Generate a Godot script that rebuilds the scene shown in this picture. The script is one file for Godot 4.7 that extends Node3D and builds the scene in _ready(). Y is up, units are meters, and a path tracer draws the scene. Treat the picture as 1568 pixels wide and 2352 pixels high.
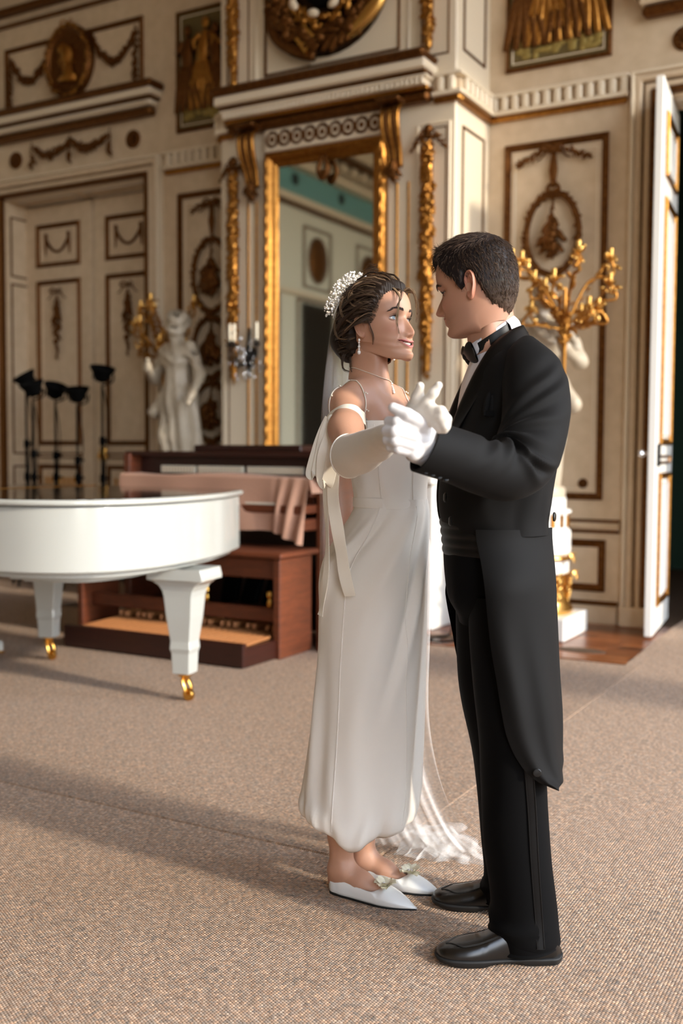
extends Node3D

const YAW := 29.4


func _ready() -> void:
	var cam := Camera3D.new()
	cam.name = "camera"
	cam.position = Vector3(0, 1.23, 0)
	cam.rotation_order = EULER_ORDER_YXZ
	cam.rotation_degrees = Vector3(-3.35, YAW, 0.3)
	cam.fov = 52.2
	cam.near = 0.1
	cam.far = 60.0
	var lens := CameraAttributesPhysical.new()
	lens.frustum_focal_length = 36.74
	lens.frustum_focus_distance = 2.72
	lens.frustum_near = 0.1
	lens.frustum_far = 60.0
	lens.exposure_aperture = 2.0
	cam.attributes = lens
	add_child(cam)
	cam.fov = 52.2
	cam.current = true

	var we := WorldEnvironment.new()
	we.name = "sky"
	var env := Environment.new()
	env.background_mode = Environment.BG_SKY
	var sky := Sky.new()
	var sm := ProceduralSkyMaterial.new()
	sm.sky_top_color = Color(0.80, 0.86, 0.95)
	sm.sky_horizon_color = Color(0.97, 0.96, 0.93)
	sm.ground_horizon_color = Color(0.72, 0.68, 0.60)
	sm.ground_bottom_color = Color(0.42, 0.40, 0.36)
	sm.sky_energy_multiplier = 1.0
	sm.sun_angle_max = 1.0
	sky.sky_material = sm
	env.sky = sky
	env.background_energy_multiplier = 1.35
	env.tonemap_mode = Environment.TONE_MAPPER_LINEAR
	env.tonemap_exposure = 7.8
	env.sdfgi_enabled = true
	env.ssao_enabled = true
	env.ssil_enabled = true
	we.environment = env
	add_child(we)

	# low hazy sun straight through the tall windows of the right-hand wall
	var sun := DirectionalLight3D.new()
	sun.name = "sun"
	sun.rotation_degrees = Vector3(-25.0, 85.0, 0.0)
	sun.light_color = Color(1.0, 0.95, 0.87)
	sun.light_energy = 0.165
	sun.light_angular_distance = 3.5
	sun.shadow_enabled = true
	sun.sky_mode = DirectionalLight3D.SKY_MODE_LIGHT_ONLY
	add_child(sun)

	rng.seed = 11
	make_materials()
	build_shell()
	build_far_wall()
	build_breast()
	build_floor()
	build_doors()
	build_reflected_wall()
	build_ornaments()
	build_statues()
	build_piano()
	build_organ()
	build_lamps()
	build_man()
	build_woman()
# ---------------------------------------------------------------- helpers
class MB:
	var v := PackedVector3Array()
	var n := PackedVector3Array()
	var c := PackedColorArray()
	var u := PackedVector2Array()
	var ix := PackedInt32Array()
	var col := Color(1, 1, 1)

	func face(p: Array, mid: Vector3, uvs: Array = []) -> void:
		var nn := Vector3.ZERO
		for k in range(1, p.size() - 1):
			nn += (p[k] - p[0]).cross(p[k + 1] - p[0])
		if nn.length_squared() < 1e-20:
			return
		nn = nn.normalized()
		var cen := Vector3.ZERO
		for q in p:
			cen += q
		cen /= p.size()
		var rev := nn.dot(cen - mid) < 0.0
		if rev:
			nn = -nn
		var b := v.size()
		for k in p.size():
			v.append(p[k])
			n.append(nn)
			c.append(col)
			u.append(uvs[k] if uvs.size() else Vector2(p[k].x + p[k].z, p[k].y))
		for k in range(1, p.size() - 1):
			if rev:
				ix.append_array([b, b + k, b + k + 1])
			else:
				ix.append_array([b, b + k + 1, b + k])

	func box(cen: Vector3, size: Vector3, bev := 0.0, bas := Basis.IDENTITY) -> void:
		var h := size * 0.5
		bev = minf(bev, minf(h.x, minf(h.y, h.z)) * 0.9)
		if bev <= 0.0:
			for ax in 3:
				for s in [-1.0, 1.0]:
					var p := []
					for k in [[-1, -1], [1, -1], [1, 1], [-1, 1]]:
						var q := Vector3.ZERO
						q[ax] = s * h[ax]
						q[(ax + 1) % 3] = k[0] * h[(ax + 1) % 3]
						q[(ax + 2) % 3] = k[1] * h[(ax + 2) % 3]
						p.append(cen + bas * q)
					face(p, cen)
			return
		for ax in 3:
			var a1 := (ax + 1) % 3
			var a2 := (ax + 2) % 3
			for s in [-1.0, 1.0]:
				var p := []
				for k in [[-1, -1], [1, -1], [1, 1], [-1, 1]]:
					var q := Vector3.ZERO
					q[ax] = s * h[ax]
					q[a1] = k[0] * (h[a1] - bev)
					q[a2] = k[1] * (h[a2] - bev)
					p.append(cen + bas * q)
				face(p, cen)
				for t in [-1.0, 1.0]:
					var e := []
					for k in [-1.0, 1.0]:
						var q := Vector3.ZERO
						q[ax] = s * h[ax]
						q[a1] = t * (h[a1] - bev)
						q[a2] = k * (h[a2] - bev)
						e.append(cen + bas * q)
					for k in [1.0, -1.0]:
						var q := Vector3.ZERO
						q[ax] = s * (h[ax] - bev)
						q[a1] = t * h[a1]
						q[a2] = k * (h[a2] - bev)
						e.append(cen + bas * q)
					face(e, cen)
		for sx in [-1.0, 1.0]:
			for sy in [-1.0, 1.0]:
				for sz in [-1.0, 1.0]:
					var q := Vector3(sx, sy, sz) * h
					face([cen + bas * (q - Vector3(0, sy, sz) * bev), cen + bas * (q - Vector3(sx, 0, sz) * bev), cen + bas * (q - Vector3(sx, sy, 0) * bev)], cen)

	# rows of points -> smooth sheet; wrap closes each row. way: +1/-1 fixed side, 0 = away from each row's middle
	func grid(rows: Array, wrap: bool, way := 0.0, cols: Array = [], vwrap := false) -> void:
		var m: int = rows.size()
		var w: int = rows[0].size()
		var b := v.size()
		var nrm := PackedVector3Array()
		nrm.resize(m * w)
		var votes := 0.0
		for i in m:
			var ra: PackedVector3Array = rows[(i - 1 + m) % m if vwrap else maxi(i - 1, 0)]
			var rb: PackedVector3Array = rows[(i + 1) % m if vwrap else mini(i + 1, m - 1)]
			var r: PackedVector3Array = rows[i]
			var mid := Vector3.ZERO
			if way == 0.0:
				for q in r:
					mid += q
				mid /= w
			for j in w:
				var p0: Vector3 = r[(j - 1 + w) % w] if wrap else r[maxi(j - 1, 0)]
				var p1: Vector3 = r[(j + 1) % w] if wrap else r[mini(j + 1, w - 1)]
				var du := p1 - p0
				var dv := rb[j] - ra[j]
				if du.length_squared() < 1e-12:
					var o: PackedVector3Array = ra if i > m / 2 else rb
					du = (o[(j + 1) % w] - o[(j - 1 + w) % w]) if wrap else (o[mini(j + 1, w - 1)] - o[maxi(j - 1, 0)])
				var nn := du.cross(dv).normalized()
				nrm[i * w + j] = nn
				if way == 0.0:
					votes += nn.dot((r[j] - mid).normalized())
		var flip := votes < 0.0 if way == 0.0 else way < 0.0
		for i in m:
			for j in w:
				v.append(rows[i][j])
				n.append(-nrm[i * w + j] if flip else nrm[i * w + j])
				c.append(cols[i][j] if cols.size() else col)
				u.append(Vector2(float(j) / maxf(1, w - (0 if wrap else 1)), float(i) / maxf(1, m - 1)))
		for i in (m if vwrap else m - 1):
			for j in (w if wrap else w - 1):
				var a := b + i * w + j
				var d := b + i * w + (j + 1) % w
				var e := b + ((i + 1) % m) * w + j
				var f := b + ((i + 1) % m) * w + (j + 1) % w
				if flip:
					ix.append_array([a, d, e, d, f, e])
				else:
					ix.append_array([a, e, d, d, e, f])

	func tube(path: Array, rad, sides := 10, cap := true, flat := 1.0, ref := Vector3.UP, closed := false) -> void:
		var m := path.size()
		var rows := []
		var side := Vector3.ZERO
		for i in m:
			var t: Vector3
			if closed:
				t = (path[(i + 1) % m] - path[(i - 1 + m) % m]).normalized()
			else:
				t = (path[mini(i + 1, m - 1)] - path[maxi(i - 1, 0)]).normalized()
			if side == Vector3.ZERO:
				side = t.cross(ref)
				if side.length() < 0.05:
					side = t.cross(Vector3(0.9, 0.1, 0.4))
			side = (side - t * side.dot(t)).normalized()
			var up := side.cross(t)
			var r: float = rad[i] if rad is Array or rad is PackedFloat32Array else rad
			var row := PackedVector3Array()
			for k in sides:
				var an := TAU * k / sides
				row.append(path[i] + (side * cos(an) + up * (sin(an) * flat)) * r)
			if cap and not closed and i == 0:
				rows.append(_shrunk(row, path[i], 0.02))
			rows.append(row)
			if cap and not closed and i == m - 1:
				rows.append(_shrunk(row, path[i], 0.02))
		grid(rows, true, 0.0, [], closed)

	func _shrunk(row: PackedVector3Array, mid: Vector3, k: float) -> PackedVector3Array:
		var o := PackedVector3Array()
		for q in row:
			o.append(mid.lerp(q, k))
		return o

	func ball(cen: Vector3, r: Vector3, bas := Basis.IDENTITY, seg := 8, rings := 5) -> void:
		var b := v.size()
		for i in rings + 1:
			var a := PI * i / rings
			for j in seg:
				var t := TAU * j / seg
				var d := Vector3(sin(a) * cos(t), cos(a), sin(a) * sin(t))
				v.append(cen + bas * (d * r))
				n.append((bas * (d / r)).normalized())
				c.append(col)
				u.append(Vector2(float(j) / seg, float(i) / rings))
		for i in rings:
			for j in seg:
				var a := b + i * seg + j
				var d := b + i * seg + (j + 1) % seg
				ix.append_array([a, a + seg, d, d, a + seg, d + seg])

	# profile of Vector2(radius, height), split where it turns sharply
	func lathe(prof: Array, at := Vector3.ZERO, sides := 24, bas := Basis.IDENTITY, arc := TAU, from := 0.0) -> void:
		var run := [prof[0]]
		for k in range(1, prof.size()):
			run.append(prof[k])
			var last := k == prof.size() - 1
			var sharp := false
			if not last:
				var d0: Vector2 = (prof[k] - prof[k - 1]).normalized()
				var d1: Vector2 = (prof[k + 1] - prof[k]).normalized()
				sharp = d0.dot(d1) < 0.82
			if last or sharp:
				if run.size() > 1:
					var d: Vector2 = run[-1] - run[0]
					var rows := []
					for p in run:
						var row := PackedVector3Array()
						for j in (sides if arc == TAU else sides + 1):
							var t := from + arc * j / sides
							row.append(at + bas * Vector3(p.x * cos(t), p.y, p.x * sin(t)))
						rows.append(row)
					grid(rows, arc == TAU, 1.0)
				run = [prof[k]]

	# moulding: profile (a across, b along face normal) swept along a flat path with mitred corners
	func sweep(prof: Array, path: Array, face_n: Vector3, closed := false) -> void:
		var m := path.size()
		var rows := []
		for i in m:
			var d0: Vector3 = (path[i] - path[(i - 1 + m) % m]).normalized() if closed or i > 0 else Vector3.ZERO
			var d1: Vector3 = (path[(i + 1) % m] - path[i]).normalized() if closed or i < m - 1 else Vector3.ZERO
			if d0 == Vector3.ZERO:
				d0 = d1
			if d1 == Vector3.ZERO:
				d1 = d0
			var l0 := face_n.cross(d0)
			var l1 := face_n.cross(d1)
			var l := l0 + l1
			l = l / maxf(0.2, l.dot(l0))
			var row := []
			for p in prof:
				row.append(path[i] + l * p.x + face_n * p.y)
			rows.append(row)
		var pm := Vector2.ZERO
		for p in prof:
			pm += p
		pm /= prof.size()
		for i in (m if closed else m - 1):
			var i2 := (i + 1) % m
			var d: Vector3 = (path[i2] - path[i]).normalized()
			var mid: Vector3 = (path[i] + path[i2]) * 0.5 + face_n.cross(d) * pm.x + face_n * pm.y
			for j in prof.size() - 1:
				face([rows[i][j], rows[i2][j], rows[i2][j + 1], rows[i][j + 1]], mid)
		if not closed:
			face(rows[0], path[1])
			face(rows[m - 1], path[m - 2])

	# flat outline given thickness along dir
	func prism(outline: Array, dir: Vector3, bev := 0.0) -> void:
		var top := []
		var mid := Vector3.ZERO
		for p in outline:
			mid += p + dir * 0.5
		mid /= outline.size()
		for p in outline:
			top.append(p + dir)
		var k := outline.size()
		var pl := PackedVector2Array()
		var ax: Vector3 = (outline[1] - outline[0]).normalized()
		var az := dir.normalized().cross(ax)
		for p in outline:
			pl.append(Vector2((p - outline[0]).dot(ax), (p - outline[0]).dot(az)))
		var tri := Geometry2D.triangulate_polygon(pl)
		for side in [outline, top]:
			for t in range(0, tri.size(), 3):
				face([side[tri[t]], side[tri[t + 1]], side[tri[t + 2]]], side[tri[t]] + (dir if side == outline else -dir))
		for i in k:
			var i2 := (i + 1) % k
			var e: Vector3 = outline[i2] - outline[i]
			var out := e.cross(dir).normalized()
			var area := 0.0
			for q in k:
				area += pl[q].cross(pl[(q + 1) % k])
			if area < 0.0:
				out = -out
			face([outline[i], outline[i2], top[i2], top[i]], outline[i] - out)

	func mesh() -> ArrayMesh:
		var a := []
		a.resize(Mesh.ARRAY_MAX)
		a[Mesh.ARRAY_VERTEX] = v
		a[Mesh.ARRAY_NORMAL] = n
		a[Mesh.ARRAY_COLOR] = c
		a[Mesh.ARRAY_TEX_UV] = u
		a[Mesh.ARRAY_INDEX] = ix
		var o := ArrayMesh.new()
		o.add_surface_from_arrays(Mesh.PRIMITIVE_TRIANGLES, a)
		return o


var rng := RandomNumberGenerator.new()
var mats := {}


func obj(called: String, b: MB, m: Material, parent: Node = self, at := Vector3.ZERO) -> MeshInstance3D:
	var o := MeshInstance3D.new()
	o.name = called
	o.mesh = b.mesh()
	o.mesh.surface_set_material(0, m)
	o.position = at
	parent.add_child(o, true)
	return o


func inst(called: String, m: Mesh, parent: Node, t: Transform3D, mt: Material = null) -> MeshInstance3D:
	var o := MeshInstance3D.new()
	o.name = called
	o.mesh = m
	o.material_override = mt
	o.transform = t
	parent.add_child(o, true)
	return o


func tag(o: Node, label: String, category: String, group := "", kind := "") -> Node:
	o.set_meta("label", label)
	o.set_meta("category", category)
	if group:
		o.set_meta("group", group)
	if kind:
		o.set_meta("kind", kind)
	return o


func thing(called: String, label: String, category: String, at := Vector3.ZERO, turn := 0.0, group := "") -> Node3D:
	var o := Node3D.new()
	o.name = called
	o.position = at
	o.rotation.y = turn
	add_child(o, true)
	tag(o, label, category, group)
	return o


func struct(o: Node, label := "", category := "") -> Node:
	o.set_meta("kind", "structure")
	if label:
		o.set_meta("label", label)
		o.set_meta("category", category)
	return o


func mat(key: String, col: Color, rough := 0.6, metal := 0.0, spec := 0.5) -> StandardMaterial3D:
	if mats.has(key):
		return mats[key]
	var m := StandardMaterial3D.new()
	m.resource_name = key
	m.albedo_color = col
	m.roughness = rough
	m.metallic = metal
	m.metallic_specular = spec
	m.vertex_color_use_as_albedo = false
	mats[key] = m
	return m


# seamless grain as relief or tint: bytes from a noise
func noise_tex(freq: float, oct: int, lo: Color, hi: Color, size := 512, kind := FastNoiseLite.TYPE_SIMPLEX_SMOOTH, sd := 1) -> NoiseTexture2D:
	var f := FastNoiseLite.new()
	f.noise_type = kind
	f.frequency = freq
	f.fractal_octaves = oct
	f.seed = sd
	var t := NoiseTexture2D.new()
	t.width = size
	t.height = size
	t.seamless = true
	t.noise = f
	var g := Gradient.new()
	g.set_color(0, lo)
	g.set_color(1, hi)
	t.color_ramp = g
	return t


func tri_map(m: StandardMaterial3D, scale: float, alb: Texture2D = null, bump: Texture2D = null, cm := 0.1) -> StandardMaterial3D:
	m.uv1_triplanar = true
	m.uv1_world_triplanar = true
	m.uv1_scale = Vector3.ONE * scale
	if alb:
		m.albedo_texture = alb
	if bump:
		m.heightmap_enabled = true
		m.heightmap_texture = bump
		m.heightmap_scale = cm
	return m


func V(x: float, y: float, z: float) -> Vector3:
	return Vector3(x, y, z)


# smooth curve through points
func spline(pts: Array, per := 6, closed := false) -> Array:
	var out := []
	var m := pts.size()
	for i in (m if closed else m - 1):
		var a = pts[(i - 1 + m) % m] if closed else pts[maxi(i - 1, 0)]
		var b = pts[i]
		var c = pts[(i + 1) % m]
		var d = pts[(i + 2) % m] if closed else pts[mini(i + 2, m - 1)]
		for k in per:
			out.append(b.cubic_interpolate(c, a, d, float(k) / per))
	if not closed:
		out.append(pts[m - 1])
	return out


# value of a table [[x, y...], ...] at x, smooth
func look(tab: Array, x: float, k := 1) -> float:
	var m := tab.size()
	if tab[0][0] > tab[m - 1][0]:
		tab = tab.duplicate()
		tab.reverse()
	if x <= tab[0][0]:
		return tab[0][k]
	if x >= tab[m - 1][0]:
		return tab[m - 1][k]
	var i := 0
	while tab[i + 1][0] < x:
		i += 1
	var t: float = (x - tab[i][0]) / (tab[i + 1][0] - tab[i][0])
	var a: float = tab[maxi(i - 1, 0)][k]
	var d: float = tab[mini(i + 2, m - 1)][k]
	return cubic_interpolate_in_time(tab[i][k], tab[i + 1][k], a, d, t, tab[i + 1][0] - tab[i][0], tab[maxi(i - 1, 0)][0] - tab[i][0], tab[mini(i + 2, m - 1)][0] - tab[i][0])


func gauss(d: float, s: float) -> float:
	return exp(-d * d / (2.0 * s * s))


# distance to the limbs at one point, and a point moved to lie off their skin
func limb_field(bones: Array, k: float, p: Vector3) -> float:
	var o := 1.0
	for q in bones:
		var ab: Vector3 = q[1] - q[0]
		var t := clampf((p - q[0]).dot(ab) / maxf(ab.length_squared(), 1e-9), 0.0, 1.0)
		var d: float = (p - q[0] - ab * t).length() - lerpf(q[2], q[3], t)
		var h := maxf(k - absf(d - o), 0.0)
		o = minf(d, o) - h * h * 0.25 / k
	return o


func snap(bones: Array, k: float, p: Vector3, off: float) -> Vector3:
	for it in 6:
		var d := limb_field(bones, k, p) - off
		var e := 0.002
		var g := Vector3(limb_field(bones, k, p + V(e, 0, 0)) - limb_field(bones, k, p - V(e, 0, 0)), limb_field(bones, k, p + V(0, e, 0)) - limb_field(bones, k, p - V(0, e, 0)), limb_field(bones, k, p + V(0, 0, e)) - limb_field(bones, k, p - V(0, 0, e)))
		p -= g.normalized() * d * 0.9
	return p


# rounded-limb field on a grid, meshed as surface nets. bones: [a, b, ra, rb]
func nets(mb: MB, bones: Array, cell: float, k: float, warp = null) -> void:
	var lo := Vector3(1e9, 1e9, 1e9)
	var hi := -lo
	for q in bones:
		for e in 2:
			var r: float = q[2 + e] + k * 0.6 + 2.5 * cell
			lo = lo.min(q[e] - Vector3.ONE * r)
			hi = hi.max(q[e] + Vector3.ONE * r)
	var nx := int(ceil((hi.x - lo.x) / cell)) + 1
	var ny := int(ceil((hi.y - lo.y) / cell)) + 1
	var nz := int(ceil((hi.z - lo.z) / cell)) + 1
	var f := PackedFloat32Array()
	f.resize(nx * ny * nz)
	f.fill(1.0)
	for q in bones:
		var a: Vector3 = q[0]
		var ab: Vector3 = q[1] - a
		var l2 := maxf(ab.length_squared(), 1e-9)
		var ra: float = q[2]
		var rb: float = q[3]
		var fl: Vector3 = q[4] if q.size() > 4 else Vector3.ONE
		var rm := maxf(ra, rb) + k * 0.6 + 2.5 * cell
		var b0 := ((a.min(q[1]) - Vector3.ONE * rm - lo) / cell).floor().max(Vector3.ZERO)
		var b1 := ((a.max(q[1]) + Vector3.ONE * rm - lo) / cell).ceil()
		for z in range(int(b0.z), mini(int(b1.z) + 1, nz)):
			for y in range(int(b0.y), mini(int(b1.y) + 1, ny)):
				var at := (z * ny + y) * nx
				var p := lo + Vector3(0, y, z) * cell
				for x in range(int(b0.x), mini(int(b1.x) + 1, nx)):
					p.x = lo.x + x * cell
					var ap := p - a
					var t := clampf(ap.dot(ab) / l2, 0.0, 1.0)
					var d := ((ap - ab * t) * fl).length() - lerpf(ra, rb, t)
					var o := f[at + x]
					var h := maxf(k - absf(d - o), 0.0)
					f[at + x] = minf(d, o) - h * h * 0.25 / k
	if warp != null:
		for z in nz:
			for y in ny:
				for x in nx:
					var i := (z * ny + y) * nx + x
					if f[i] < 3.0 * cell:
						f[i] += warp.call(lo + Vector3(x, y, z) * cell)
	var id := PackedInt32Array()
	id.resize(nx * ny * nz)
	id.fill(-1)
	var base := mb.v.size()
	var sx := 1
	var sy := nx
	var sz := nx * ny
	var offs := [0, sx, sy, sx + sy, sz, sx + sz, sy + sz, sx + sy + sz]
	var lim := cell * 1.8
	for z in nz - 1:
		for y in ny - 1:
			for x in nx - 1:
				var i := (z * ny + y) * nx + x
				if absf(f[i]) > lim:
					continue
				var neg := 0
				for o in offs:
					if f[i + o] < 0.0:
						neg += 1
				if neg == 0 or neg == 8:
					continue
				var s := Vector3.ZERO
				var cnt := 0
				for e in [[0, 1], [0, 2], [0, 4], [1, 3], [1, 5], [2, 3], [2, 6], [4, 5], [4, 6], [3, 7], [5, 7], [6, 7]]:
					var d0 := f[i + offs[e[0]]]
					var d1 := f[i + offs[e[1]]]
					if (d0 < 0.0) != (d1 < 0.0):
						var t := d0 / (d0 - d1)
						var c0 := Vector3(e[0] & 1, (e[0] >> 1) & 1, e[0] >> 2)
						var c1 := Vector3(e[1] & 1, (e[1] >> 1) & 1, e[1] >> 2)
						s += c0.lerp(c1, t)
						cnt += 1
				s /= cnt
				id[i] = mb.v.size() - base
				mb.v.append(lo + (Vector3(x, y, z) + s) * cell)
				mb.c.append(mb.col)
				mb.u.append(Vector2.ZERO)
				var g := Vector3(f[i + 1] + f[i + 3] + f[i + 5] + f[i + 7] - f[i] - f[i + 2] - f[i + 4] - f[i + 6] if false else 0.0, 0, 0)
				g.x = f[i + sx] + f[i + sx + sy] + f[i + sx + sz] + f[i + sx + sy + sz] - f[i] - f[i + sy] - f[i + sz] - f[i + sy + sz]
				g.y = f[i + sy] + f[i + sx + sy] + f[i + sy + sz] + f[i + sx + sy + sz] - f[i] - f[i + sx] - f[i + sz] - f[i + sx + sz]
				g.z = f[i + sz] + f[i + sx + sz] + f[i + sy + sz] + f[i + sx + sy + sz] - f[i] - f[i + sx] - f[i + sy] - f[i + sx + sy]
				mb.n.append(g.normalized())
	for z in range(1, nz - 1):
		for y in range(1, ny - 1):
			for x in range(1, nx - 1):
				var i := (z * ny + y) * nx + x
				if id[i] < 0:
					continue
				var s0 := f[i] < 0.0
				for ax in 3:
					var st: int = [sx, sy, sz][ax]
					var s1 := f[i + st] < 0.0
					if s0 == s1:
						continue
					var p: int = [sy, sz, sx][ax]
					var q: int = [sz, sx, sy][ax]
					var a := id[i]
					var b := id[i - p]
					var c := id[i - p - q]
					var d := id[i - q]
					if a < 0 or b < 0 or c < 0 or d < 0:
						continue
					if s0:
						mb.ix.append_array([base + a, base + c, base + b, base + a, base + d, base + c])
					else:
						mb.ix.append_array([base + a, base + b, base + c, base + a, base + c, base + d])
# ---------------------------------------------------------------- materials
func make_materials() -> void:
	var w := mat("cream_paint", Color(0.83, 0.745, 0.63), 0.55)
	tri_map(w, 0.7, noise_tex(0.02, 4, Color(0.93, 0.92, 0.90), Color(1, 1, 1), 512, FastNoiseLite.TYPE_SIMPLEX_SMOOTH, 3), noise_tex(0.06, 3, Color(0.4, 0.4, 0.4), Color(0.6, 0.6, 0.6), 512), 0.04)
	mat("ivory_paint", Color(0.87, 0.81, 0.71), 0.42)
	mat("white_paint", Color(0.90, 0.89, 0.86), 0.35)
	var g := mat("gilding", Color(0.75, 0.54, 0.27), 0.36, 1.0)
	tri_map(g, 1.6, noise_tex(0.03, 4, Color(0.72, 0.66, 0.6), Color(1, 1, 1), 512, FastNoiseLite.TYPE_SIMPLEX_SMOOTH, 9))
	var gd := mat("old_gilding", Color(0.50, 0.325, 0.15), 0.48, 0.85)
	tri_map(gd, 1.9, noise_tex(0.03, 4, Color(0.6, 0.55, 0.5), Color(1, 1, 1), 512, FastNoiseLite.TYPE_SIMPLEX_SMOOTH, 10))
	mat("bright_gilding", Color(0.88, 0.70, 0.40), 0.24, 1.0)
	mat("recess_paint", Color(0.30, 0.22, 0.15), 0.7)
	mat("plaster", Color(0.78, 0.73, 0.66), 0.8)
	mat("teal_paint", Color(0.42, 0.62, 0.62), 0.6)
	mat("green_silk", Color(0.10, 0.24, 0.19), 0.7)
	mat("mirror_glass", Color(0.90, 0.91, 0.88), 0.03, 1.0)
	mat("brass", Color(0.86, 0.66, 0.33), 0.22, 1.0)
	mat("black_metal", Color(0.014, 0.014, 0.016), 0.8, 0.0, 0.2)
	mat("iron", Color(0.10, 0.095, 0.09), 0.45, 0.6)
	mat("wax", Color(0.88, 0.85, 0.77), 0.5)
	var mb := mat("marble", Color(0.74, 0.69, 0.61), 0.45)
	tri_map(mb, 0.9, noise_tex(0.012, 5, Color(0.90, 0.89, 0.87), Color(1, 1, 1), 512, FastNoiseLite.TYPE_SIMPLEX_SMOOTH, 5))
	mat("stone_white", Color(0.88, 0.87, 0.84), 0.4)
	var pl := mat("piano_lacquer", Color(0.71, 0.715, 0.69), 0.16)
	pl.clearcoat_enabled = true
	pl.clearcoat = 0.6
	pl.clearcoat_roughness = 0.06
	mat("crystal", Color(0.92, 0.93, 0.95), 0.08, 0.85)
	carpet_material("carpet", Color(0.65, 0.535, 0.435), 4)
	carpet_material("runner_carpet", Color(0.69, 0.575, 0.475), 8)


# loop-pile carpet: every loop of the weave a small mound with a tone of its own
func carpet_material(key: String, base: Color, sd: int) -> void:
	var r := RandomNumberGenerator.new()
	r.seed = sd
	var loops := 56
	var px := 16
	var s := loops * px
	var tone := PackedFloat32Array()
	var warm := PackedFloat32Array()
	for k in loops * loops:
		var t := r.randf()
		tone.append(0.84 + 0.26 * r.randf() + (0.15 if t > 0.86 else 0.0) - (0.15 if t < 0.12 else 0.0))
		warm.append(r.randf_range(-0.05, 0.05))
	var ab := PackedByteArray()
	ab.resize(s * s * 3)
	var hb := PackedByteArray()
	hb.resize(s * s)
	var hump := PackedFloat32Array()
	for y in px:
		for x in px:
			var dx := (x + 0.5) / px - 0.5
			var dy := (y + 0.5) / px - 0.5
			var a := dx * 0.90 + dy * 0.44
			var b := -dx * 0.44 + dy * 0.90
			hump.append(clampf(1.0 - (a * a * 3.0 + b * b * 5.2), 0.0, 1.0))
	var br := [base.r, base.g, base.b]
	for ly in loops:
		for lx in loops:
			var k := ly * loops + lx
			var sh := 0 if lx % 2 == 0 else px / 2
			for y in px:
				for x in px:
					var yy := (ly * px + y + sh) % s
					var at := yy * s + lx * px + x
					var h := hump[y * px + x]
					hb[at] = int(255.0 * sqrt(h))
					var t := tone[k]
					ab[at * 3] = clampi(int(255.0 * br[0] * (t + warm[k])), 0, 255)
					ab[at * 3 + 1] = clampi(int(255.0 * br[1] * t), 0, 255)
					ab[at * 3 + 2] = clampi(int(255.0 * br[2] * (t - warm[k])), 0, 255)
	var ia := Image.create_from_data(s, s, false, Image.FORMAT_RGB8, ab)
	var ih := Image.create_from_data(s, s, false, Image.FORMAT_L8, hb)
	var m := mat(key, Color(1, 1, 1), 0.95, 0.0, 0.25)
	tri_map(m, 1.0 / 0.42, ImageTexture.create_from_image(ia), ImageTexture.create_from_image(ih), 0.35)
	m.rim_enabled = true
	m.rim = 0.3
	m.rim_tint = 0.7


func wood_material(key: String, base: Color, dark: float, sd: int, scale := 1.0, rough := 0.4) -> StandardMaterial3D:
	var f := FastNoiseLite.new()
	f.seed = sd
	f.frequency = 1.0
	var s := 256
	var ab := PackedByteArray()
	ab.resize(s * s * 3)
	for y in s:
		for x in s:
			var fx := float(x) / s
			var fy := float(y) / s
			var a := fx * TAU
			var grain := f.get_noise_3d(cos(a) * 0.35 + 3.0, sin(a) * 0.35, fy * 26.0) * 0.5 + f.get_noise_3d(cos(a) * 1.2, sin(a) * 1.2 + 9.0, fy * 90.0) * 0.5
			var t := 1.0 + dark * grain
			ab[(y * s + x) * 3] = clampi(int(255.0 * base.r * t), 0, 255)
			ab[(y * s + x) * 3 + 1] = clampi(int(255.0 * base.g * t), 0, 255)
			ab[(y * s + x) * 3 + 2] = clampi(int(255.0 * base.b * t), 0, 255)
	var m := mat(key, Color(1, 1, 1), rough)
	tri_map(m, scale, ImageTexture.create_from_image(Image.create_from_data(s, s, false, Image.FORMAT_RGB8, ab)))
	return m


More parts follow.
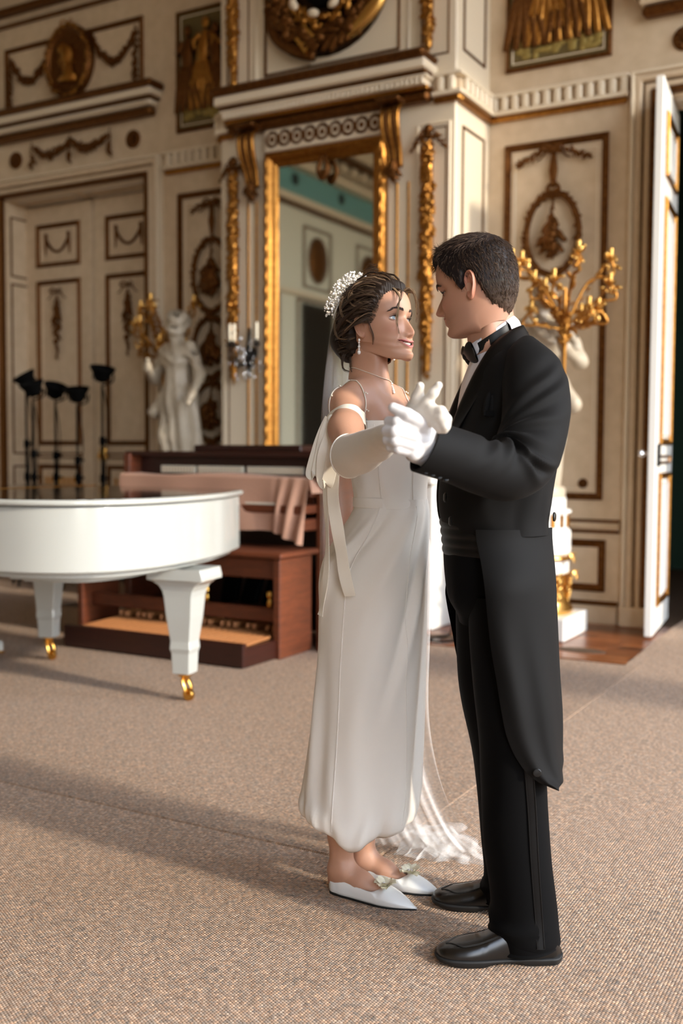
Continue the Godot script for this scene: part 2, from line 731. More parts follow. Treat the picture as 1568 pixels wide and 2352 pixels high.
# ---------------------------------------------------------------- room shell
func build_shell() -> void:
	var cream: Material = mats.cream_paint
	# right-hand wall with tall windows
	var order := [[-7.35, -5.25], [-4.75, -0.85], [1.8, 5.4]]
	var b := MB.new()
	var from := -11.6
	for w in order:
		b.box(V(3.6, 3.65, (from + w[0]) / 2), V(0.3, 7.7, w[0] - from))
		b.box(V(3.6, 0.05, (w[0] + w[1]) / 2), V(0.3, 0.5, w[1] - w[0]))
		b.box(V(3.6, 7.2, (w[0] + w[1]) / 2), V(0.3, 0.6, w[1] - w[0]))
		from = w[1]
	b.box(V(3.6, 3.65, (from + 8.6) / 2), V(0.3, 7.7, 8.6 - from))
	struct(obj("wall_right", b, cream))
	var k := 0
	for w in order:
		k += 1
		var o := Node3D.new()
		o.name = "window_%d" % k
		o.position = V(3.6, 0, (w[0] + w[1]) / 2)
		add_child(o)
		struct(o)
		var fr := MB.new()
		var hw: float = (w[1] - w[0]) / 2
		for sd in [-1.0, 1.0]:
			fr.box(V(0, 3.6, sd * (hw - 0.025)), V(0.07, 6.6, 0.05), 0.008)
		for y in [0.33, 4.6, 6.87]:
			fr.box(V(0, y, 0), V(0.07, 0.05, hw * 2), 0.008)
		obj("window_frame", fr, mats.white_paint, o)
	b = MB.new()
	b.box(V(-10.2, 3.65, -1.5), V(0.4, 7.7, 20.4))
	struct(obj("wall_left", b, mat("pale_paint", Color(0.84, 0.83, 0.76), 0.6)))
	b = MB.new()
	b.box(V(-3.3, 3.65, 8.6), V(14.2, 7.7, 0.4))
	struct(obj("wall_back", b, cream))
	b = MB.new()
	b.box(V(-3.3, 7.5, -1.5), V(14.2, 0.3, 20.4))
	struct(obj("ceiling", b, mats.plaster))
	# room beyond the open door
	b = MB.new()
	b.box(V(-3.3, 3.65, -11.6), V(14.2, 7.7, 0.3))
	struct(obj("wall_beyond", b, mats.green_silk))
	b = MB.new()
	b.box(V(-3.6, 3.65, -9.6), V(0.3, 7.7, 3.6))
	struct(obj("wall_side_beyond", b, cream))


func rect_path(x0: float, y0: float, x1: float, y1: float, z: float) -> Array:
	return [V(x0, y0, z), V(x1, y0, z), V(x1, y1, z), V(x0, y1, z)]


# raised picture-frame moulding; the given rectangle is its outside
func panel_frame(o: Node, x0: float, y0: float, x1: float, y1: float, z: float, w := 0.05, m: Material = null, called := "panel_frame", h := 0.028) -> void:
	var b := MB.new()
	b.sweep([Vector2(0, 0), Vector2(0, h * 0.55), Vector2(w * 0.25, h), Vector2(w * 0.5, h * 0.85), Vector2(w * 0.62, h * 0.45), Vector2(w * 0.9, h * 0.4), Vector2(w, 0)], rect_path(x0, y0, x1, y1, z), V(0, 0, 1), true)
	obj(called, b, m if m else mats.old_gilding, o)


const PANEL_Z := -7.44


func build_far_wall() -> void:
	var b := MB.new()
	for s in [[-10.2, -8.0, -0.1], [-8.0, -6.2, 3.67], [-6.2, -1.71, -0.1], [-1.71, 0.1, 3.67], [0.1, 3.6, -0.1]]:
		b.box(V((s[0] + s[1]) / 2, (s[2] + 7.5) / 2, -7.6), V(s[1] - s[0], 7.5 - s[2], 0.32))
	var w := obj("wall_far", b, mats.cream_paint)
	struct(w)
	for side in 2:
		var fx := func(x: float) -> float: return x if side == 0 else -7.91 - x
		var ax: float = minf(fx.call(-2.82), fx.call(-2.047))
		var bx: float = maxf(fx.call(-2.82), fx.call(-2.047))
		panel_frame(w, ax, 0.886, bx, 3.478, PANEL_Z)
		panel_frame(w, ax + 0.075, 0.96, bx - 0.075, 3.40, PANEL_Z, 0.012, mats.ivory_paint, "panel_bead", 0.008)
		panel_frame(w, ax, 0.225, bx + (0.03 if side == 0 else 0.0), 0.60, PANEL_Z, 0.055)
		# bay trims: base, dado rail, frieze
		var x0: float = minf(fx.call(-2.95), fx.call(-1.92))
		var x1: float = maxf(fx.call(-2.95), fx.call(-1.92))
		var t := MB.new()
		t.box(V((x0 + x1) / 2, 0.06, PANEL_Z + 0.02), V(x1 - x0, 0.13, 0.04), 0.006)
		obj("base_board", t, mats.cream_paint, w)
		t = MB.new()
		t.box(V((x0 + x1) / 2, 0.145, PANEL_Z + 0.015), V(x1 - x0, 0.03, 0.03), 0.006)
		obj("base_bead", t, mats.old_gilding, w)
		t = MB.new()
		t.sweep([Vector2(-0.03, 0), Vector2(-0.025, 0.03), Vector2(0.0, 0.045), Vector2(0.02, 0.03), Vector2(0.03, 0)], [V(x0, 0.70, PANEL_Z), V(x1, 0.70, PANEL_Z)], V(0, 0, 1))
		obj("dado_rail", t, mats.cream_paint, w)
		for y in [0.735, 0.66]:
			t = MB.new()
			t.box(V((x0 + x1) / 2, y, PANEL_Z + 0.01), V(x1 - x0, 0.022, 0.024), 0.006)
			obj("dado_bead", t, mats.old_gilding, w)
	# heavy mouldings close under the ceiling
	for yh in [[5.30, 0.03, 0.05], [5.42, 0.06, 0.09], [5.72, 0.07, 0.16]]:
		b = MB.new()
		b.box(V(-3.25, yh[0], PANEL_Z + yh[2] / 2), V(13.4, yh[1], yh[2]), 0.012)
		obj("crown_moulding", b, mats.old_gilding, w)
	frieze(w)


# band of upright blocks under the cornice, running round the bays and the chimney breast
func frieze(w: Node) -> void:
	var runs := [[V(-5.99, 0, -7.44), V(-4.96, 0, -7.44)], [V(-4.96, 0, -7.44), V(-4.96, 0, -6.83)], [V(-4.96, 0, -6.83), V(-4.80, 0, -6.83)],
		[V(-3.11, 0, -6.83), V(-2.95, 0, -6.83)], [V(-2.95, 0, -6.83), V(-2.95, 0, -7.44)], [V(-2.95, 0, -7.44), V(-1.92, 0, -7.44)]]
	var block := MB.new()
	block.box(Vector3.ZERO, V(0.044, 0.10, 0.06), 0.008)
	var bm := block.mesh()
	var back := MB.new()
	var rails := MB.new()
	var gold := MB.new()
	for r in runs:
		var d: Vector3 = (r[1] - r[0]).normalized()
		var ln: float = r[0].distance_to(r[1])
		var nn := V(-d.z, 0, d.x)
		if nn.z < -0.5 or (absf(nn.x) > 0.5 and (nn.x > 0) != (r[0].x > -3.9)):
			nn = -nn
		var bas := Basis(d, Vector3.UP, d.cross(Vector3.UP))
		var c: Vector3 = (r[0] + r[1]) / 2
		back.box(c + nn * 0.01 + V(0, 3.77, 0), V(ln, 0.14, 0.02), 0.0, bas)
		var e := 0.05 if absf(nn.x) < 0.5 and c.x > -3.2 and c.z > -7 else 0.0
		rails.box(c + nn * 0.032 + V(0, 3.836, 0) + d * e * 0.5, V(ln + e + 0.02, 0.026, 0.064), 0.006, bas)
		rails.box(c + nn * 0.032 + V(0, 3.709, 0) + d * e * 0.5, V(ln + e + 0.02, 0.03, 0.064), 0.006, bas)
		gold.box(c + nn * 0.022 + V(0, 3.674, 0) + d * e * 0.4, V(ln + e, 0.042, 0.044), 0.014, bas)
		var cnt := int(round(ln / 0.082))
		for k in cnt:
			var p: Vector3 = r[0] + d * (ln * (k + 0.5) / cnt + 0.02) + nn * 0.035 + V(0, 3.772, 0)
			inst("frieze_block", bm, w, Transform3D(bas, p), mats.ivory_paint)
	obj("frieze_back", back, mats.cream_paint, w)
	obj("frieze_rail", rails, mats.ivory_paint, w)
	obj("frieze_bead", gold, mats.gilding, w)


# ---------------------------------------------------------------- chimney breast
func build_breast() -> void:
	var z := -6.83
	var b := MB.new()
	b.box(V(-3.955, 3.65, -7.2), V(2.01, 7.6, 0.74), 0.012)
	var w := obj("wall_breast", b, mats.ivory_paint)
	struct(w)
	# side panel strips
	for s in [-1.0, 1.0]:
		var xs: float = -3.955 + s * 1.005
		var d: float = s
		for yy in [[1.2, 3.50], [4.05, 5.1]]:
			var t := MB.new()
			t.sweep([Vector2(0, 0), Vector2(0.004, 0.012), Vector2(0.016, 0.012), Vector2(0.02, 0)], [V(xs, yy[0], -7.32), V(xs, yy[0], -6.95), V(xs, yy[1], -6.95), V(xs, yy[1], -7.32)], V(d, 0, 0), true)
			obj("side_bead", t, mats.old_gilding, w)
	# pilaster strips beside the mirror and above the cornice
	for xr in [[-4.915, -4.665], [-3.245, -2.99]]:
		panel_frame(w, xr[0], 1.15, xr[1], 3.53, z, 0.018, mats.ivory_paint, "pilaster_bead", 0.012)
		panel_frame(w, xr[0] + 0.03, 1.18, xr[1] - 0.03, 3.50, z, 0.010, mats.old_gilding, "pilaster_line", 0.006)
		panel_frame(w, xr[0] + 0.02, 3.99, xr[1] - 0.02, 5.2, z, 0.014, mats.old_gilding, "pilaster_line", 0.008)
	for x in [-4.687, -4.613, -3.31, -3.40]:
		b = MB.new()
		b.box(V(x, 2.2, z + 0.006), V(0.016, 1.9, 0.016), 0.004)
		obj("gilt_line", b, mats.gilding, w)
	panel_frame(w, -4.545, 4.08, -3.39, 5.15, z, 0.022, mats.old_gilding, "upper_panel_frame", 0.014)
	panel_frame(w, -4.63, 4.04, -3.31, 5.2, z, 0.03, mats.ivory_paint, "upper_panel_bead", 0.014)
	# cornice over the mirror, one moulding after another
	var layers := [["cornice_bed", 3.70, 0.07, 0.10, "old_gilding", 0.02], ["cornice_fillet", 3.748, 0.03, 0.12, "gilding", 0.006], ["cornice_fascia", 3.815, 0.02, 0.17, "ivory_paint", 0.004],
		["cornice_line", 3.836, 0.026, 0.18, "old_gilding", 0.006], ["cornice_corona", 3.882, 0.066, 0.225, "ivory_paint", 0.01], ["cornice_top", 3.945, 0.06, 0.265, "old_gilding", 0.024]]
	for q in layers:
		b = MB.new()
		var wid: float = 1.66 + q[3] * 0.5
		b.box(V(-4.0 + 0.02, q[1], z + q[3] / 2), V(wid, q[2], q[3]), q[5])
		obj(q[0], b, mats[q[4]], w)
	b = MB.new()
	b.box(V(-3.98, 3.784, z + 0.07), V(1.70, 0.045, 0.14))
	for k in 44:
		b.box(V(-4.815 + 1.67 * k / 43.0, 3.784, z + 0.15), V(0.024, 0.044, 0.03), 0.004)
	obj("dentil_course", b, mats.ivory_paint, w)
	# scroll panel over the mirror
	b = MB.new()
	b.box(V(-4.0, 3.585, z + 0.02), V(1.03, 0.17, 0.05), 0.008)
	obj("scroll_panel", b, mats.ivory_paint, w)
	# white mantel block below the mirror
	b = MB.new()
	for s in [-1.0, 1.0]:
		b.box(V(-3.955 + s * 0.86, 0.5, -6.68), V(0.30, 1.0, 0.36), 0.012)
	b.box(V(-3.955, 0.9, -6.70), V(1.5, 0.2, 0.30), 0.01)
	var man := obj("mantelpiece", b, mats.stone_white)
	tag(man, "white marble mantelpiece below the tall gilt mirror, behind the couple", "mantelpiece")
	b = MB.new()
	b.box(V(-3.955, 1.03, -6.67), V(2.06, 0.06, 0.44), 0.015)
	obj("mantel_shelf", b, mats.stone_white, man)


# ---------------------------------------------------------------- floor
func build_floor() -> void:
	var b := MB.new()
	b.box(V(-3.3, -0.07, -1.5), V(14.2, 0.1, 20.4))
	var f := obj("floor", b, mats.recess_paint)
	struct(f)
	wood_material("parquet", Color(0.44, 0.24, 0.125), 0.5, 3, 1.4, 0.28)
	wood_material("parquet_pale", Color(0.52, 0.30, 0.16), 0.5, 6, 1.4, 0.28)
	wood_material("parquet_dark", Color(0.30, 0.155, 0.085), 0.5, 7, 1.4, 0.28)
	var pm := [mats.parquet, mats.parquet_pale, mats.parquet_dark]
	var r := RandomNumberGenerator.new()
	r.seed = 5
	var shapes := []
	for ln in [0.52, 0.66, 0.8]:
		var s := MB.new()
		s.box(Vector3.ZERO, V(ln - 0.002, 0.02, 0.108), 0.0015)
		shapes.append([ln, s.mesh()])
	for row in 13:
		var z := -7.50 + 0.055 + row * 0.11
		var x := -3.3 - 0.37 * (row % 3)
		while x < 0.3:
			var s = shapes[r.randi() % 3]
			inst("floor_plank", s[1], f, Transform3D(Basis.IDENTITY, V(x + s[0] / 2, -0.0115, z)), pm[r.randi() % 3])
			x += s[0]
	for k in 2:
		b = MB.new()
		b.lathe([Vector2(0.0, 0.0035), Vector2(0.13, 0.0035), Vector2(0.133, 0.0)], V(-1.86 - 0.9 * k, -0.0015, -6.34), 32, Basis.from_scale(V(1.2, 1, 0.6)))
		obj("floor_inlay", b, mats.recess_paint, f)
	b = MB.new()
	b.box(V(-5.70, -0.007, -4.36), V(8.56, 0.018, 3.32), 0.005)
	var c := obj("carpet", b, mats.carpet)
	tag(c, "beige loop-pile carpet under the piano and organ, behind the couple", "carpet")
	b = MB.new()
	b.box(V(-8.0, -0.008, -6.73), V(3.9, 0.0155, 1.4), 0.004)
	obj("carpet_strip", b, mats.carpet, c)
	b = MB.new()
	b.prism([V(-9.98, -0.016, 8.38), V(-9.98, -0.016, -2.695), V(-1.41, -0.016, -2.695), V(-1.55, -0.016, -7.42), V(-1.55, -0.016, -11.4), V(0.0, -0.016, -11.4), V(0.0, -0.016, -7.42), V(3.43, -0.016, -7.42), V(3.43, -0.016, 8.38)], V(0, 0.016, 0))
	var rn := obj("carpet", b, mats.runner_carpet)
	tag(rn, "paler beige carpet under the couple, running right through the open door", "carpet")
	# slack cable by the mantel
	b = MB.new()
	b.tube(spline([V(-2.84, 0.02, -6.6), V(-2.76, 0.012, -6.35), V(-2.80, 0.012, -6.15), V(-2.72, 0.012, -6.08), V(-2.64, 0.012, -6.2), V(-2.68, 0.02, -6.62)], 8), 0.007, 6)
	tag(obj("cable", b, mats.black_metal), "black cable lying on the parquet between the couple", "cable")


# ---------------------------------------------------------------- doors
func architrave(o: Node, cx: float, called: String) -> void:
	var z := PANEL_Z
	var bands := [[0.905, 0.94, 0.075, "old_gilding"], [0.94, 0.985, 0.06, "cream_paint"], [0.985, 1.0, 0.035, "old_gilding"], [1.0, 1.05, 0.07, "cream_paint"], [1.05, 1.075, 0.085, "ivory_paint"]]
	for q in bands:
		var b := MB.new()
		var p := [V(cx - q[0], 0.0, z), V(cx - q[0], 3.67 + q[0] - 0.905, z), V(cx + q[0], 3.67 + q[0] - 0.905, z), V(cx + q[0], 0.0, z)]
		var ww: float = q[1] - q[0]
		b.sweep([Vector2(0, 0), Vector2(0, q[2] * 0.8), Vector2(ww * 0.2, q[2]), Vector2(ww * 0.8, q[2]), Vector2(ww, q[2] * 0.8), Vector2(ww, 0)], p, V(0, 0, 1))
		obj(called, b, mats[q[3]], o)
	for s in [-1.0, 1.0]:
		var b := MB.new()
		b.box(V(cx + s * 0.99, 0.07, z + 0.045), V(0.19, 0.14, 0.10), 0.008)
		obj("plinth_block", b, mats.cream_paint, o)
	# reveal of the opening
	var r := MB.new()
	for s in [-1.0, 1.0]:
		r.box(V(cx + s * 0.895, 1.83, z - 0.16), V(0.02, 3.66, 0.31))
	r.box(V(cx, 3.66, z - 0.16), V(1.8, 0.02, 0.31))
	obj("reveal", r, mats.cream_paint, o)
	for s in [-1.0, 1.0]:
		for yy in [[2.95, 3.5], [1.2, 2.85], [0.25, 1.05]]:
			var t := MB.new()
			t.sweep([Vector2(0, 0), Vector2(0.004, 0.012), Vector2(0.016, 0.012), Vector2(0.02, 0)], [V(cx + s * 0.885, yy[0], z - 0.26), V(cx + s * 0.885, yy[0], z - 0.07), V(cx + s * 0.885, yy[1], z - 0.07), V(cx + s * 0.885, yy[1], z - 0.26)], V(-s, 0, 0), true)
			obj("reveal_bead", t, mats.old_gilding, o)
	for s in [-1.0, 1.0]:
		var t := MB.new()
		t.sweep([Vector2(0, 0), Vector2(0.004, 0.012), Vector2(0.016, 0.012), Vector2(0.02, 0)], [V(cx + s * 0.08, 3.65, z - 0.06), V(cx + s * 0.8, 3.65, z - 0.06), V(cx + s * 0.8, 3.65, z - 0.25), V(cx + s * 0.08, 3.65, z - 0.25)], V(0, -1, 0), true)
		obj("soffit_bead", t, mats.plaster, o)


# a leaf 0.89 wide standing in the XY plane of its node, face towards +z
func door_leaf(o: Node3D, paint: Material, gilt: Material, ornate: bool) -> void:
	var b := MB.new()
	b.box(V(0, 1.815, -0.025), V(0.885, 3.63, 0.05), 0.004)
	obj("leaf_board", b, paint, o)
	for q in [[3.03, 3.45], [1.27, 2.90], [0.18, 1.08]]:
		panel_frame(o, -0.29, q[0], 0.29, q[1], 0.0, 0.045, gilt, "leaf_frame", 0.022)
		panel_frame(o, -0.225, q[0] + 0.065, 0.225, q[1] - 0.065, 0.0, 0.014, paint, "leaf_bead", 0.010)
	for y in [1.17]:
		panel_frame(o, -0.29, y - 0.03, 0.29, y + 0.03, 0.0, 0.02, gilt, "leaf_frame", 0.012)
	if ornate:
		b = MB.new()
		var p := []
		for k in 13:
			var t := -1.0 + k / 6.0
			p.append(V(t * 0.15, 3.17 + 0.13 * t * t, 0.014))
		b.tube(p, 0.014, 6)
		for s in [-1.0, 1.0]:
			b.tube([V(s * 0.15, 3.33, 0.014), V(s * 0.155, 3.24, 0.012), V(s * 0.16, 3.14, 0.01)], [0.016, 0.014, 0.006], 6)
			b.ball(V(s * 0.15, 3.335, 0.016), V(0.022, 0.022, 0.016))
		obj("leaf_swag", b, gilt, o)
		b = MB.new()
		leafy(b, spline([V(0, 2.74, 0.02), V(0, 2.5, 0.02), V(0, 2.12, 0.02)], 8), [0.012, 0.05, 0.06, 0.045, 0.015], 60, V(0, 0, 1), 3)
		bow(b, V(0, 2.78, 0.015), 0.14)
		obj("leaf_drop", b, gilt, o)
		for k in 7:
			b = MB.new()
			b.box(V(-0.18 + k * 0.06, 0.63, 0.008), V(0.03, 0.66, 0.02), 0.006)
			obj("gilt_flute", b, mats.gilding, o)


func build_doors() -> void:
	var d := Node3D.new()
	d.name = "door_1"
	d.position = Vector3.ZERO
	add_child(d)
	struct(d)
	architrave(d, -7.1, "architrave")
	for s in [-1.0, 1.0]:
		var lf := Node3D.new()
		lf.name = "door_leaf"
		lf.position = V(-7.1 + s * 0.452, 0.0, -7.70)
		d.add_child(lf, true)
		door_leaf(lf, mats.cream_paint, mats.old_gilding, true)
	var b := MB.new()
	b.box(V(-6.96, 1.19, -7.67), V(0.09, 0.13, 0.03), 0.01)
	b.lathe([Vector2(0, 0.06), Vector2(0.02, 0.055), Vector2(0.024, 0.035), Vector2(0.01, 0.02), Vector2(0.01, 0)], V(-6.96, 1.17, -7.66), 12, Basis(Vector3.RIGHT, PI / 2))
	obj("door_lock", b, mats.brass, d)
	d = Node3D.new()
	d.name = "door_2"
	add_child(d)
	struct(d)
	architrave(d, -0.81, "architrave")
	var lf := Node3D.new()
	lf.name = "door_leaf"
	lf.position = V(-1.612, 0.012, -7.40)
	lf.rotation.y = PI / 2 + deg_to_rad(5.5)
	d.add_child(lf)
	door_leaf(lf, mats.white_paint, mats.gilding, false)
	b = MB.new()
	b.box(V(-0.36, 1.20, 0.008), V(0.06, 0.15, 0.02), 0.006)
	obj("lock_plate", b, mats.iron, lf)
	b = MB.new()
	b.lathe([Vector2(0, 0.07), Vector2(0.022, 0.062), Vector2(0.028, 0.045), Vector2(0.02, 0.03), Vector2(0.011, 0.02), Vector2(0.011, 0)], V(-0.40, 1.21, -0.05), 14, Basis(Vector3.RIGHT, -PI / 2))
	obj("knob", b, mats.crystal, lf)


# the long side wall that only the mirror shows
func build_reflected_wall() -> void:
	var x := -10.0
	var o := Node3D.new()
	o.name = "trim_1"
	add_child(o)
	struct(o)
	for q in [["frieze_band", 5.97, 0.46, 0.03, "teal_paint"], ["frieze_ledge", 5.66, 0.12, 0.14, "ivory_paint"], ["frieze_gilt", 5.56, 0.06, 0.08, "old_gilding"], ["cornice_shelf", 6.28, 0.14, 0.20, "ivory_paint"], ["cornice_gilt", 6.62, 0.10, 0.38, "old_gilding"], ["cornice_cove", 6.80, 0.22, 0.46, "ivory_paint"], ["door_ledge", 4.04, 0.08, 0.10, "ivory_paint"]]:
		var b := MB.new()
		b.box(V(x + q[3] / 2, q[1], 0.4), V(q[3], q[2], 15.6), 0.01)
		obj(q[0], b, mats[q[4]], o)
	var disc := MB.new()
	disc.lathe([Vector2(0, 0.05), Vector2(0.07, 0.04), Vector2(0.10, 0.02), Vector2(0.11, 0)], Vector3.ZERO, 14, Basis(V(0, 0, 1), -PI / 2))
	var dm := disc.mesh()
	for k in 9:
		inst("frieze_rosette", dm, o, Transform3D(Basis.IDENTITY, V(x + 0.03, 6.02, -5.96 + k * 1.66)), mats.iron)
	var mod := MB.new()
	mod.box(Vector3.ZERO, V(0.20, 0.14, 0.20), 0.01)
	var mm := mod.mesh()
	for k in 38:
		inst("cornice_block", mm, o, Transform3D(Basis.IDENTITY, V(x + 0.24, 6.47, -7.2 + k * 0.40)), mats.ivory_paint)
	# panels, dark doors and medallions along it
	for k in 7:
		var z := -4.84 + k * 2.0
		for q in [[z - 0.5, 4.18, z + 0.5, 5.3], [z - 0.72, 0.2, z + 0.72, 3.98]]:
			var b := MB.new()
			b.sweep([Vector2(0, 0), Vector2(0.01, 0.03), Vector2(0.04, 0.03), Vector2(0.05, 0)], [V(x, q[1], q[2]), V(x, q[1], q[0]), V(x, q[3], q[0]), V(x, q[3], q[2])], V(1, 0, 0), true)
			obj("side_panel_frame", b, mats.old_gilding, o)
		var b2 := MB.new()
		b2.lathe([Vector2(0, 0.09), Vector2(0.18, 0.07), Vector2(0.26, 0.08), Vector2(0.31, 0.05), Vector2(0.32, 0.0)], V(x, 4.72, z), 20, Basis(V(0, 0, 1), -PI / 2) * Basis.from_scale(V(1.35, 1, 1)))
		obj("side_medallion", b2, mats.old_gilding, o)
		b2 = MB.new()
		b2.box(V(x + 0.02, 1.95, z), V(0.04, 3.9, 1.1), 0.004)
		obj("side_dark_panel", b2, mats.green_silk if k % 2 else mats.iron, o)
# ---------------------------------------------------------------- gilt ornament
# leaves and berries crowded along a path; rad lists the half-width from start to end
func leafy(b: MB, path: Array, rad: Array, count: int, nn: Vector3, sd: int, depth := 0.6) -> void:
	var r := RandomNumberGenerator.new()
	r.seed = sd
	var m := path.size() - 1
	for k in count:
		var t := (k + r.randf()) / count
		var f := t * m
		var i := mini(int(f), m - 1)
		var p: Vector3 = path[i].lerp(path[i + 1], f - i)
		var d: Vector3 = (path[i + 1] - path[i]).normalized()
		var g := t * (rad.size() - 1)
		var gi := mini(int(g), rad.size() - 2)
		var w: float = lerpf(rad[gi], rad[gi + 1], g - gi)
		var side := nn.cross(d).normalized()
		var a := r.randf_range(-1.0, 1.0)
		var lift := sqrt(maxf(0.0, 1.0 - a * a)) * depth
		var q := p + side * (a * w * 0.75) + nn * (lift * w * r.randf_range(0.4, 1.0))
		var dir := (d + side * (a * 1.1 + r.randf_range(-0.3, 0.3))).normalized()
		var up := (nn + side * a * 0.8 + d * r.randf_range(-0.4, 0.4)).normalized()
		var ln := w * r.randf_range(0.45, 0.8) + 0.006
		if r.randf() < 0.25:
			b.ball(q, Vector3.ONE * ln * 0.6, Basis.IDENTITY, 7, 4)
		else:
			var sx := up.cross(dir).normalized()
			b.ball(q, V(ln * 0.42, ln * 0.22, ln), Basis(sx, dir.cross(sx), dir), 7, 4)


func bow(b: MB, at: Vector3, w: float) -> void:
	for s in [-1.0, 1.0]:
		b.tube(spline([at, at + V(s * w * 0.3, w * 0.22, 0.02), at + V(s * w * 0.55, w * 0.05, 0.03), at + V(s * w * 0.3, -w * 0.08, 0.02), at], 5), w * 0.06, 6, true, 0.5, V(0, 0, 1))
		b.tube(spline([at, at + V(s * w * 0.4, -w * 0.12, 0.012), at + V(s * w * 0.7, -w * 0.42, 0.012), at + V(s * w * 0.95, -w * 0.5, 0.012)], 5), [w * 0.07, w * 0.07, w * 0.07, w * 0.07, w * 0.06, w * 0.06, w * 0.06, w * 0.06, w * 0.05, w * 0.05, w * 0.05, w * 0.05, w * 0.04, w * 0.04, w * 0.02, w * 0.01], 6, true, 0.5, V(0, 0, 1))
	b.ball(at + V(0, 0, 0.02), V(w * 0.13, w * 0.13, w * 0.1))


func garland(called: String, label: String, x: float, y0: float, y1: float, group := "") -> void:
	var o := thing(called, label, "garland", V(x, y1, -6.808), 0.0, group)
	var h := y1 - y0
	var b := MB.new()
	b.tube([V(0, -0.1, 0.02), V(0, -h * 0.5, 0.025), V(0, -h + 0.05, 0.02)], [0.03, 0.042, 0.028], 8)
	leafy(b, [V(0, -0.08, 0.025), V(0, -h * 0.5, 0.03), V(0, -h, 0.025)], [0.045, 0.055, 0.055, 0.06, 0.05, 0.022], int(110 * h), V(0, 0, 1), int(x * 100) + 700)
	obj("leaf_rope", b, mats.gilding, o)
	b = MB.new()
	for s in [-1.0, 1.0]:
		leafy(b, spline([V(0, -0.05, 0.02), V(s * 0.07, -0.06, 0.025), V(s * 0.125, -0.15, 0.02)], 4), [0.03, 0.026, 0.02], 22, V(0, 0, 1), 31 + int(s))
	bow(b, V(0, -0.04, 0.02), 0.11)
	b.ball(V(0, -0.005, 0.03), V(0.035, 0.04, 0.03))
	obj("ribbon_bow", b, mats.old_gilding, o)


func ring_path(rx: float, ry: float, z: float, k := 36) -> Array:
	var p := []
	for i in k + 1:
		var a := TAU * i / k
		p.append(V(sin(a) * rx, cos(a) * ry, z))
	return p


func oval_wreath(o: Node3D, at: Vector3, rx: float, ry: float, sd: int, m: Material, pend := 0.16) -> void:
	var b := MB.new()
	var p := []
	for q in ring_path(rx, ry, 0.02):
		p.append(q + at)
	p.pop_back()
	b.tube(p, 0.024, 7, false, 0.7, V(0, 0, 1), true)
	p.append(p[0])
	leafy(b, p, [0.034, 0.034], 90, V(0, 0, 1), sd)
	obj("oval_wreath", b, m, o)
	b = MB.new()
	leafy(b, [at + V(0, ry * 0.86, 0.02), at + V(0, 0, 0.03), at + V(0, -ry * 0.62, 0.02)], [0.012, 0.02, pend * 0.34, pend * 0.5, pend * 0.36, 0.012], 70, V(0, 0, 1), sd + 1)
	obj("fruit_cluster", b, m, o)


func swag(b: MB, a: Vector3, c: Vector3, sag: float, w: float, sd: int) -> void:
	var p := []
	for k in 13:
		var t := k / 12.0
		p.append(a.lerp(c, t) + V(0, -sag * 4.0 * t * (1.0 - t), 0.012))
	b.tube(p, w * 0.55, 6, true, 0.8, V(0, 0, 1))
	leafy(b, p, [w * 0.6, w * 1.1, w * 1.25, w * 1.1, w * 0.6], 46, V(0, 0, 1), sd)


func rosette(called: String, label: String, at: Vector3, r: float, group := "", m: Material = null) -> void:
	var o := thing(called, label, "rosette", at, 0.0, group)
	var b := MB.new()
	b.lathe([Vector2(0.0, 0.035), Vector2(r * 0.3, 0.03), Vector2(r * 0.35, 0.015), Vector2(r * 0.85, 0.02), Vector2(r, 0.012), Vector2(r, 0)], Vector3.ZERO, 20, Basis(Vector3.RIGHT, PI / 2))
	for k in 10:
		var a := TAU * k / 10
		b.ball(V(cos(a), sin(a), 0) * r * 0.62 + V(0, 0, 0.022), V(r * 0.3, r * 0.15, 0.012), Basis(V(0, 0, 1), a), 6, 4)
	obj("petals", b, m if m else mats.old_gilding, o)


# low-relief draped figure standing on the ground of a gilt panel
func relief_figure(b: MB, at: Vector3, h: float, lean: float, sd: int) -> void:
	var r := RandomNumberGenerator.new()
	r.seed = sd
	var hip := at + V(0, h * 0.5, 0.03)
	var neck := at + V(lean * h * 0.3, h * 0.84, 0.035)
	b.ball(at + V(lean * h * 0.36, h * 0.93, 0.04), V(h * 0.055, h * 0.075, 0.03))
	b.tube([hip, hip.lerp(neck, 0.5) + V(0, 0, 0.01), neck], [h * 0.085, h * 0.09, h * 0.05], 8, true, 0.6, V(0, 0, 1))
	for k in 5:
		var t := (k - 2) * 0.045
		b.tube([hip + V(t * h * 0.6, 0.02, 0.01), at + V(t * h * 1.5, h * 0.25, 0.03), at + V(t * h * 2.2, 0.0, 0.01)], [h * 0.04, h * 0.05, h * 0.035], 6, true, 0.7, V(0, 0, 1))
	for s in [-1.0, 1.0]:
		var el := neck + V(s * h * r.randf_range(0.10, 0.18), -h * r.randf_range(0.05, 0.18), 0.01)
		b.tube([neck + V(s * h * 0.07, -0.02, 0), el, el + V(s * h * r.randf_range(-0.1, 0.12), h * r.randf_range(-0.12, 0.14), 0.01)], [h * 0.04, h * 0.033, h * 0.02], 6)


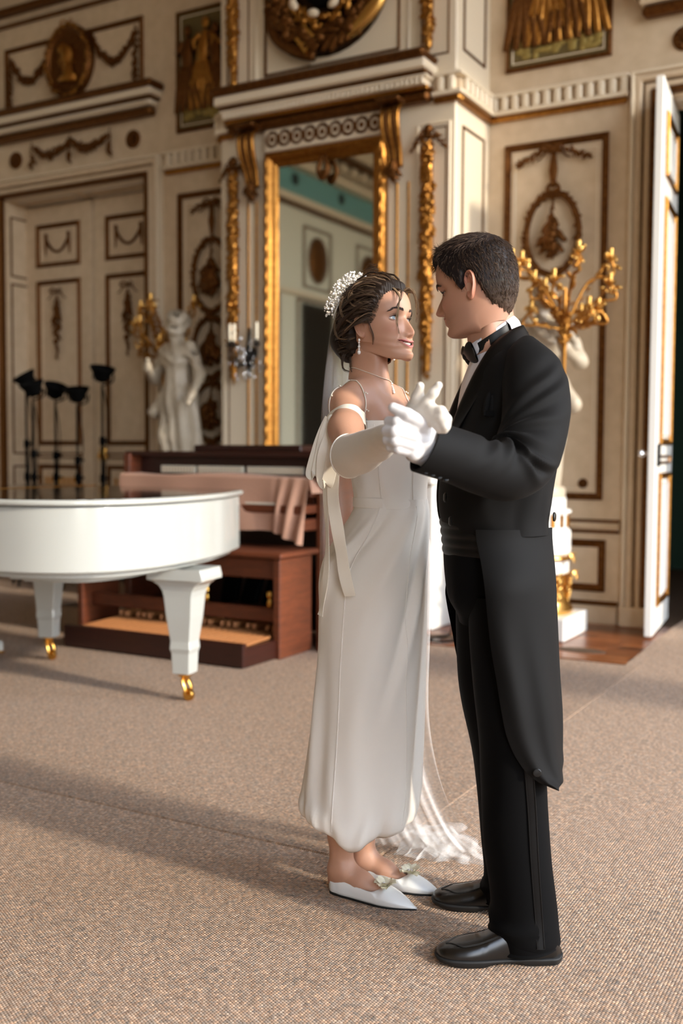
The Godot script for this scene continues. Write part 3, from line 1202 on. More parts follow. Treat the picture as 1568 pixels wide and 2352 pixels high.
func picture(called: String, label: String, x0: float, x1: float, y0: float, y1: float, z: float, sd: int) -> void:
	var o := thing(called, label, "relief panel", V((x0 + x1) / 2, y0, z))
	var hw := (x1 - x0) / 2
	var hh := y1 - y0
	var b := MB.new()
	b.box(V(0, hh / 2, 0.01), V(hw * 2 - 0.06, hh - 0.06, 0.02))
	obj("ground", b, mat("relief_ground", Color(0.40, 0.34, 0.19), 0.6, 0.3), o)
	panel_frame(o, -hw, 0, hw, hh, 0.0, 0.045, mats.old_gilding, "frame", 0.04)
	panel_frame(o, -hw + 0.045, 0.045, hw - 0.045, hh - 0.045, 0.0, 0.03, mats.ivory_paint, "frame_slip", 0.024)
	b = MB.new()
	var r := RandomNumberGenerator.new()
	r.seed = sd
	for k in 40:
		b.ball(V(r.randf_range(-hw + 0.09, hw - 0.09), r.randf_range(0.09, 0.19), 0.02), V(r.randf_range(0.02, 0.05), r.randf_range(0.015, 0.035), 0.014), Basis.IDENTITY, 7, 4)
	var rg := obj("rocky_ground", b, mat("relief_ground_pale", Color(0.62, 0.54, 0.30), 0.5, 0.5), o)
	rg.set_meta("kind", "stuff")
	for k in 4:
		b = MB.new()
		relief_figure(b, V(lerpf(-hw + 0.16, hw - 0.16, k / 3.0) + r.randf_range(-0.03, 0.03), 0.14 + r.randf_range(0, 0.04), 0.02), hh * r.randf_range(0.66, 0.80), r.randf_range(-0.2, 0.2), sd + k)
		obj("gilt_figure", b, mats.gilding if k % 2 else mats.old_gilding, o)


func overdoor(cx: float, side: String) -> void:
	var z := PANEL_Z
	var o := thing("overdoor_cornice", "projecting gilt and white cornice over the %s" % side, "cornice", V(cx, 4.18, z))
	for q in [["gilt_bed", 0.045, 0.07, 0.10, "old_gilding", 0.02], ["bead_band", 0.11, 0.05, 0.12, "ivory_paint", 0.012], ["gilt_line", 0.145, 0.02, 0.15, "old_gilding", 0.004], ["corona", 0.185, 0.06, 0.18, "ivory_paint", 0.008], ["gilt_top", 0.245, 0.06, 0.22, "old_gilding", 0.022]]:
		var b := MB.new()
		b.box(V(0, q[1], q[3] / 2), V(1.86 + q[3] * 1.6, q[2], q[3]), q[5])
		obj(q[0], b, mats[q[4]], o)
	var bb := MB.new()
	for k in 60:
		bb.ball(V(lerpf(-1.0, 1.0, k / 59.0), 0.11, 0.125), Vector3.ONE * 0.015, Basis.IDENTITY, 6, 4)
	var bo := obj("bead_row", bb, mats.ivory_paint, o)
	bo.set_meta("kind", "stuff")
	# frieze between architrave and cornice
	for s in [-1.0, 1.0]:
		rosette("rosette", "gilt rosette in the frieze over the %s, %s" % [side, "left end of the swag" if s < 0 else "right end of the swag"], V(cx + s * 0.735, 4.025, z), 0.082)
	o = thing("frieze_swag", "gilt leaf swags hung in the frieze over the %s" % side, "swag", V(cx, 4.1, z + 0.022))
	var b := MB.new()
	swag(b, V(-0.46, 0.0, 0), V(0.0, 0.02, 0), 0.10, 0.042, 61)
	swag(b, V(0.0, 0.02, 0), V(0.46, 0.0, 0), 0.10, 0.042, 62)
	for x in [-0.49, 0.0, 0.49]:
		leafy(b, [V(x, 0.06, 0.01), V(x, -0.1, 0.015), V(x, -0.2, 0.01)], [0.012, 0.02, 0.045, 0.02], 26, V(0, 0, 1), 63 + int(x * 10))
	obj("leaf_swag", b, mats.old_gilding, o)
	# framed panel and portrait medallion above
	o = thing("gilt_medallion", "oval gilt portrait medallion with swags above the %s" % side, "medallion", V(cx, 4.83, z))
	panel_frame(o, -0.86, -0.38, 0.86, 0.26, 0.0, 0.045, mats.old_gilding)
	b = MB.new()
	var sq := Basis(Vector3.RIGHT, PI / 2) * Basis.from_scale(V(0.285, 1, 0.335))
	b.lathe([Vector2(0, 0.05), Vector2(0.74, 0.045), Vector2(0.80, 0.05), Vector2(0.86, 0.085), Vector2(0.94, 0.085), Vector2(1.0, 0.05), Vector2(1.0, 0)], Vector3.ZERO, 36, sq)
	obj("medallion_dish", b, mats.old_gilding, o)
	b = MB.new()
	b.ball(V(0.0, 0.05, 0.06), V(0.075, 0.10, 0.05), Basis.IDENTITY, 12, 8)
	b.ball(V(-0.05, 0.11, 0.06), V(0.07, 0.06, 0.045), Basis.IDENTITY, 10, 6)
	b.ball(V(0.06, 0.03, 0.07), V(0.025, 0.022, 0.03))
	b.tube([V(0.0, -0.02, 0.05), V(0.01, -0.10, 0.055), V(0.0, -0.19, 0.045)], [0.045, 0.06, 0.14], 10, true, 0.5, V(0, 0, 1))
	leafy(b, ring_path(0.075, 0.09, 0.07, 16), [0.02, 0.03], 24, V(0, 0, 1), 71)
	obj("portrait_head", b, mats.gilding, o)
	b = MB.new()
	var rp := []
	for q in ring_path(0.262, 0.31, 0.07, 40):
		rp.append(q)
	leafy(b, rp, [0.028, 0.028], 90, V(0, 0, 1), 72)
	bow(b, V(0, 0.34, 0.04), 0.14)
	obj("medallion_rim", b, mats.gilding, o)
	for s in [-1.0, 1.0]:
		b = MB.new()
		swag(b, V(s * 0.25, 0.2, 0), V(s * 0.77, 0.14, 0), 0.26, 0.042, 73 + int(s))
		leafy(b, [V(s * 0.78, 0.18, 0.01), V(s * 0.78, -0.1, 0.015), V(s * 0.78, -0.34, 0.01)], [0.02, 0.035, 0.04, 0.045, 0.03], 40, V(0, 0, 1), 76 + int(s))
		obj("side_swag", b, mats.old_gilding, o)


func build_ornaments() -> void:
	var z := PANEL_Z
	garland("gilt_garland", "tall gilt leaf garland on the pilaster right of the mirror", -3.14, 1.74, 3.48)
	garland("gilt_garland", "tall gilt leaf garland on the pilaster left of the mirror, behind the sconce", -4.80, 1.75, 3.47)
	garland("gilt_garland", "upper gilt garland above the cornice, left of the round trophy", -4.80, 4.0, 5.1)
	garland("gilt_garland", "upper gilt garland above the cornice, right of the round trophy", -3.15, 3.99, 5.1)
	overdoor(-7.1, "closed double door")
	overdoor(-0.81, "open white door")
	picture("relief_panel", "gilt relief of standing figures at the top right in a gilt frame", -2.82, -2.04, 4.0, 5.1, z, 20)
	picture("relief_panel", "dark gilt relief panel between the overdoor medallion and the chimney breast", -5.86, -5.09, 4.0, 5.03, z, 40)
	# bow, ribbon and wreath of the right-hand panel
	var o := thing("panel_ornament", "gilt ribbon bow with oval wreath on the panel behind the groom", "panel ornament", V(-2.437, 2.80, z + 0.022))
	var b := MB.new()
	bow(b, V(0, 0.60, 0.01), 0.14)
	for s in [-1.0, 1.0]:
		leafy(b, spline([V(0, 0.60, 0.015), V(s * 0.12, 0.585, 0.02), V(s * 0.2, 0.535, 0.02), V(s * 0.275, 0.52, 0.015)], 4), [0.034, 0.026, 0.03, 0.024], 34, V(0, 0, 1), 12 + int(s))
	b.tube([V(0, 0.58, 0.012), V(0, 0.45, 0.02), V(0, 0.33, 0.012)], [0.018, 0.035, 0.015], 8, true, 0.5, V(0, 0, 1))
	b.tube(ring_path(0.045, 0.05, 0.0, 18).map(func(q): return q + V(0, 0.31, 0.02)), 0.014, 7)
	obj("ribbon_bow", b, mats.old_gilding, o)
	oval_wreath(o, V(0, 0, 0), 0.195, 0.29, 14, mats.old_gilding, 0.2)
	# three linked ovals of the left-hand panel
	o = thing("panel_ornament", "chain of three linked gilt ovals on the panel beside the left statue", "panel ornament", V(-5.47, 2.0, z + 0.022))
	b = MB.new()
	for s in [-1.0, 1.0]:
		leafy(b, spline([V(0, 1.36, 0.015), V(s * 0.12, 1.345, 0.02), V(s * 0.22, 1.29, 0.02)], 4), [0.034, 0.03, 0.024], 26, V(0, 0, 1), 15 + int(s))
	b.tube([V(0, 1.34, 0.012), V(0, 1.2, 0.02), V(0, 1.08, 0.012)], [0.018, 0.035, 0.015], 8, true, 0.5, V(0, 0, 1))
	bow(b, V(0, 1.36, 0.01), 0.14)
	obj("ribbon_bow", b, mats.old_gilding, o)
	for q in [[0.74, 0.31], [0.12, 0.26], [-0.44, 0.25]]:
		oval_wreath(o, V(0, q[0], 0), 0.19, q[1], 16 + int(q[0] * 10), mats.old_gilding, 0.24)
	b = MB.new()
	leafy(b, [V(0, -0.68, 0.02), V(0, -0.78, 0.03), V(0, -0.9, 0.02)], [0.05, 0.05, 0.015], 30, V(0, 0, 1), 19)
	obj("tail_drop", b, mats.old_gilding, o)
	rosette("rosette", "small dark gilt rosette low on the panel behind the groom", V(-2.19, 1.005, z), 0.035)
	# round trophy with a dial over the mirror
	o = thing("wall_trophy", "large round gilt trophy with a dark dial above the mirror cornice", "wall trophy", V(-3.98, 4.66, -6.83))
	b = MB.new()
	b.lathe([Vector2(0, 0.05), Vector2(0.40, 0.06), Vector2(0.50, 0.04), Vector2(0.52, 0.0)], Vector3.ZERO, 36, Basis(Vector3.RIGHT, PI / 2))
	obj("backing", b, mat("trophy_dark", Color(0.20, 0.125, 0.055), 0.5, 0.7), o)
	b = MB.new()
	b.lathe([Vector2(0.0, 0.13), Vector2(0.07, 0.13), Vector2(0.08, 0.15), Vector2(0.12, 0.15), Vector2(0.13, 0.12), Vector2(0.17, 0.10), Vector2(0.17, 0.04)], V(0, -0.02, 0), 28, Basis(Vector3.RIGHT, PI / 2))
	obj("dial", b, mats.black_metal, o)
	b = MB.new()
	b.lathe([Vector2(0.0, 0.14), Vector2(0.06, 0.14), Vector2(0.068, 0.13)], V(0, -0.02, 0.004), 20, Basis(Vector3.RIGHT, PI / 2))
	obj("dial_centre", b, mats.gilding, o)
	b = MB.new()
	leafy(b, ring_path(0.42, 0.42, 0.06, 40), [0.11, 0.10], 190, V(0, 0, 1), 22)
	obj("leaf_rim", b, mats.old_gilding, o)
	b = MB.new()
	leafy(b, ring_path(0.28, 0.30, 0.08, 40), [0.07, 0.06], 90, V(0, 0, 1), 24)
	obj("leaf_ring", b, mats.gilding, o)
	b = MB.new()
	b.tube(spline([V(0.52, -0.08, 0.06), V(0.45, -0.26, 0.10), V(0.28, -0.40, 0.10), V(0.16, -0.45, 0.08)], 5), [0.02, 0.035, 0.05, 0.055, 0.06, 0.06, 0.06, 0.058, 0.055, 0.05, 0.05, 0.045, 0.04, 0.035, 0.03, 0.02], 9, true, 0.6, V(0, 0, 1))
	obj("scroll_ribbon", b, mats.bright_gilding, o)
	b = MB.new()
	b.tube(spline([V(-0.5, -0.1, 0.05), V(-0.42, -0.32, 0.08), V(-0.25, -0.46, 0.08), V(-0.08, -0.52, 0.06)], 5), 0.045, 8, true, 0.6, V(0, 0, 1))
	obj("scroll_ribbon", b, mats.old_gilding, o)
	b = MB.new()
	b.prism([V(-0.22, -0.40, 0.08), V(-0.14, -0.30, 0.08), V(-0.05, -0.40, 0.08), V(-0.13, -0.52, 0.08)], V(0, 0, 0.04))
	obj("gilt_lozenge", b, mats.bright_gilding, o)
	b = MB.new()
	for q in [V(-0.06, -0.24, 0.12), V(0.11, -0.2, 0.12), V(0.17, -0.13, 0.12), V(-0.24, -0.08, 0.12), V(-0.23, -0.15, 0.12), V(-0.27, -0.02, 0.12)]:
		b = MB.new()
		b.ball(q, V(0.05, 0.032, 0.025), Basis(V(0, 0, 1), q.x * 4.0))
		obj("pale_leaf", b, mats.ivory_paint, o)
	# gilt scroll band over the mirror
	o = thing("scroll_band", "row of gilt interlaced scrolls above the mirror frame", "scroll band", V(-4.0, 3.585, -6.785))
	for k in 9:
		b = MB.new()
		var c := V(-0.44 + k * 0.11, 0, 0)
		b.tube(ring_path(0.048, 0.052, 0.006, 16).map(func(q): return q + c), 0.011, 6, true, 0.7, V(0, 0, 1))
		b.ball(c + V(0, 0, 0.008), V(0.02, 0.022, 0.012))
		b.tube(spline([c + V(0.03, 0.05, 0.006), c + V(0.055, 0.0, 0.01), c + V(0.08, -0.05, 0.006)], 4), 0.009, 5)
		obj("scroll", b, mats.old_gilding, o)
	# brackets either side
	for s in [-1.0, 1.0]:
		o = thing("gilt_bracket", "fluted gilt bracket under the cornice at the mirror's %s upper corner" % ("left" if s < 0 else "right"), "bracket", V(-4.0 + s * 0.61, 3.68, -6.80))
		for k in 5:
			b = MB.new()
			var x := (k - 2) * 0.03
			b.tube(spline([V(x, 0, 0.05), V(x, -0.08, 0.13), V(x, -0.2, 0.12), V(x * 0.8, -0.32, 0.06), V(x * 0.7, -0.44, 0.03)], 4), 0.017, 7)
			obj("flute", b, mats.old_gilding if k % 2 else mats.gilding, o)
		b = MB.new()
		b.box(V(0, 0.0, 0.095), V(0.19, 0.03, 0.17), 0.01)
		obj("cap", b, mats.old_gilding, o)
		b = MB.new()
		leafy(b, [V(0, -0.42, 0.04), V(0, -0.48, 0.05), V(0, -0.55, 0.03)], [0.07, 0.05, 0.012], 26, V(0, 0, 1), 41)
		obj("leaf_drop", b, mats.old_gilding, o)
	build_mirror()
	build_sconce("wall_sconce", "crystal and candle wall sconce left of the mirror", V(-4.66, 1.98, -6.83))


func build_mirror() -> void:
	var o := thing("wall_mirror", "tall gilt-framed mirror over the mantel behind the bride", "mirror", V(-3.965, 1.06, -6.83))
	var b := MB.new()
	b.box(V(0, 1.165, 0.012), V(0.90, 2.35, 0.02))
	obj("glass", b, mats.mirror_glass, o)
	b = MB.new()
	b.sweep([Vector2(0, 0), Vector2(0, 0.05), Vector2(0.012, 0.07), Vector2(0.035, 0.075), Vector2(0.055, 0.06), Vector2(0.065, 0.045), Vector2(0.085, 0.05), Vector2(0.105, 0.035), Vector2(0.115, 0.015)], [V(-0.545, 0, 0), V(0.49, 0, 0), V(0.49, 2.43, 0), V(-0.545, 2.43, 0)], V(0, 0, 1), true)
	obj("frame", b, mats.gilding, o)
	for s in [-0.515, 0.46]:
		b = MB.new()
		for k in 22:
			b.tube([V(s, 0.05 + k * 0.107, 0.072), V(s, 0.10 + k * 0.107, 0.078), V(s, 0.147 + k * 0.107, 0.072)], [0.013, 0.018, 0.013], 8)
		obj("reeded_edge", b, mats.gilding, o).set_meta("kind", "stuff")
	b = MB.new()
	b.tube(spline([V(-0.01, 2.34, 0.08), V(-0.045, 2.24, 0.09), V(-0.01, 2.17, 0.09), V(0.03, 2.24, 0.09), V(0.0, 2.34, 0.08)], 5), 0.018, 7)
	b.ball(V(-0.005, 2.2, 0.09), V(0.028, 0.04, 0.02))
	obj("crest_knot", b, mats.old_gilding, o)


func build_sconce(called: String, label: String, at: Vector3) -> void:
	var o := thing(called, label, "sconce", at)
	var b := MB.new()
	b.lathe([Vector2(0, 0.06), Vector2(0.03, 0.05), Vector2(0.05, 0.02), Vector2(0.055, 0)], Vector3.ZERO, 14, Basis(Vector3.RIGHT, PI / 2))
	b.tube([V(0, -0.18, 0.03), V(0, 0.0, 0.06), V(0, 0.2, 0.03)], [0.012, 0.02, 0.01], 8)
	obj("back_plate", b, mats.iron, o)
	for q in [-1.0, 0.0, 1.0]:
		b = MB.new()
		var tip := V(q * 0.125, 0.04 + 0.02 * absf(q), 0.12 + 0.12 * (1.0 - absf(q)))
		b.tube(spline([V(0, -0.02, 0.04), V(q * 0.06, -0.10, 0.10), tip + V(0, -0.08, 0), tip], 5), 0.008, 6)
		b.lathe([Vector2(0.0, -0.01), Vector2(0.03, 0.0), Vector2(0.034, 0.012), Vector2(0.012, 0.01), Vector2(0.014, 0.04)], tip, 12)
		var arm := obj("arm", b, mats.iron, o)
		b = MB.new()
		b.tube([tip + V(0, 0.03, 0), tip + V(0, 0.17, 0)], 0.011, 10)
		obj("candle", b, mats.wax, arm)
	b = MB.new()
	var r := RandomNumberGenerator.new()
	r.seed = 9
	for k in 46:
		var a := r.randf() * TAU
		var rr := r.randf_range(0.04, 0.16)
		var p := V(cos(a) * rr, r.randf_range(-0.2, 0.12), 0.09 + sin(a) * rr * 0.6)
		b.ball(p, V(0.008, 0.018, 0.008), Basis.IDENTITY, 5, 3)
	obj("crystal_drop", b, mats.crystal, o).set_meta("kind", "stuff")


# ---------------------------------------------------------------- candelabra statues
func candelabrum(o: Node3D, at: Vector3, sd: int, h := 0.75) -> void:
	var r := RandomNumberGenerator.new()
	r.seed = sd
	var b := MB.new()
	b.tube([at + V(0, -0.32, 0), at + V(0, -0.1, 0), at, at + V(0, h * 0.5, 0)], [0.010, 0.016, 0.024, 0.012], 8)
	leafy(b, [at + V(0, -0.05, 0), at + V(0, 0.1, 0)], [0.04, 0.05], 20, V(0, 0, 1), sd)
	var tips := []
	for k in 13:
		var a := TAU * k / 13.0 * 3.0 + 0.4
		var lvl := k % 3
		var tip := at + V(cos(a) * (0.22 + 0.06 * lvl), h * (0.35 + 0.28 * lvl) - 0.05, sin(a) * 0.19)
		var mid := at + V(cos(a) * 0.17, h * 0.10 + 0.14 * lvl, sin(a) * 0.14)
		b.tube(spline([at + V(0, h * 0.06, 0), mid, mid.lerp(tip, 0.6) + V(cos(a) * 0.08, -0.05, 0), tip], 5), 0.010, 6)
		tips.append(tip)
		leafy(b, [at + V(0, h * 0.06, 0), mid, tip], [0.02, 0.035, 0.035, 0.03], 14, V(cos(a), 0.2, sin(a)).normalized(), sd * 50 + k, 0.9)
	obj("branches", b, mats.gilding, o)
	for t in tips:
		b = MB.new()
		b.lathe([Vector2(0.0, -0.03), Vector2(0.015, -0.02), Vector2(0.034, 0.0), Vector2(0.036, 0.012), Vector2(0.014, 0.012), Vector2(0.018, 0.06), Vector2(0.0, 0.062)], t, 10)
		for k in 7:
			b.ball(t + V(r.randf_range(-0.05, 0.05), r.randf_range(-0.07, 0.02), r.randf_range(-0.05, 0.05)), V(0.026, 0.01, 0.014), Basis(V(r.randf(), r.randf(), r.randf() + 0.1).normalized(), r.randf() * TAU), 6, 4)
		obj("drip_cup", b, mats.bright_gilding, o)


func fold_field(p: Vector3) -> float:
	if p.y > 1.02:
		return 0.008 * sin(p.x * 46.0 + p.y * 60.0 + p.z * 30.0)
	return 0.009 * sin(atan2(p.x, p.z) * 8.0 + p.y * 6.0) * clampf((1.15 - p.y) * 2.0, 0.0, 1.0)


func build_statues() -> void:
	for s in 2:
		var mir := 1.0 if s == 0 else -1.0
		var x := -2.29 if s == 0 else -5.48
		var z := -6.80 if s == 0 else -6.95
		var who := "on the column behind the groom" if s == 0 else "rising behind the organ at the left"
		var col := thing("statue_pedestal", "white fluted column with gilt mounts on a square plinth, %s" % ("right of the groom's coat" if s == 0 else "hidden behind the organ"), "pedestal", V(x, 0, z))
		var b := MB.new()
		b.box(V(0, 0.075, 0), V(0.52, 0.15, 0.52), 0.008)
		obj("plinth", b, mats.stone_white, col)
		b = MB.new()
		b.lathe([Vector2(0.22, 0.15), Vector2(0.23, 0.18), Vector2(0.21, 0.21), Vector2(0.20, 0.24), Vector2(0.19, 0.40), Vector2(0.205, 0.42)], Vector3.ZERO, 28)
		obj("gilt_base", b, mats.bright_gilding, col)
		b = MB.new()
		b.lathe([Vector2(0.195, 0.42), Vector2(0.195, 0.51), Vector2(0.19, 0.54), Vector2(0.205, 0.56), Vector2(0.205, 0.70), Vector2(0.195, 0.71), Vector2(0.185, 0.72), Vector2(0.185, 0.82), Vector2(0.205, 0.825), Vector2(0.205, 0.845), Vector2(0.17, 0.85), Vector2(0.17, 0.925), Vector2(0, 0.925)], Vector3.ZERO, 32)
		obj("shaft", b, mats.stone_white, col)
		for k in 16:
			b = MB.new()
			var a := TAU * k / 16.0
			b.box(V(cos(a) * 0.186, 0.77, sin(a) * 0.186), V(0.014, 0.085, 0.034), 0.005, Basis(Vector3.UP, -a))
			obj("gilt_flute", b, mats.gilding, col)
		b = MB.new()
		b.tube(ring_path(0.205, 0.205, 0.0, 28).map(func(q): return V(q.x, 0.525, q.y)), 0.018, 8)
		for k in 4:
			var a := TAU * (k + 0.2) / 4.0
			for yy in [[0.53, 0.045], [0.42, 0.07]]:
				leafy(b, [V(cos(a) * 0.20, yy[0], sin(a) * 0.20), V(cos(a) * (0.21 + yy[1]), yy[0] + 0.03, sin(a) * (0.21 + yy[1])), V(cos(a) * (0.22 + yy[1]), yy[0] - 0.02, sin(a) * (0.22 + yy[1]))], [0.03, 0.03, 0.02], 14, V(cos(a), 0, sin(a)), 80 + k)
		for k in 10:
			var a := TAU * k / 10.0
			leafy(b, [V(cos(a) * 0.19, 0.24, sin(a) * 0.19), V(cos(a) * 0.2, 0.42, sin(a) * 0.2)], [0.03, 0.045, 0.03], 10, V(cos(a), 0, sin(a)), 90 + k)
		obj("gilt_mount", b, mats.bright_gilding, col)
		# the marble woman
		var o := thing("statue", "marble draped woman with a gilt candelabrum, %s" % who, "statue", V(x, 0.925, z), 0.35 if s == 0 else -0.2)
		b = MB.new()
		var m := mir
		var bones := [
			[V(m * 0.05, 0.10, 0.02), V(m * 0.06, 0.42, 0.05), 0.075, 0.085], [V(m * 0.06, 0.42, 0.05), V(m * 0.04, 0.74, 0.0), 0.085, 0.11],
			[V(-m * 0.06, 0.10, -0.02), V(-m * 0.06, 0.42, 0.0), 0.08, 0.085], [V(-m * 0.06, 0.42, 0.0), V(-m * 0.04, 0.74, 0.0), 0.085, 0.11],
			[V(0, 0.70, 0), V(0, 0.88, 0), 0.13, 0.10], [V(0, 0.88, 0.0), V(0.01, 1.06, 0.01), 0.10, 0.115],
			[V(-0.06, 1.05, 0.06), V(-0.06, 1.05, 0.06), 0.055, 0.055], [V(0.06, 1.05, 0.06), V(0.06, 1.05, 0.06), 0.055, 0.055],
			[V(-0.13, 1.14, 0), V(0.13, 1.14, 0), 0.058, 0.058], [V(0, 1.14, 0), V(0, 1.27, 0.015), 0.052, 0.045],
			[V(0, 1.30, 0.02), V(0, 1.38, 0.015), 0.072, 0.088], [V(0, 1.36, -0.07), V(0, 1.40, -0.09), 0.05, 0.04], [V(0, 1.315, 0.085), V(0, 1.29, 0.08), 0.014, 0.02],
			[V(m * 0.16, 1.13, 0), V(m * 0.24, 0.90, 0.06), 0.05, 0.042], [V(m * 0.24, 0.90, 0.06), V(m * 0.13, 0.98, 0.22), 0.042, 0.03], [V(m * 0.13, 0.98, 0.22), V(m * 0.09, 1.03, 0.25), 0.032, 0.022],
			[V(-m * 0.16, 1.13, 0), V(-m * 0.25, 0.92, -0.02), 0.05, 0.042], [V(-m * 0.25, 0.92, -0.02), V(-m * 0.30, 0.74, 0.12), 0.042, 0.03], [V(-m * 0.30, 0.74, 0.12), V(-m * 0.31, 0.68, 0.16), 0.032, 0.02],
			[V(-m * 0.12, 0.80, -0.05), V(-m * 0.18, 0.1, -0.06), 0.05, 0.06], [V(m * 0.11, 0.78, 0.03), V(m * 0.2, 0.62, 0.1), 0.05, 0.06],
		]
		b.lathe([Vector2(0.0, 0.0), Vector2(0.16, 0.0), Vector2(0.165, 0.01), Vector2(0.165, 0.05), Vector2(0.15, 0.075), Vector2(0.0, 0.08)], Vector3.ZERO, 24)
		nets(b, bones, 0.0155, 0.05, fold_field)
		obj("figure", b, mats.marble, o)
		candelabrum(o, o.transform.affine_inverse() * (V(-2.06, 1.97, -6.53) if s == 0 else V(-5.78, 1.98, -7.12)), 5 + s, 0.6)
# ---------------------------------------------------------------- white grand piano
func build_piano() -> void:
	var o := thing("grand_piano", "glossy white grand piano with brass casters at the left", "piano", V(-3.9, 0, -4.0))
	var base := V(3.9, 0, 4.0)
	# plan outline, tail towards +x, straight bass side towards -z
	var pts := [V(-4.95, 0, -3.19), V(-4.3, 0, -3.19), V(-3.9, 0, -3.20), V(-3.54, 0, -3.24), V(-3.34, 0, -3.30), V(-3.19, 0, -3.41), V(-3.11, 0, -3.56), V(-3.08, 0, -3.76), V(-3.09, 0, -3.97), V(-3.12, 0, -4.17), V(-3.17, 0, -4.36), V(-3.24, 0, -4.55), V(-3.33, 0, -4.76)]
	var line := spline(pts, 5)
	line.append_array([V(-3.37, 0, -4.80), V(-3.9, 0, -4.80), V(-4.95, 0, -4.80)])
	var rim := MB.new()
	var rows := []
	for y in [0.690, 0.694, 0.698, 0.972, 0.976, 0.98]:
		var e: float = 0.004 if y == 0.690 or y == 0.98 else 0.0
		var row := PackedVector3Array()
		for q in inset_line(line, e):
			row.append(q + V(0, y, 0) + base)
		rows.append(row)
	rim.grid(rows, true)
	var floor_out := inset_line(line, 0.004).map(func(q): return q + V(0, 0.690, 0) + base)
	rim.prism(floor_out, V(0, 0.02, 0))
	obj("rim", rim, mats.piano_lacquer, o)
	# lid overhanging the rim
	var lid := MB.new()
	rows = []
	for q in [[0.984, -0.004], [0.985, -0.016], [0.992, -0.022], [1.004, -0.022], [1.010, -0.014], [1.011, -0.006]]:
		var row := PackedVector3Array()
		for p in inset_line(line, q[1]):
			row.append(p + V(0, q[0], 0) + base)
		rows.append(row)
	lid.grid(rows, true)
	lid.prism(inset_line(line, -0.006).map(func(p): return p + V(0, 1.0, 0) + base), V(0, 0.0112, 0))
	obj("lid", lid, mats.piano_lacquer, o)
	var cover := MB.new()
	cover.prism(inset_line(line, 0.012).map(func(p): return p + V(0, 1.0112, 0) + base), V(0, 0.0022, 0))
	obj("lid_top", cover, mat("dark_lacquer", Color(0.085, 0.07, 0.06), 0.07, 0.0, 0.6), o)
	var seam := MB.new()
	seam.box(V(-4.42, 1.0144, -4.0) + base, V(0.012, 0.004, 1.60), 0.001)
	obj("lid_hinge", seam, mats.brass, o)
	# stepped boards under the tail
	for q in [[0.664, 0.05, 0.028], [0.642, 0.14, 0.024], [0.620, 0.24, 0.022]]:
		var s := MB.new()
		var ring := []
		for p in inset_line(line, q[1]):
			if p.x > -3.62 - q[1] * 0.2:
				ring.append(p + V(0, q[0], 0) + base)
		s.prism(ring, V(0, q[2] + 0.006, 0))
		obj("underboard", s, mats.piano_lacquer, o)
	for q in [[-3.16, -4.05, 1.0, 0.18], [-4.46, -4.44, 0.92, 0.35], [-4.72, -3.32, 0.92, 0.1]]:
		piano_leg(o, V(q[0], 0, q[1]) + base, q[2], q[3])
	# pedal lyre under the keyboard end
	var ly := MB.new()
	for s in [-1.0, 1.0]:
		ly.box(V(-4.72, 0.38, -4.12 + s * 0.09) + base, V(0.03, 0.60, 0.035), 0.008)
	ly.box(V(-4.72, 0.09, -4.12) + base, V(0.16, 0.07, 0.30), 0.012)
	var lo := obj("pedal_lyre", ly, mats.piano_lacquer, o)
	for k in 3:
		var pd := MB.new()
		pd.box(V(-4.62, 0.075, -4.19 + k * 0.07) + base, V(0.12, 0.014, 0.03), 0.006)
		obj("pedal", pd, mats.brass, lo)


func inset_line(line: Array, d: float) -> Array:
	if d == 0.0:
		return line.duplicate()
	var out := []
	var m := line.size()
	var sg := inset_sign(line)
	for i in m:
		var a: Vector3 = line[(i - 1 + m) % m]
		var c: Vector3 = line[(i + 1) % m]
		var b: Vector3 = line[i]
		var n0 := V(b.z - a.z, 0, a.x - b.x).normalized()
		var n1 := V(c.z - b.z, 0, b.x - c.x).normalized()
		var nn := n0 + n1
		nn = nn / maxf(0.5, nn.dot(n0))
		out.append(b - nn * d if sg else b + nn * d)
	return out


func inset_sign(line: Array) -> bool:
	var a := 0.0
	for i in line.size():
		var p: Vector3 = line[i]
		var q: Vector3 = line[(i + 1) % line.size()]
		a += p.x * q.z - q.x * p.z
	return a > 0.0


func square_loft(b: MB, at: Vector3, prof: Array, turn: float) -> void:
	# prof: [height, half x, half z]; faceted square column with small chamfers
	for k in prof.size() - 1:
		var ra := []
		var rb := []
		for e in [[0, ra], [1, rb]]:
			var q: Array = prof[k + e[0]]
			for c in [[1, 1, 0], [1, 1, 1], [-1, 1, 1], [-1, 1, 0], [-1, -1, 0], [-1, -1, 1], [1, -1, 1], [1, -1, 0]]:
				var ch := 0.004
				var p := V(c[0] * (q[1] - (ch if c[2] == 1 else 0.0)), q[0], c[1] * (q[2] - (ch if c[2] == 0 else 0.0)))
				e[1].append(at + p.rotated(Vector3.UP, turn))
		var mid: Vector3 = at + V(0, (prof[k][0] + prof[k + 1][0]) / 2, 0)
		for j in 8:
			var j2 := (j + 1) % 8
			b.face([ra[j], ra[j2], rb[j2], rb[j]], mid)


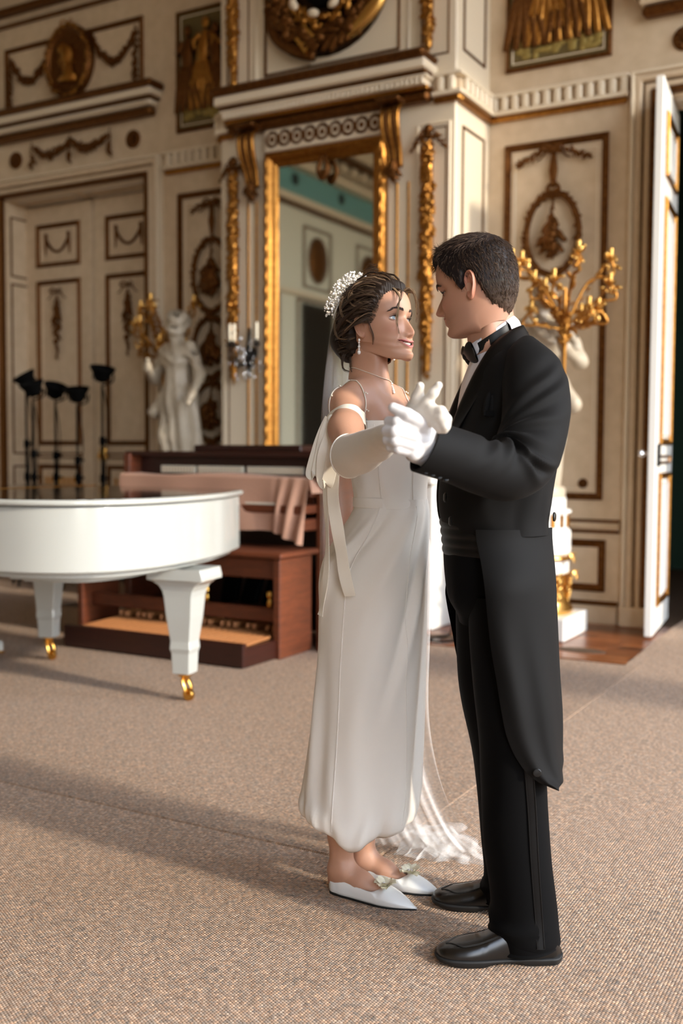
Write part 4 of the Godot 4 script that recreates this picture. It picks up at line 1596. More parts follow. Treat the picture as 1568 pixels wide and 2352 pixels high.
func piano_leg(o: Node3D, at: Vector3, k: float, turn: float) -> void:
	var b := MB.new()
	square_loft(b, at, [[0.135, 0.036, 0.036], [0.14, 0.046, 0.046], [0.24, 0.05, 0.05], [0.262, 0.056, 0.056], [0.30, 0.053, 0.053], [0.42, 0.068 * k, 0.068 * k], [0.52, 0.076 * k, 0.076 * k], [0.55, 0.083 * k, 0.080 * k], [0.575, 0.098 * k, 0.086 * k], [0.595, 0.124 * k, 0.096 * k], [0.605, 0.15 * k, 0.11 * k], [0.622, 0.15 * k, 0.11 * k], [0.66, 0.14 * k, 0.11 * k]], turn)
	var leg := obj("leg", b, mats.piano_lacquer, o)
	b = MB.new()
	b.lathe([Vector2(0.0, 0.14), Vector2(0.034, 0.14), Vector2(0.034, 0.125), Vector2(0.02, 0.115), Vector2(0.016, 0.09)], at, 16)
	for s in [-1.0, 1.0]:
		b.tube([at + V(0.0, 0.11, s * 0.022), at + V(0.02, 0.07, s * 0.024), at + V(0.022, 0.032, s * 0.024)], [0.014, 0.012, 0.013], 8, true, 0.5)
	b.lathe([Vector2(0.0, -0.012), Vector2(0.026, -0.012), Vector2(0.032, -0.007), Vector2(0.032, 0.007), Vector2(0.026, 0.012), Vector2(0.0, 0.012)], at + V(0.022, 0.0325, 0), 20, Basis(Vector3.RIGHT, PI / 2))
	obj("caster", b, mats.brass, leg)


# ---------------------------------------------------------------- organ
func build_organ() -> void:
	var wood: Material = wood_material("organ_wood", Color(0.40, 0.205, 0.115), 0.4, 21, 1.3, 0.45)
	var dark: Material = wood_material("organ_dark_wood", Color(0.20, 0.085, 0.055), 0.35, 22, 1.3, 0.35)
	var key_wood: Material = wood_material("pedal_wood", Color(0.66, 0.44, 0.27), 0.3, 23, 1.6, 0.42)
	var z0 := -5.55
	var o := thing("organ", "brown wooden organ console half hidden behind the piano", "organ", V(-4.1, 0, -5.85))
	var at := V(4.1, 0, 5.85)
	var b := MB.new()
	for x in [-4.82, -3.27]:
		b = MB.new()
		b.box(V(x, 0.61, -5.82) + at, V(0.06, 1.19, 0.56), 0.006)
		obj("case_side", b, wood, o)
	b = MB.new()
	b.box(V(-4.04, 0.62, -6.07) + at, V(1.52, 1.16, 0.05), 0.004)
	obj("case_back", b, wood, o)
	b = MB.new()
	b.box(V(-4.04, 1.205, -5.85) + at, V(1.64, 0.035, 0.58), 0.008)
	obj("case_top", b, dark, o)
	b = MB.new()
	b.box(V(-3.96, 1.243, -5.90) + at, V(0.86, 0.045, 0.34), 0.008)
	obj("music_desk", b, dark, o)
	b = MB.new()
	b.box(V(-4.04, 1.12, -5.68) + at, V(1.50, 0.14, 0.05), 0.006)
	obj("stop_board", b, dark, o)
	for q in [[-4.45, 0.29], [-4.10, 0.37], [-3.67, 0.43]]:
		b = MB.new()
		b.box(V(q[0], 1.10, -5.645) + at, V(q[1], 0.052, 0.025), 0.004)
		var st := obj("stop_strip", b, mats.wax, o)
		b = MB.new()
		for k in int(q[1] / 0.025):
			b.box(V(q[0] - q[1] / 2 + 0.018 + k * 0.025, 1.098, -5.631) + at, V(0.019, 0.036, 0.008), 0.002)
		var tb := obj("stop_tab", b, mats.ivory_paint, st)
		tb.set_meta("kind", "stuff")
	for q in [[0.97, -5.62, 0.05, 0.30], [0.87, -5.55, 0.05, 0.36], [0.775, -5.60, 0.07, 0.42]]:
		b = MB.new()
		b.box(V(-4.04, q[0], q[1]) + at, V(1.48, q[2], q[3]), 0.006)
		obj("manual_bed", b, wood, o)
	b = MB.new()
	for k in 36:
		b.box(V(-4.58 + k * 0.031, 1.002, -5.53) + at, V(0.028, 0.014, 0.13), 0.002)
		b.box(V(-4.58 + k * 0.031, 0.902, -5.44) + at, V(0.028, 0.014, 0.13), 0.002)
	var ks := obj("keys", b, mats.wax, o)
	ks.set_meta("kind", "stuff")
	b = MB.new()
	b.box(V(-4.04, 0.38, -5.98) + at, V(1.5, 0.72, 0.03), 0.004)
	obj("knee_panel", b, dark, o)
	for s in [-1.0, 1.0]:
		b = MB.new()
		b.box(V(-4.04 + s * 0.83, 0.03, -5.78) + at, V(0.07, 0.06, 0.66), 0.008)
		obj("foot_rail", b, wood, o)
	b = MB.new()
	b.box(V(-3.42, 0.95, -5.60) + at, V(0.16, 0.24, 0.04), 0.004)
	obj("stop_jamb", b, wood, o)
	b = MB.new()
	b.box(V(-3.42, 0.98, -5.575) + at, V(0.07, 0.06, 0.02), 0.004)
	obj("socket", b, mats.black_metal, o)
	b = MB.new()
	b.box(V(-3.43, 0.865, -5.575) + at, V(0.09, 0.025, 0.012), 0.003)
	obj("name_plate", b, mats.brass, o)
	for k in 3:
		b = MB.new()
		var sx := -4.02 + k * 0.17
		b.box(V(sx, 0.34, -5.66) + at, V(0.13, 0.24, 0.05), 0.012, Basis(V(1, 0, 0), -0.5) * Basis(V(0, 0, 1), 0.0 if k else 0.15))
		obj("swell_shoe", b, mats.black_metal, o)
	# pedal board
	var p := thing("pedal_board", "low wooden organ pedal board with pale keys under the bench", "pedal board", V(-4.0, 0, -5.1))
	at = V(4.0, 0, 5.1)
	b = MB.new()
	b.box(V(-4.0, 0.075, -4.80) + at, V(1.36, 0.135, 0.04), 0.006)
	for x in [-4.67, -3.34]:
		b.box(V(x, 0.06, -5.12) + at, V(0.04, 0.11, 0.62), 0.006)
	b.box(V(-4.0, 0.05, -5.42) + at, V(1.36, 0.10, 0.04), 0.006)
	b.box(V(-4.0, 0.015, -5.1) + at, V(1.28, 0.02, 0.58), 0.004)
	obj("frame", b, dark, p)
	var kb := MB.new()
	kb.box(Vector3.ZERO, V(0.021, 0.02, 0.56), 0.006)
	var km := kb.mesh()
	var sb := MB.new()
	sb.box(Vector3.ZERO, V(0.022, 0.035, 0.16), 0.006)
	var smesh := sb.mesh()
	for k in 27:
		var x := -4.62 + k * 0.0478
		inst("pedal_key", km, p, Transform3D(Basis(V(1, 0, 0), 0.03), V(x, 0.125, -5.10) + at), key_wood)
		if k % 7 in [0, 1, 3, 4, 5] and k < 26:
			inst("sharp_key", smesh, p, Transform3D(Basis.IDENTITY, V(x + 0.024, 0.163, -5.29) + at), key_wood)
	# bench
	var n := thing("organ_bench", "brown wooden organ bench straddling the pedal board", "bench", V(-4.1, 0, -5.3))
	at = V(4.1, 0, 5.3)
	for x in [-4.86, -3.32]:
		b = MB.new()
		b.box(V(x, 0.30, -5.30) + at, V(0.05, 0.60, 0.36), 0.006)
		obj("end_panel", b, wood, n)
	b = MB.new()
	b.box(V(-4.09, 0.615, -5.30) + at, V(1.66, 0.035, 0.44), 0.01)
	obj("seat", b, wood, n)
	b = MB.new()
	b.box(V(-4.09, 0.53, -5.16) + at, V(1.50, 0.12, 0.03), 0.006)
	obj("apron", b, wood, n)
	b = MB.new()
	b.box(V(-4.09, 0.245, -5.22) + at, V(1.50, 0.085, 0.03), 0.006)
	obj("stretcher", b, wood, n)
	for x in [-3.98, -3.90, -3.43]:
		b = MB.new()
		b.lathe([Vector2(0, 0.05), Vector2(0.018, 0.045), Vector2(0.022, 0.02), Vector2(0.012, 0), Vector2(0.02, -0.02), Vector2(0.015, -0.045), Vector2(0, -0.05)], V(x, 0.34, -5.22) + at, 12)
		obj("brass_knob", b, mats.brass, n)
	# cloth over the manuals
	var cm := mat("cloth", Color(0.78, 0.60, 0.50), 0.85)
	tri_map(cm, 6.0, noise_tex(0.05, 3, Color(0.9, 0.9, 0.9), Color(1, 1, 1), 256))
	cm.rim_enabled = true
	cm.rim = 0.2
	b = MB.new()
	var rows := []
	for i in 40:
		var t := i / 39.0
		var row := PackedVector3Array()
		for j in 90:
			var s := j / 89.0
			var x := -4.74 + s * 1.50
			var y: float
			var z: float
			if t < 0.30:
				y = 1.075 - 0.01 * sin(s * 9.0)
				z = lerpf(-5.60, -5.40, t / 0.30)
			else:
				var u := (t - 0.30) / 0.70
				var hem := 0.30 + 0.10 * smoothstep(0.55, 1.0, s) + 0.03 * sin(s * 13.0)
				y = 1.07 - u * hem
				z = -5.385 + 0.02 * u
			var fold := clampf((t - 0.25) * 2.0, 0.0, 1.0)
			var edge := smoothstep(0.78, 0.9, s)
			z += fold * (0.010 * sin(s * 21.0 + 1.5 * sin(t * 3.0)) + edge * 0.028 * sin(s * 95.0 + t * 2.5))
			y -= edge * 0.0 + (0.10 * clampf((s - 0.93) / 0.07, 0.0, 1.0) if t < 0.3 else 0.0)
			x -= edge * 0.05 * t
			row.append(V(x, y, z))
		rows.append(row)
	b.grid(rows, false, 1.0)
	var cl := obj("draped_cloth", b, cm)
	tag(cl, "dusty pink cloth draped over the organ manuals", "cloth")


# ---------------------------------------------------------------- black lamps on stands
func build_lamps() -> void:
	var list := [[-7.20, -6.92, 1.86, 0.6, -0.5, "leftmost of the black lamps before the closed door, head tipped left"], [-6.99, -6.80, 1.77, 0.5, -0.25, "black lamp with the widest lowered head, second from the left edge"], [-6.90, -6.98, 1.755, 0.4, 0.35, "black lamp behind the wide-headed one, tipped to the right"], [-6.56, -6.9, 1.715, 0.5, 0.0, "lowest black lamp, facing up before the middle of the closed door"], [-6.27, -6.9, 1.885, 0.5, 0.2, "tallest black lamp, nearest the left statue"]]
	for q in list:
		var o := thing("stage_lamp", q[5], "stage lamp", V(q[0], 0, q[1]), q[3])
		var h: float = q[2]
		var b := MB.new()
		b.tube([V(0, 0.25, 0), V(0, h - 0.55, 0)], 0.016, 10)
		b.tube([V(0, h - 0.6, 0), V(0, h - 0.1, 0)], 0.011, 10)
		obj("pole", b, mats.black_metal, o)
		for y in [h - 0.58, 0.98]:
			b = MB.new()
			b.tube([V(0, y - 0.035, 0), V(0, y + 0.035, 0)], 0.028, 10)
			b.box(V(0.035, y, 0), V(0.05, 0.02, 0.012), 0.004)
			obj("clamp", b, mats.black_metal, o)
		for k in 3:
			b = MB.new()
			var a := TAU * k / 3.0
			b.tube([V(0, 0.62, 0), V(cos(a) * 0.12, 0.3, sin(a) * 0.12), V(cos(a) * 0.2, 0.012, sin(a) * 0.2)], 0.011, 8)
			obj("leg", b, mats.black_metal, o)
		var hd := MB.new()
		var tilt := Basis(V(0, 0, 1), -q[4]) * Basis(V(1, 0, 0), 0.25)
		hd.lathe([Vector2(0.0, -0.075), Vector2(0.04, -0.07), Vector2(0.058, -0.05), Vector2(0.082, 0.0), Vector2(0.11, 0.045), Vector2(0.113, 0.055), Vector2(0.104, 0.055), Vector2(0.07, 0.0), Vector2(0.0, -0.02)], V(0, h, 0), 20, tilt)
		for k in 6:
			var a := TAU * k / 6.0
			hd.box(V(0, h, 0) + tilt * V(cos(a) * 0.075, -0.035, sin(a) * 0.075), V(0.012, 0.05, 0.012), 0.003, tilt)
		obj("lamp_head", hd, mats.black_metal, o)
		b = MB.new()
		b.tube(spline([V(0, h - 0.1, 0), V(0.09, h - 0.07, 0), V(0.10, h, 0)], 4), 0.008, 6)
		b.tube(spline([V(0, h - 0.06, 0.03), V(0.06, h - 0.4, 0.05), V(0.03, h - 0.9, 0.05), V(0.06, 0.6, 0.04)], 5), 0.005, 5)
		obj("yoke", b, mats.black_metal, o)


# ---------------------------------------------------------------- heads
# head frame: x = the person's left, y up, z forward, origin between the ears at eye height
const RINGS := [
	[-0.132, 0.006, -0.110, -0.060, 0.046, 2.0], [-0.124, 0.030, -0.090, -0.072, 0.052, 2.0], [-0.119, 0.058, -0.074, -0.082, 0.057, 1.9], [-0.1165, 0.079, -0.062, -0.088, 0.060, 1.8],
	[-0.111, 0.0925, -0.054, -0.091, 0.0625, 1.8], [-0.100, 0.0975, -0.046, -0.094, 0.065, 1.85], [-0.088, 0.0935, -0.040, -0.096, 0.0675, 1.92], [-0.078, 0.0955, -0.034, -0.097, 0.069, 2.0],
	[-0.069, 0.0945, -0.028, -0.098, 0.070, 2.05], [-0.060, 0.0965, -0.022, -0.0985, 0.071, 2.1], [-0.050, 0.0945, -0.015, -0.099, 0.072, 2.15], [-0.030, 0.0935, -0.002, -0.0995, 0.073, 2.2],
	[-0.010, 0.0915, 0.010, -0.1, 0.0735, 2.2], [0.006, 0.0895, 0.022, -0.1, 0.074, 2.25], [0.022, 0.0955, 0.034, -0.1, 0.0745, 2.3], [0.045, 0.0975, 0.050, -0.099, 0.075, 2.25],
	[0.070, 0.0915, 0.068, -0.095, 0.073, 2.15], [0.092, 0.076, 0.086, -0.085, 0.065, 2.05], [0.108, 0.050, 0.102, -0.064, 0.049, 2.0], [0.1165, 0.018, 0.113, -0.034, 0.027, 2.0], [0.1195, -0.006, 0.1195, -0.008, 0.002, 2.0]]
const NOSE := [[-0.058, 0.0, 0.012], [-0.054, 0.002, 0.012], [-0.0505, 0.010, 0.0115], [-0.047, 0.0195, 0.0115], [-0.043, 0.0245, 0.0115], [-0.038, 0.0262, 0.0110], [-0.030, 0.0225, 0.0098], [-0.018, 0.0155, 0.0088], [-0.006, 0.0078, 0.0074], [0.004, 0.0032, 0.0080], [0.014, 0.0008, 0.012], [0.02, 0.0, 0.012]]
const HEAD_COLS := 176
const HEAD_PER := 9


func head_rows(o: Dictionary) -> Dictionary:
	var rows := []
	var cols := []
	var us := PackedFloat32Array()
	for j in HEAD_COLS:
		var a := 2.0 * j / HEAD_COLS - 1.0
		us.append(PI * signf(a) * pow(absf(a), 1.55))
	var total: int = (RINGS.size() - 1) * HEAD_PER
	var skin: Color = o.skin
	var lip: Color = o.lip
	var smile: float = o.smile
	var gap: float = o.gap
	var mw: float = o.mouth
	for i in total + 1:
		var f := float(i) / HEAD_PER
		var k := mini(int(f), RINGS.size() - 2)
		var t := f - k
		var q := []
		for c in 6:
			q.append(cubic_interpolate(RINGS[k][c], RINGS[k + 1][c], RINGS[maxi(k - 1, 0)][c], RINGS[mini(k + 2, RINGS.size() - 1)][c], t))
		var row := PackedVector3Array()
		var cr := PackedColorArray()
		for j in HEAD_COLS:
			var cu := cos(us[j])
			var su := sin(us[j])
			var wf := smoothstep(0.0, 1.0, (1.0 + cu) * 0.5)
			var p := Vector3.ZERO
			p.y = lerpf(q[2], q[0], wf)
			if f < 4.0 and o.tuck > 0.0:
				p.y += o.tuck * look([[0.0, 0.046], [1.0, 0.031], [2.0, 0.016], [3.0, 0.004], [4.0, 0.0]], f) * wf
			var e: float = 2.0 / (q[5] if cu > 0.0 else 2.1)
			if o.jaw_up > 0.0 and f < 8.0:
				p.y += o.jaw_up * look([[0.0, 0.0], [2.0, 0.010], [4.0, 0.014], [6.0, 0.009], [8.0, 0.0]], f) * 4.0 * wf * (1.0 - wf)
			p.z = -0.005 + ((q[1] + 0.005) if cu > 0.0 else -(q[3] + 0.005)) * signf(cu) * pow(absf(cu), e)
			p.x = q[4] * (o.wide - o.jaw_up * look([[0.0, 0.0], [2.0, 0.05], [5.0, 0.09], [8.0, 0.03], [10.0, 0.0]], f)) * signf(su) * pow(absf(su), e)
			var col := skin
			if cu > 0.05:
				var mask := smoothstep(0.05, 0.45, cu)
				var ax := absf(p.x)
				var y0 := p.y
				var dz := 0.0
				y0 /= o.nose_len
				if y0 > -0.06 and y0 < 0.022 and ax < 0.04:
					var nw: float = look(NOSE, y0, 2) * o.nose_w
					dz += look(NOSE, y0, 1) * o.nose * exp(-pow(ax / nw, 2.3))
					dz += 0.0075 * exp(-pow((ax - 0.0135) / 0.0052, 2.0) - pow((y0 + 0.0435) / 0.0055, 2.0))
					dz -= 0.0065 * exp(-pow((ax - 0.0068) / 0.0036, 2.0) - pow((y0 + 0.0505) / 0.0028, 2.0))
				y0 = p.y
				# sockets, brow ridge, cheeks, chin
				dz -= 0.0125 * exp(-pow((ax - 0.031) / 0.0165, 2.0) - pow((y0 - 0.001) / 0.0115, 2.0))
				dz += o.brow * exp(-pow((ax - 0.026) / 0.02, 2.0) - pow((y0 - 0.022) / 0.007, 2.0))
				dz += o.cheek * exp(-pow((ax - 0.040) / 0.015, 2.0) - pow((y0 + 0.030) / 0.014, 2.0))
				dz -= 0.0035 * exp(-pow((ax - 0.046) / 0.011, 2.0) - pow((y0 + 0.062) / 0.014, 2.0))
				dz -= smile * 0.0028 * exp(-pow((ax - 0.030 - (y0 + 0.055) * -0.35) / 0.0035, 2.0)) * smoothstep(-0.082, -0.068, y0) * (1.0 - smoothstep(-0.05, -0.036, y0))
				dz += 0.004 * exp(-pow(ax / 0.016, 2.0) - pow((y0 + 0.101) / 0.010, 2.0))
				# mouth
				if y0 < -0.048 and y0 > -0.094 and ax < mw + 0.012:
					var s := minf(ax / mw, 1.0)
					var ym: float = -0.0685 + smile * 0.0075 * s * s
					var hg := gap * (1.0 - s * s)
					var inside := 1.0 - smoothstep(0.86, 1.02, ax / mw)
					var d := y0 - (ym - hg * 0.45)
					var up := ym + hg * 0.15
					var lo := ym - hg * 1.05
					if y0 > up:
						var uh: float = o.lips * lerpf(0.0078, 0.0022, s * s) - 0.0012 * gauss(ax, 0.0025)
						dz += 0.0042 * o.lips * inside * gauss(y0 - up - uh * 0.42, uh * 0.52)
						if y0 < up + uh and ax < mw:
							col = col.lerp(lip, smoothstep(up + uh, up + uh * 0.75, y0) * inside)
					elif y0 < lo:
						var lh: float = o.lips * lerpf(0.0098, 0.002, s * s)
						dz += 0.0050 * o.lips * inside * gauss(y0 - lo + lh * 0.42, lh * 0.55)
						if y0 > lo - lh and ax < mw:
							col = col.lerp(lip, smoothstep(lo - lh, lo - lh * 0.7, y0) * inside)
					else:
						dz -= 0.013 * inside
						col = col.lerp(Color(lip.r * 0.35, lip.g * 0.3, lip.b * 0.3), inside)
					if hg < 0.001:
						dz -= 0.0035 * inside * gauss(d, 0.0011)
				p.z += dz * mask
				var blush: float = exp(-pow((ax - 0.042) / 0.018, 2.0) - pow((y0 + 0.032) / 0.016, 2.0)) + 0.7 * exp(-pow(ax / 0.013, 2.0) - pow((y0 + 0.038) / 0.012, 2.0))
				col = col.lerp(o.blush, clampf(blush * o.blush_k, 0.0, 1.0))
			if o.stubble > 0.0 and p.y < -0.045 and p.z > -0.02:
				var sb: float = o.stubble * smoothstep(-0.04, -0.07, p.y) * smoothstep(-0.02, 0.02, p.z)
				col = col.lerp(Color(0.27, 0.17, 0.125), sb * (0.6 + 0.4 * sin(p.x * 3100.0) * sin(p.y * 2900.0)))
			row.append(p)
			cr.append(col)
		rows.append(row)
		cols.append(cr)
	return {"rows": rows, "cols": cols, "us": us}


func placed_rows(rows: Array, t: Transform3D) -> Array:
	var out := []
	for r in rows:
		out.append(t * r)
	return out


# ear on the side sx (+1 = the person's left)
func ear(b: MB, t: Transform3D, sx: float, wide: float, col: Color, k := 1.0) -> void:
	var rows := []
	var cols := []
	var at := V(sx * 0.0725 * wide, -0.012, -0.006)
	# e1 along the ear plane backwards, e2 up, e3 outwards
	var e1 := V(sx * 0.24, 0.10, -0.96).normalized()
	var e2 := V(0.0, 0.985, -0.17)
	var e3 := e1.cross(e2).normalized()
	if e3.x * sx < 0.0:
		e3 = -e3
	for i in 15:
		var r := i / 14.0
		var row := PackedVector3Array()
		var cr := PackedColorArray()
		for j in 40:
			var a := TAU * j / 40
			var ca := cos(a)
			var sa := sin(a)
			# outline: wide top, narrow lobe
			var rx := (0.0165 if ca > 0.0 else 0.0125) * (1.0 + 0.16 * sa) * k
			var ry := (0.033 if sa > 0.0 else 0.033) * k
			var u := rx * ca * r + 0.004 - 0.002 * sa
			var vv := ry * sa * r
			var rim := gauss(r - 0.90, 0.085) * smoothstep(-0.95, -0.1, sa + ca * 0.6)
			var anti := gauss(r - 0.60, 0.10) * smoothstep(-0.4, 0.5, ca) * 0.8
			var bowl := gauss(Vector2(u - 0.001, vv + 0.004).length(), 0.0085)
			var trag := gauss(Vector2(u + 0.0085, vv + 0.004).length(), 0.004)
			var lobe := gauss(Vector2(u + 0.001, vv + 0.024).length(), 0.008)
			var h := 0.006 + 0.0065 * rim + 0.0045 * anti - 0.0125 * bowl + 0.006 * trag + 0.003 * lobe - 0.004 * gauss(r - 0.77, 0.06) * smoothstep(-0.3, 0.5, ca + sa)
			if r > 0.97:
				h -= 0.004
			row.append(at + e1 * u + e2 * vv + e3 * (h + 0.0035 * clampf(u / 0.02, -0.6, 1.0)))
			cr.append(col.lerp(Color(col.r * 0.95, col.g * 0.72, col.b * 0.66), clampf(bowl * 0.6 + rim * 0.25, 0.0, 1.0)))
		rows.append(row)
		cols.append(cr)
	# back of the rim closing onto the head
	var last: PackedVector3Array = rows[14]
	for q in [[0.96, -0.006], [0.75, -0.013]]:
		var row := PackedVector3Array()
		var cr := PackedColorArray()
		for j in 40:
			row.append(at + (last[j] - at) * q[0] + e3 * q[1])
			cr.append(col)
		rows.append(row)
		cols.append(cr)
	var flip := 1.0 if sx > 0.0 else -1.0
	b.grid(placed_rows(rows, t), true, flip, cols)


# eyeball, lids, lashes and brow of one eye; returns nothing, adds parts to o
func eye(o: Node3D, base: Vector3, t: Transform3D, sx: float, p: Dictionary, lid_mat: Material) -> void:
	var c := V(sx * 0.031, 0.001, p.eye_z)
	var r := 0.0122
	var b := MB.new()
	var look_dir: Vector3 = (t.basis.orthonormalized().inverse() * (p.gaze as Vector3)).normalized()
	look_dir = look_dir.slerp(V(0, 0, 1), 0.35)
	var ax := V(0, 1, 0).cross(look_dir).normalized()
	var bs := Basis(ax, look_dir.cross(ax), look_dir)
	var rows := []
	var cols := []
	for i in 25:
		var a := (PI * 0.62) * pow(i / 24.0, 1.2)
		var row := PackedVector3Array()
		var cr := PackedColorArray()
		for j in 24:
			var an := TAU * j / 24
			row.append(c + bs * (V(sin(a) * cos(an), sin(a) * sin(an), cos(a)) * r))
			cr.append(Color(0.01, 0.01, 0.012) if a < 0.19 else (p.iris as Color).lerp(Color(0.02, 0.02, 0.02), 0.55 if a > 0.44 else 0.0) if a < 0.50 else Color(0.66, 0.62, 0.59))
		rows.append(row)
		cols.append(cr)
	b.grid(placed_rows(rows, t), true, 0.0, cols)
	obj("eye", b, mats.eyeball, o, -base)
	# lids as skin strips hugging the ball
	var half := 0.0148
	for upper in [true, false]:
		var lids := MB.new()
		rows = []
		cols = []
		for i in 9:
			var vv := i / 8.0
			var row := PackedVector3Array()
			var cr := PackedColorArray()
			for j in 27:
				var x := -half + 2.0 * half * j / 26.0
				var s := x / half
				var arch := pow(maxf(0.0, 1.0 - s * s), 0.75)
				var slope: float = s * sx * 0.0012
				var y: float
				if upper:
					y = slope + lerpf(-0.0005, p.lid_up, arch) + vv * (0.0085 * (0.55 + 0.45 * arch))
				else:
					y = slope + lerpf(-0.0005, p.lid_low, arch) - vv * (0.0075 * (0.55 + 0.45 * arch))
				var rr := r + 0.0013 + 0.0006 * sin(vv * PI)
				var dxy := x * x + y * y
				var z := sqrt(maxf(rr * rr - dxy, 0.0)) if dxy < rr * rr * 0.92 else rr * 0.28
				z -= smoothstep(0.6, 1.0, vv) * 0.0022 + smoothstep(0.85, 1.0, absf(s)) * 0.001
				if i == 0:
					z -= 0.0008
				row.append(c + V(x, y, z))
				cr.append((p.lid_col as Color).lerp(p.skin, vv))
			rows.append(row)
			cols.append(cr)
		lids.grid(placed_rows(rows, t), false, 1.0 if upper else -1.0, cols)
		obj("eyelid", lids, lid_mat, o, -base)
	# lashes
	b = MB.new()
	for k in 26:
		var s := -0.9 + 1.8 * k / 25.0
		var arch := pow(maxf(0.0, 1.0 - s * s), 0.75)
		for upper in [true, false]:
			if not upper and (k % 2 or p.lash < 0.5):
				continue
			var y: float = lerpf(-0.0005, p.lid_up if upper else p.lid_low, arch)
			var x := s * half
			var z := sqrt(maxf((r + 0.0014) * (r + 0.0014) - x * x - y * y, 0.00001))
			var a := c + V(x, y, z)
			var ln: float = p.lash * (0.0075 if upper else 0.0035)
			var d := V(s * 0.5, 0.35 if upper else -0.45, 0.85).normalized()
			b.tube([t * a, t * (a + d * ln * 0.5), t * (a + d * ln + V(0, ln * 0.4 if upper else -ln * 0.2, 0))], [0.0004, 0.0003, 0.0001], 3, false)
	obj("eyelashes", b, mats.dark_hair, o, -base).set_meta("kind", "stuff")
	# brow of short hairs
	b = MB.new()
	var r2 := RandomNumberGenerator.new()
	r2.seed = 4 + int(sx)
	for k in 130:
		var s := r2.randf()
		var x := lerpf(0.012, 0.052, s)
		var y: float = p.brow_y + 0.0065 * sin(clampf(s / 0.72, 0.0, 1.0) * PI * 0.5) - 0.007 * smoothstep(0.65, 1.0, s)
		y += r2.randf_range(-1.0, 1.0) * lerpf(0.0036, 0.0012, s) * p.brow_w
		var z: float = -0.005 + 0.1 * pow(1.0 - pow(x / 0.0735, 2.3), 0.435) + p.brow * 0.8 * gauss(x - 0.026, 0.02) + p.brow_z
		var a := V(sx * x, y, z)
		var d := V(sx * lerpf(0.35, 1.0, s), lerpf(0.9, -0.15, s), -0.05 - s * 0.5).normalized()
		b.tube([t * a, t * (a + d * 0.0035 + V(0, 0, 0.0012)), t * (a + d * 0.0075)], [0.00055, 0.0005, 0.0001], 3, false)
	obj("eyebrow", b, mats.brow_hair, o, -base).set_meta("kind", "stuff")


# thin tapering hair along a path
func strand(b: MB, path: Array, r: float, col: Color) -> void:
	b.col = col
	var m := path.size()
	var rad := []
	for k in m:
		rad.append(r * (1.0 - 0.85 * k / float(m - 1)))
	b.tube(path, rad, 3, false)


func teeth(o: Node3D, base: Vector3, t: Transform3D, at_y: float, z: float) -> void:
	var b := MB.new()
	for k in 10:
		var a := (k - 4.5) * 0.0052
		var h := 0.0088 if absf(k - 4.5) < 1.0 else 0.0078
		b.ball(V(a * (1.0 - 3.0 * absf(a)), at_y + 7.0 * a * a, z - 14.0 * a * a), V(0.0027, h * 0.5, 0.002), Basis.IDENTITY, 10, 6)
	var c := MB.new()
	for q in [b]:
		c.v = t * q.v
		c.ix = q.ix
		c.c = q.c
		c.u = q.u
		for n in q.n:
			c.n.append((t.basis.orthonormalized() * n).normalized())
	obj("teeth", c, mats.teeth, o, -base).set_meta("kind", "stuff")
# ---------------------------------------------------------------- people
# figures are modelled in a frame turned by YAW about the vertical, x towards the right of the pair
const MAN := Vector3(0.40, 0.0, -2.62)


func figure(called: String, label: String, base: Vector3) -> Node3D:
	var o := thing(called, label, "person", base.rotated(Vector3.UP, deg_to_rad(YAW)), deg_to_rad(YAW))
	return o


func people_materials() -> void:
	for q in [["skin", 0.46], ["skin_man", 0.5]]:
		var m := mat(q[0], Color(1, 1, 1), q[1], 0.0, 0.45)
		m.vertex_color_use_as_albedo = true
		m.subsurf_scatter_enabled = true
		m.subsurf_scatter_strength = 0.06
	var eb := mat("eyeball", Color(1, 1, 1), 0.08)
	eb.vertex_color_use_as_albedo = true
	mat("teeth", Color(0.88, 0.84, 0.77), 0.25)
	mat("dark_hair", Color(0.05, 0.035, 0.028), 0.45)
	mat("brow_hair", Color(0.20, 0.13, 0.085), 0.7)
	var hm := mat("hair", Color(1, 1, 1), 0.5, 0.0, 0.3)
	hm.vertex_color_use_as_albedo = true
	var c := mat("wool", Color(0.050, 0.045, 0.043), 0.75, 0.0, 0.28)
	tri_map(c, 14.0, noise_tex(0.18, 2, Color(0.75, 0.75, 0.75), Color(1, 1, 1), 256, FastNoiseLite.TYPE_SIMPLEX_SMOOTH, 31))
	c.rim_enabled = true
	c.rim = 0.05
	c.rim_tint = 0.3
	var tr := mat("trouser_wool", Color(0.022, 0.021, 0.023), 0.8, 0.0, 0.2)
	tr.rim_enabled = true
	tr.rim = 0.04
	tr.rim_tint = 0.3
	mat("black_satin", Color(0.014, 0.014, 0.016), 0.42, 0.0, 0.35)
	mat("black_button", Color(0.02, 0.02, 0.022), 0.35)
	var sh := mat("shirt_cotton", Color(0.86, 0.85, 0.86), 0.75)
	sh.rim_enabled = true
	sh.rim = 0.15
	var gl := mat("glove_cotton", Color(0.82, 0.81, 0.81), 0.72)
	gl.rim_enabled = true
	gl.rim = 0.2
	var lt := mat("shoe_leather", Color(0.014, 0.014, 0.015), 0.28)
	lt.clearcoat_enabled = true
	lt.clearcoat = 0.35
	lt.clearcoat_roughness = 0.25
	mat("shoe_sole", Color(0.020, 0.020, 0.020), 0.65)
	mat("sole_stitch", Color(0.12, 0.115, 0.11), 0.7)


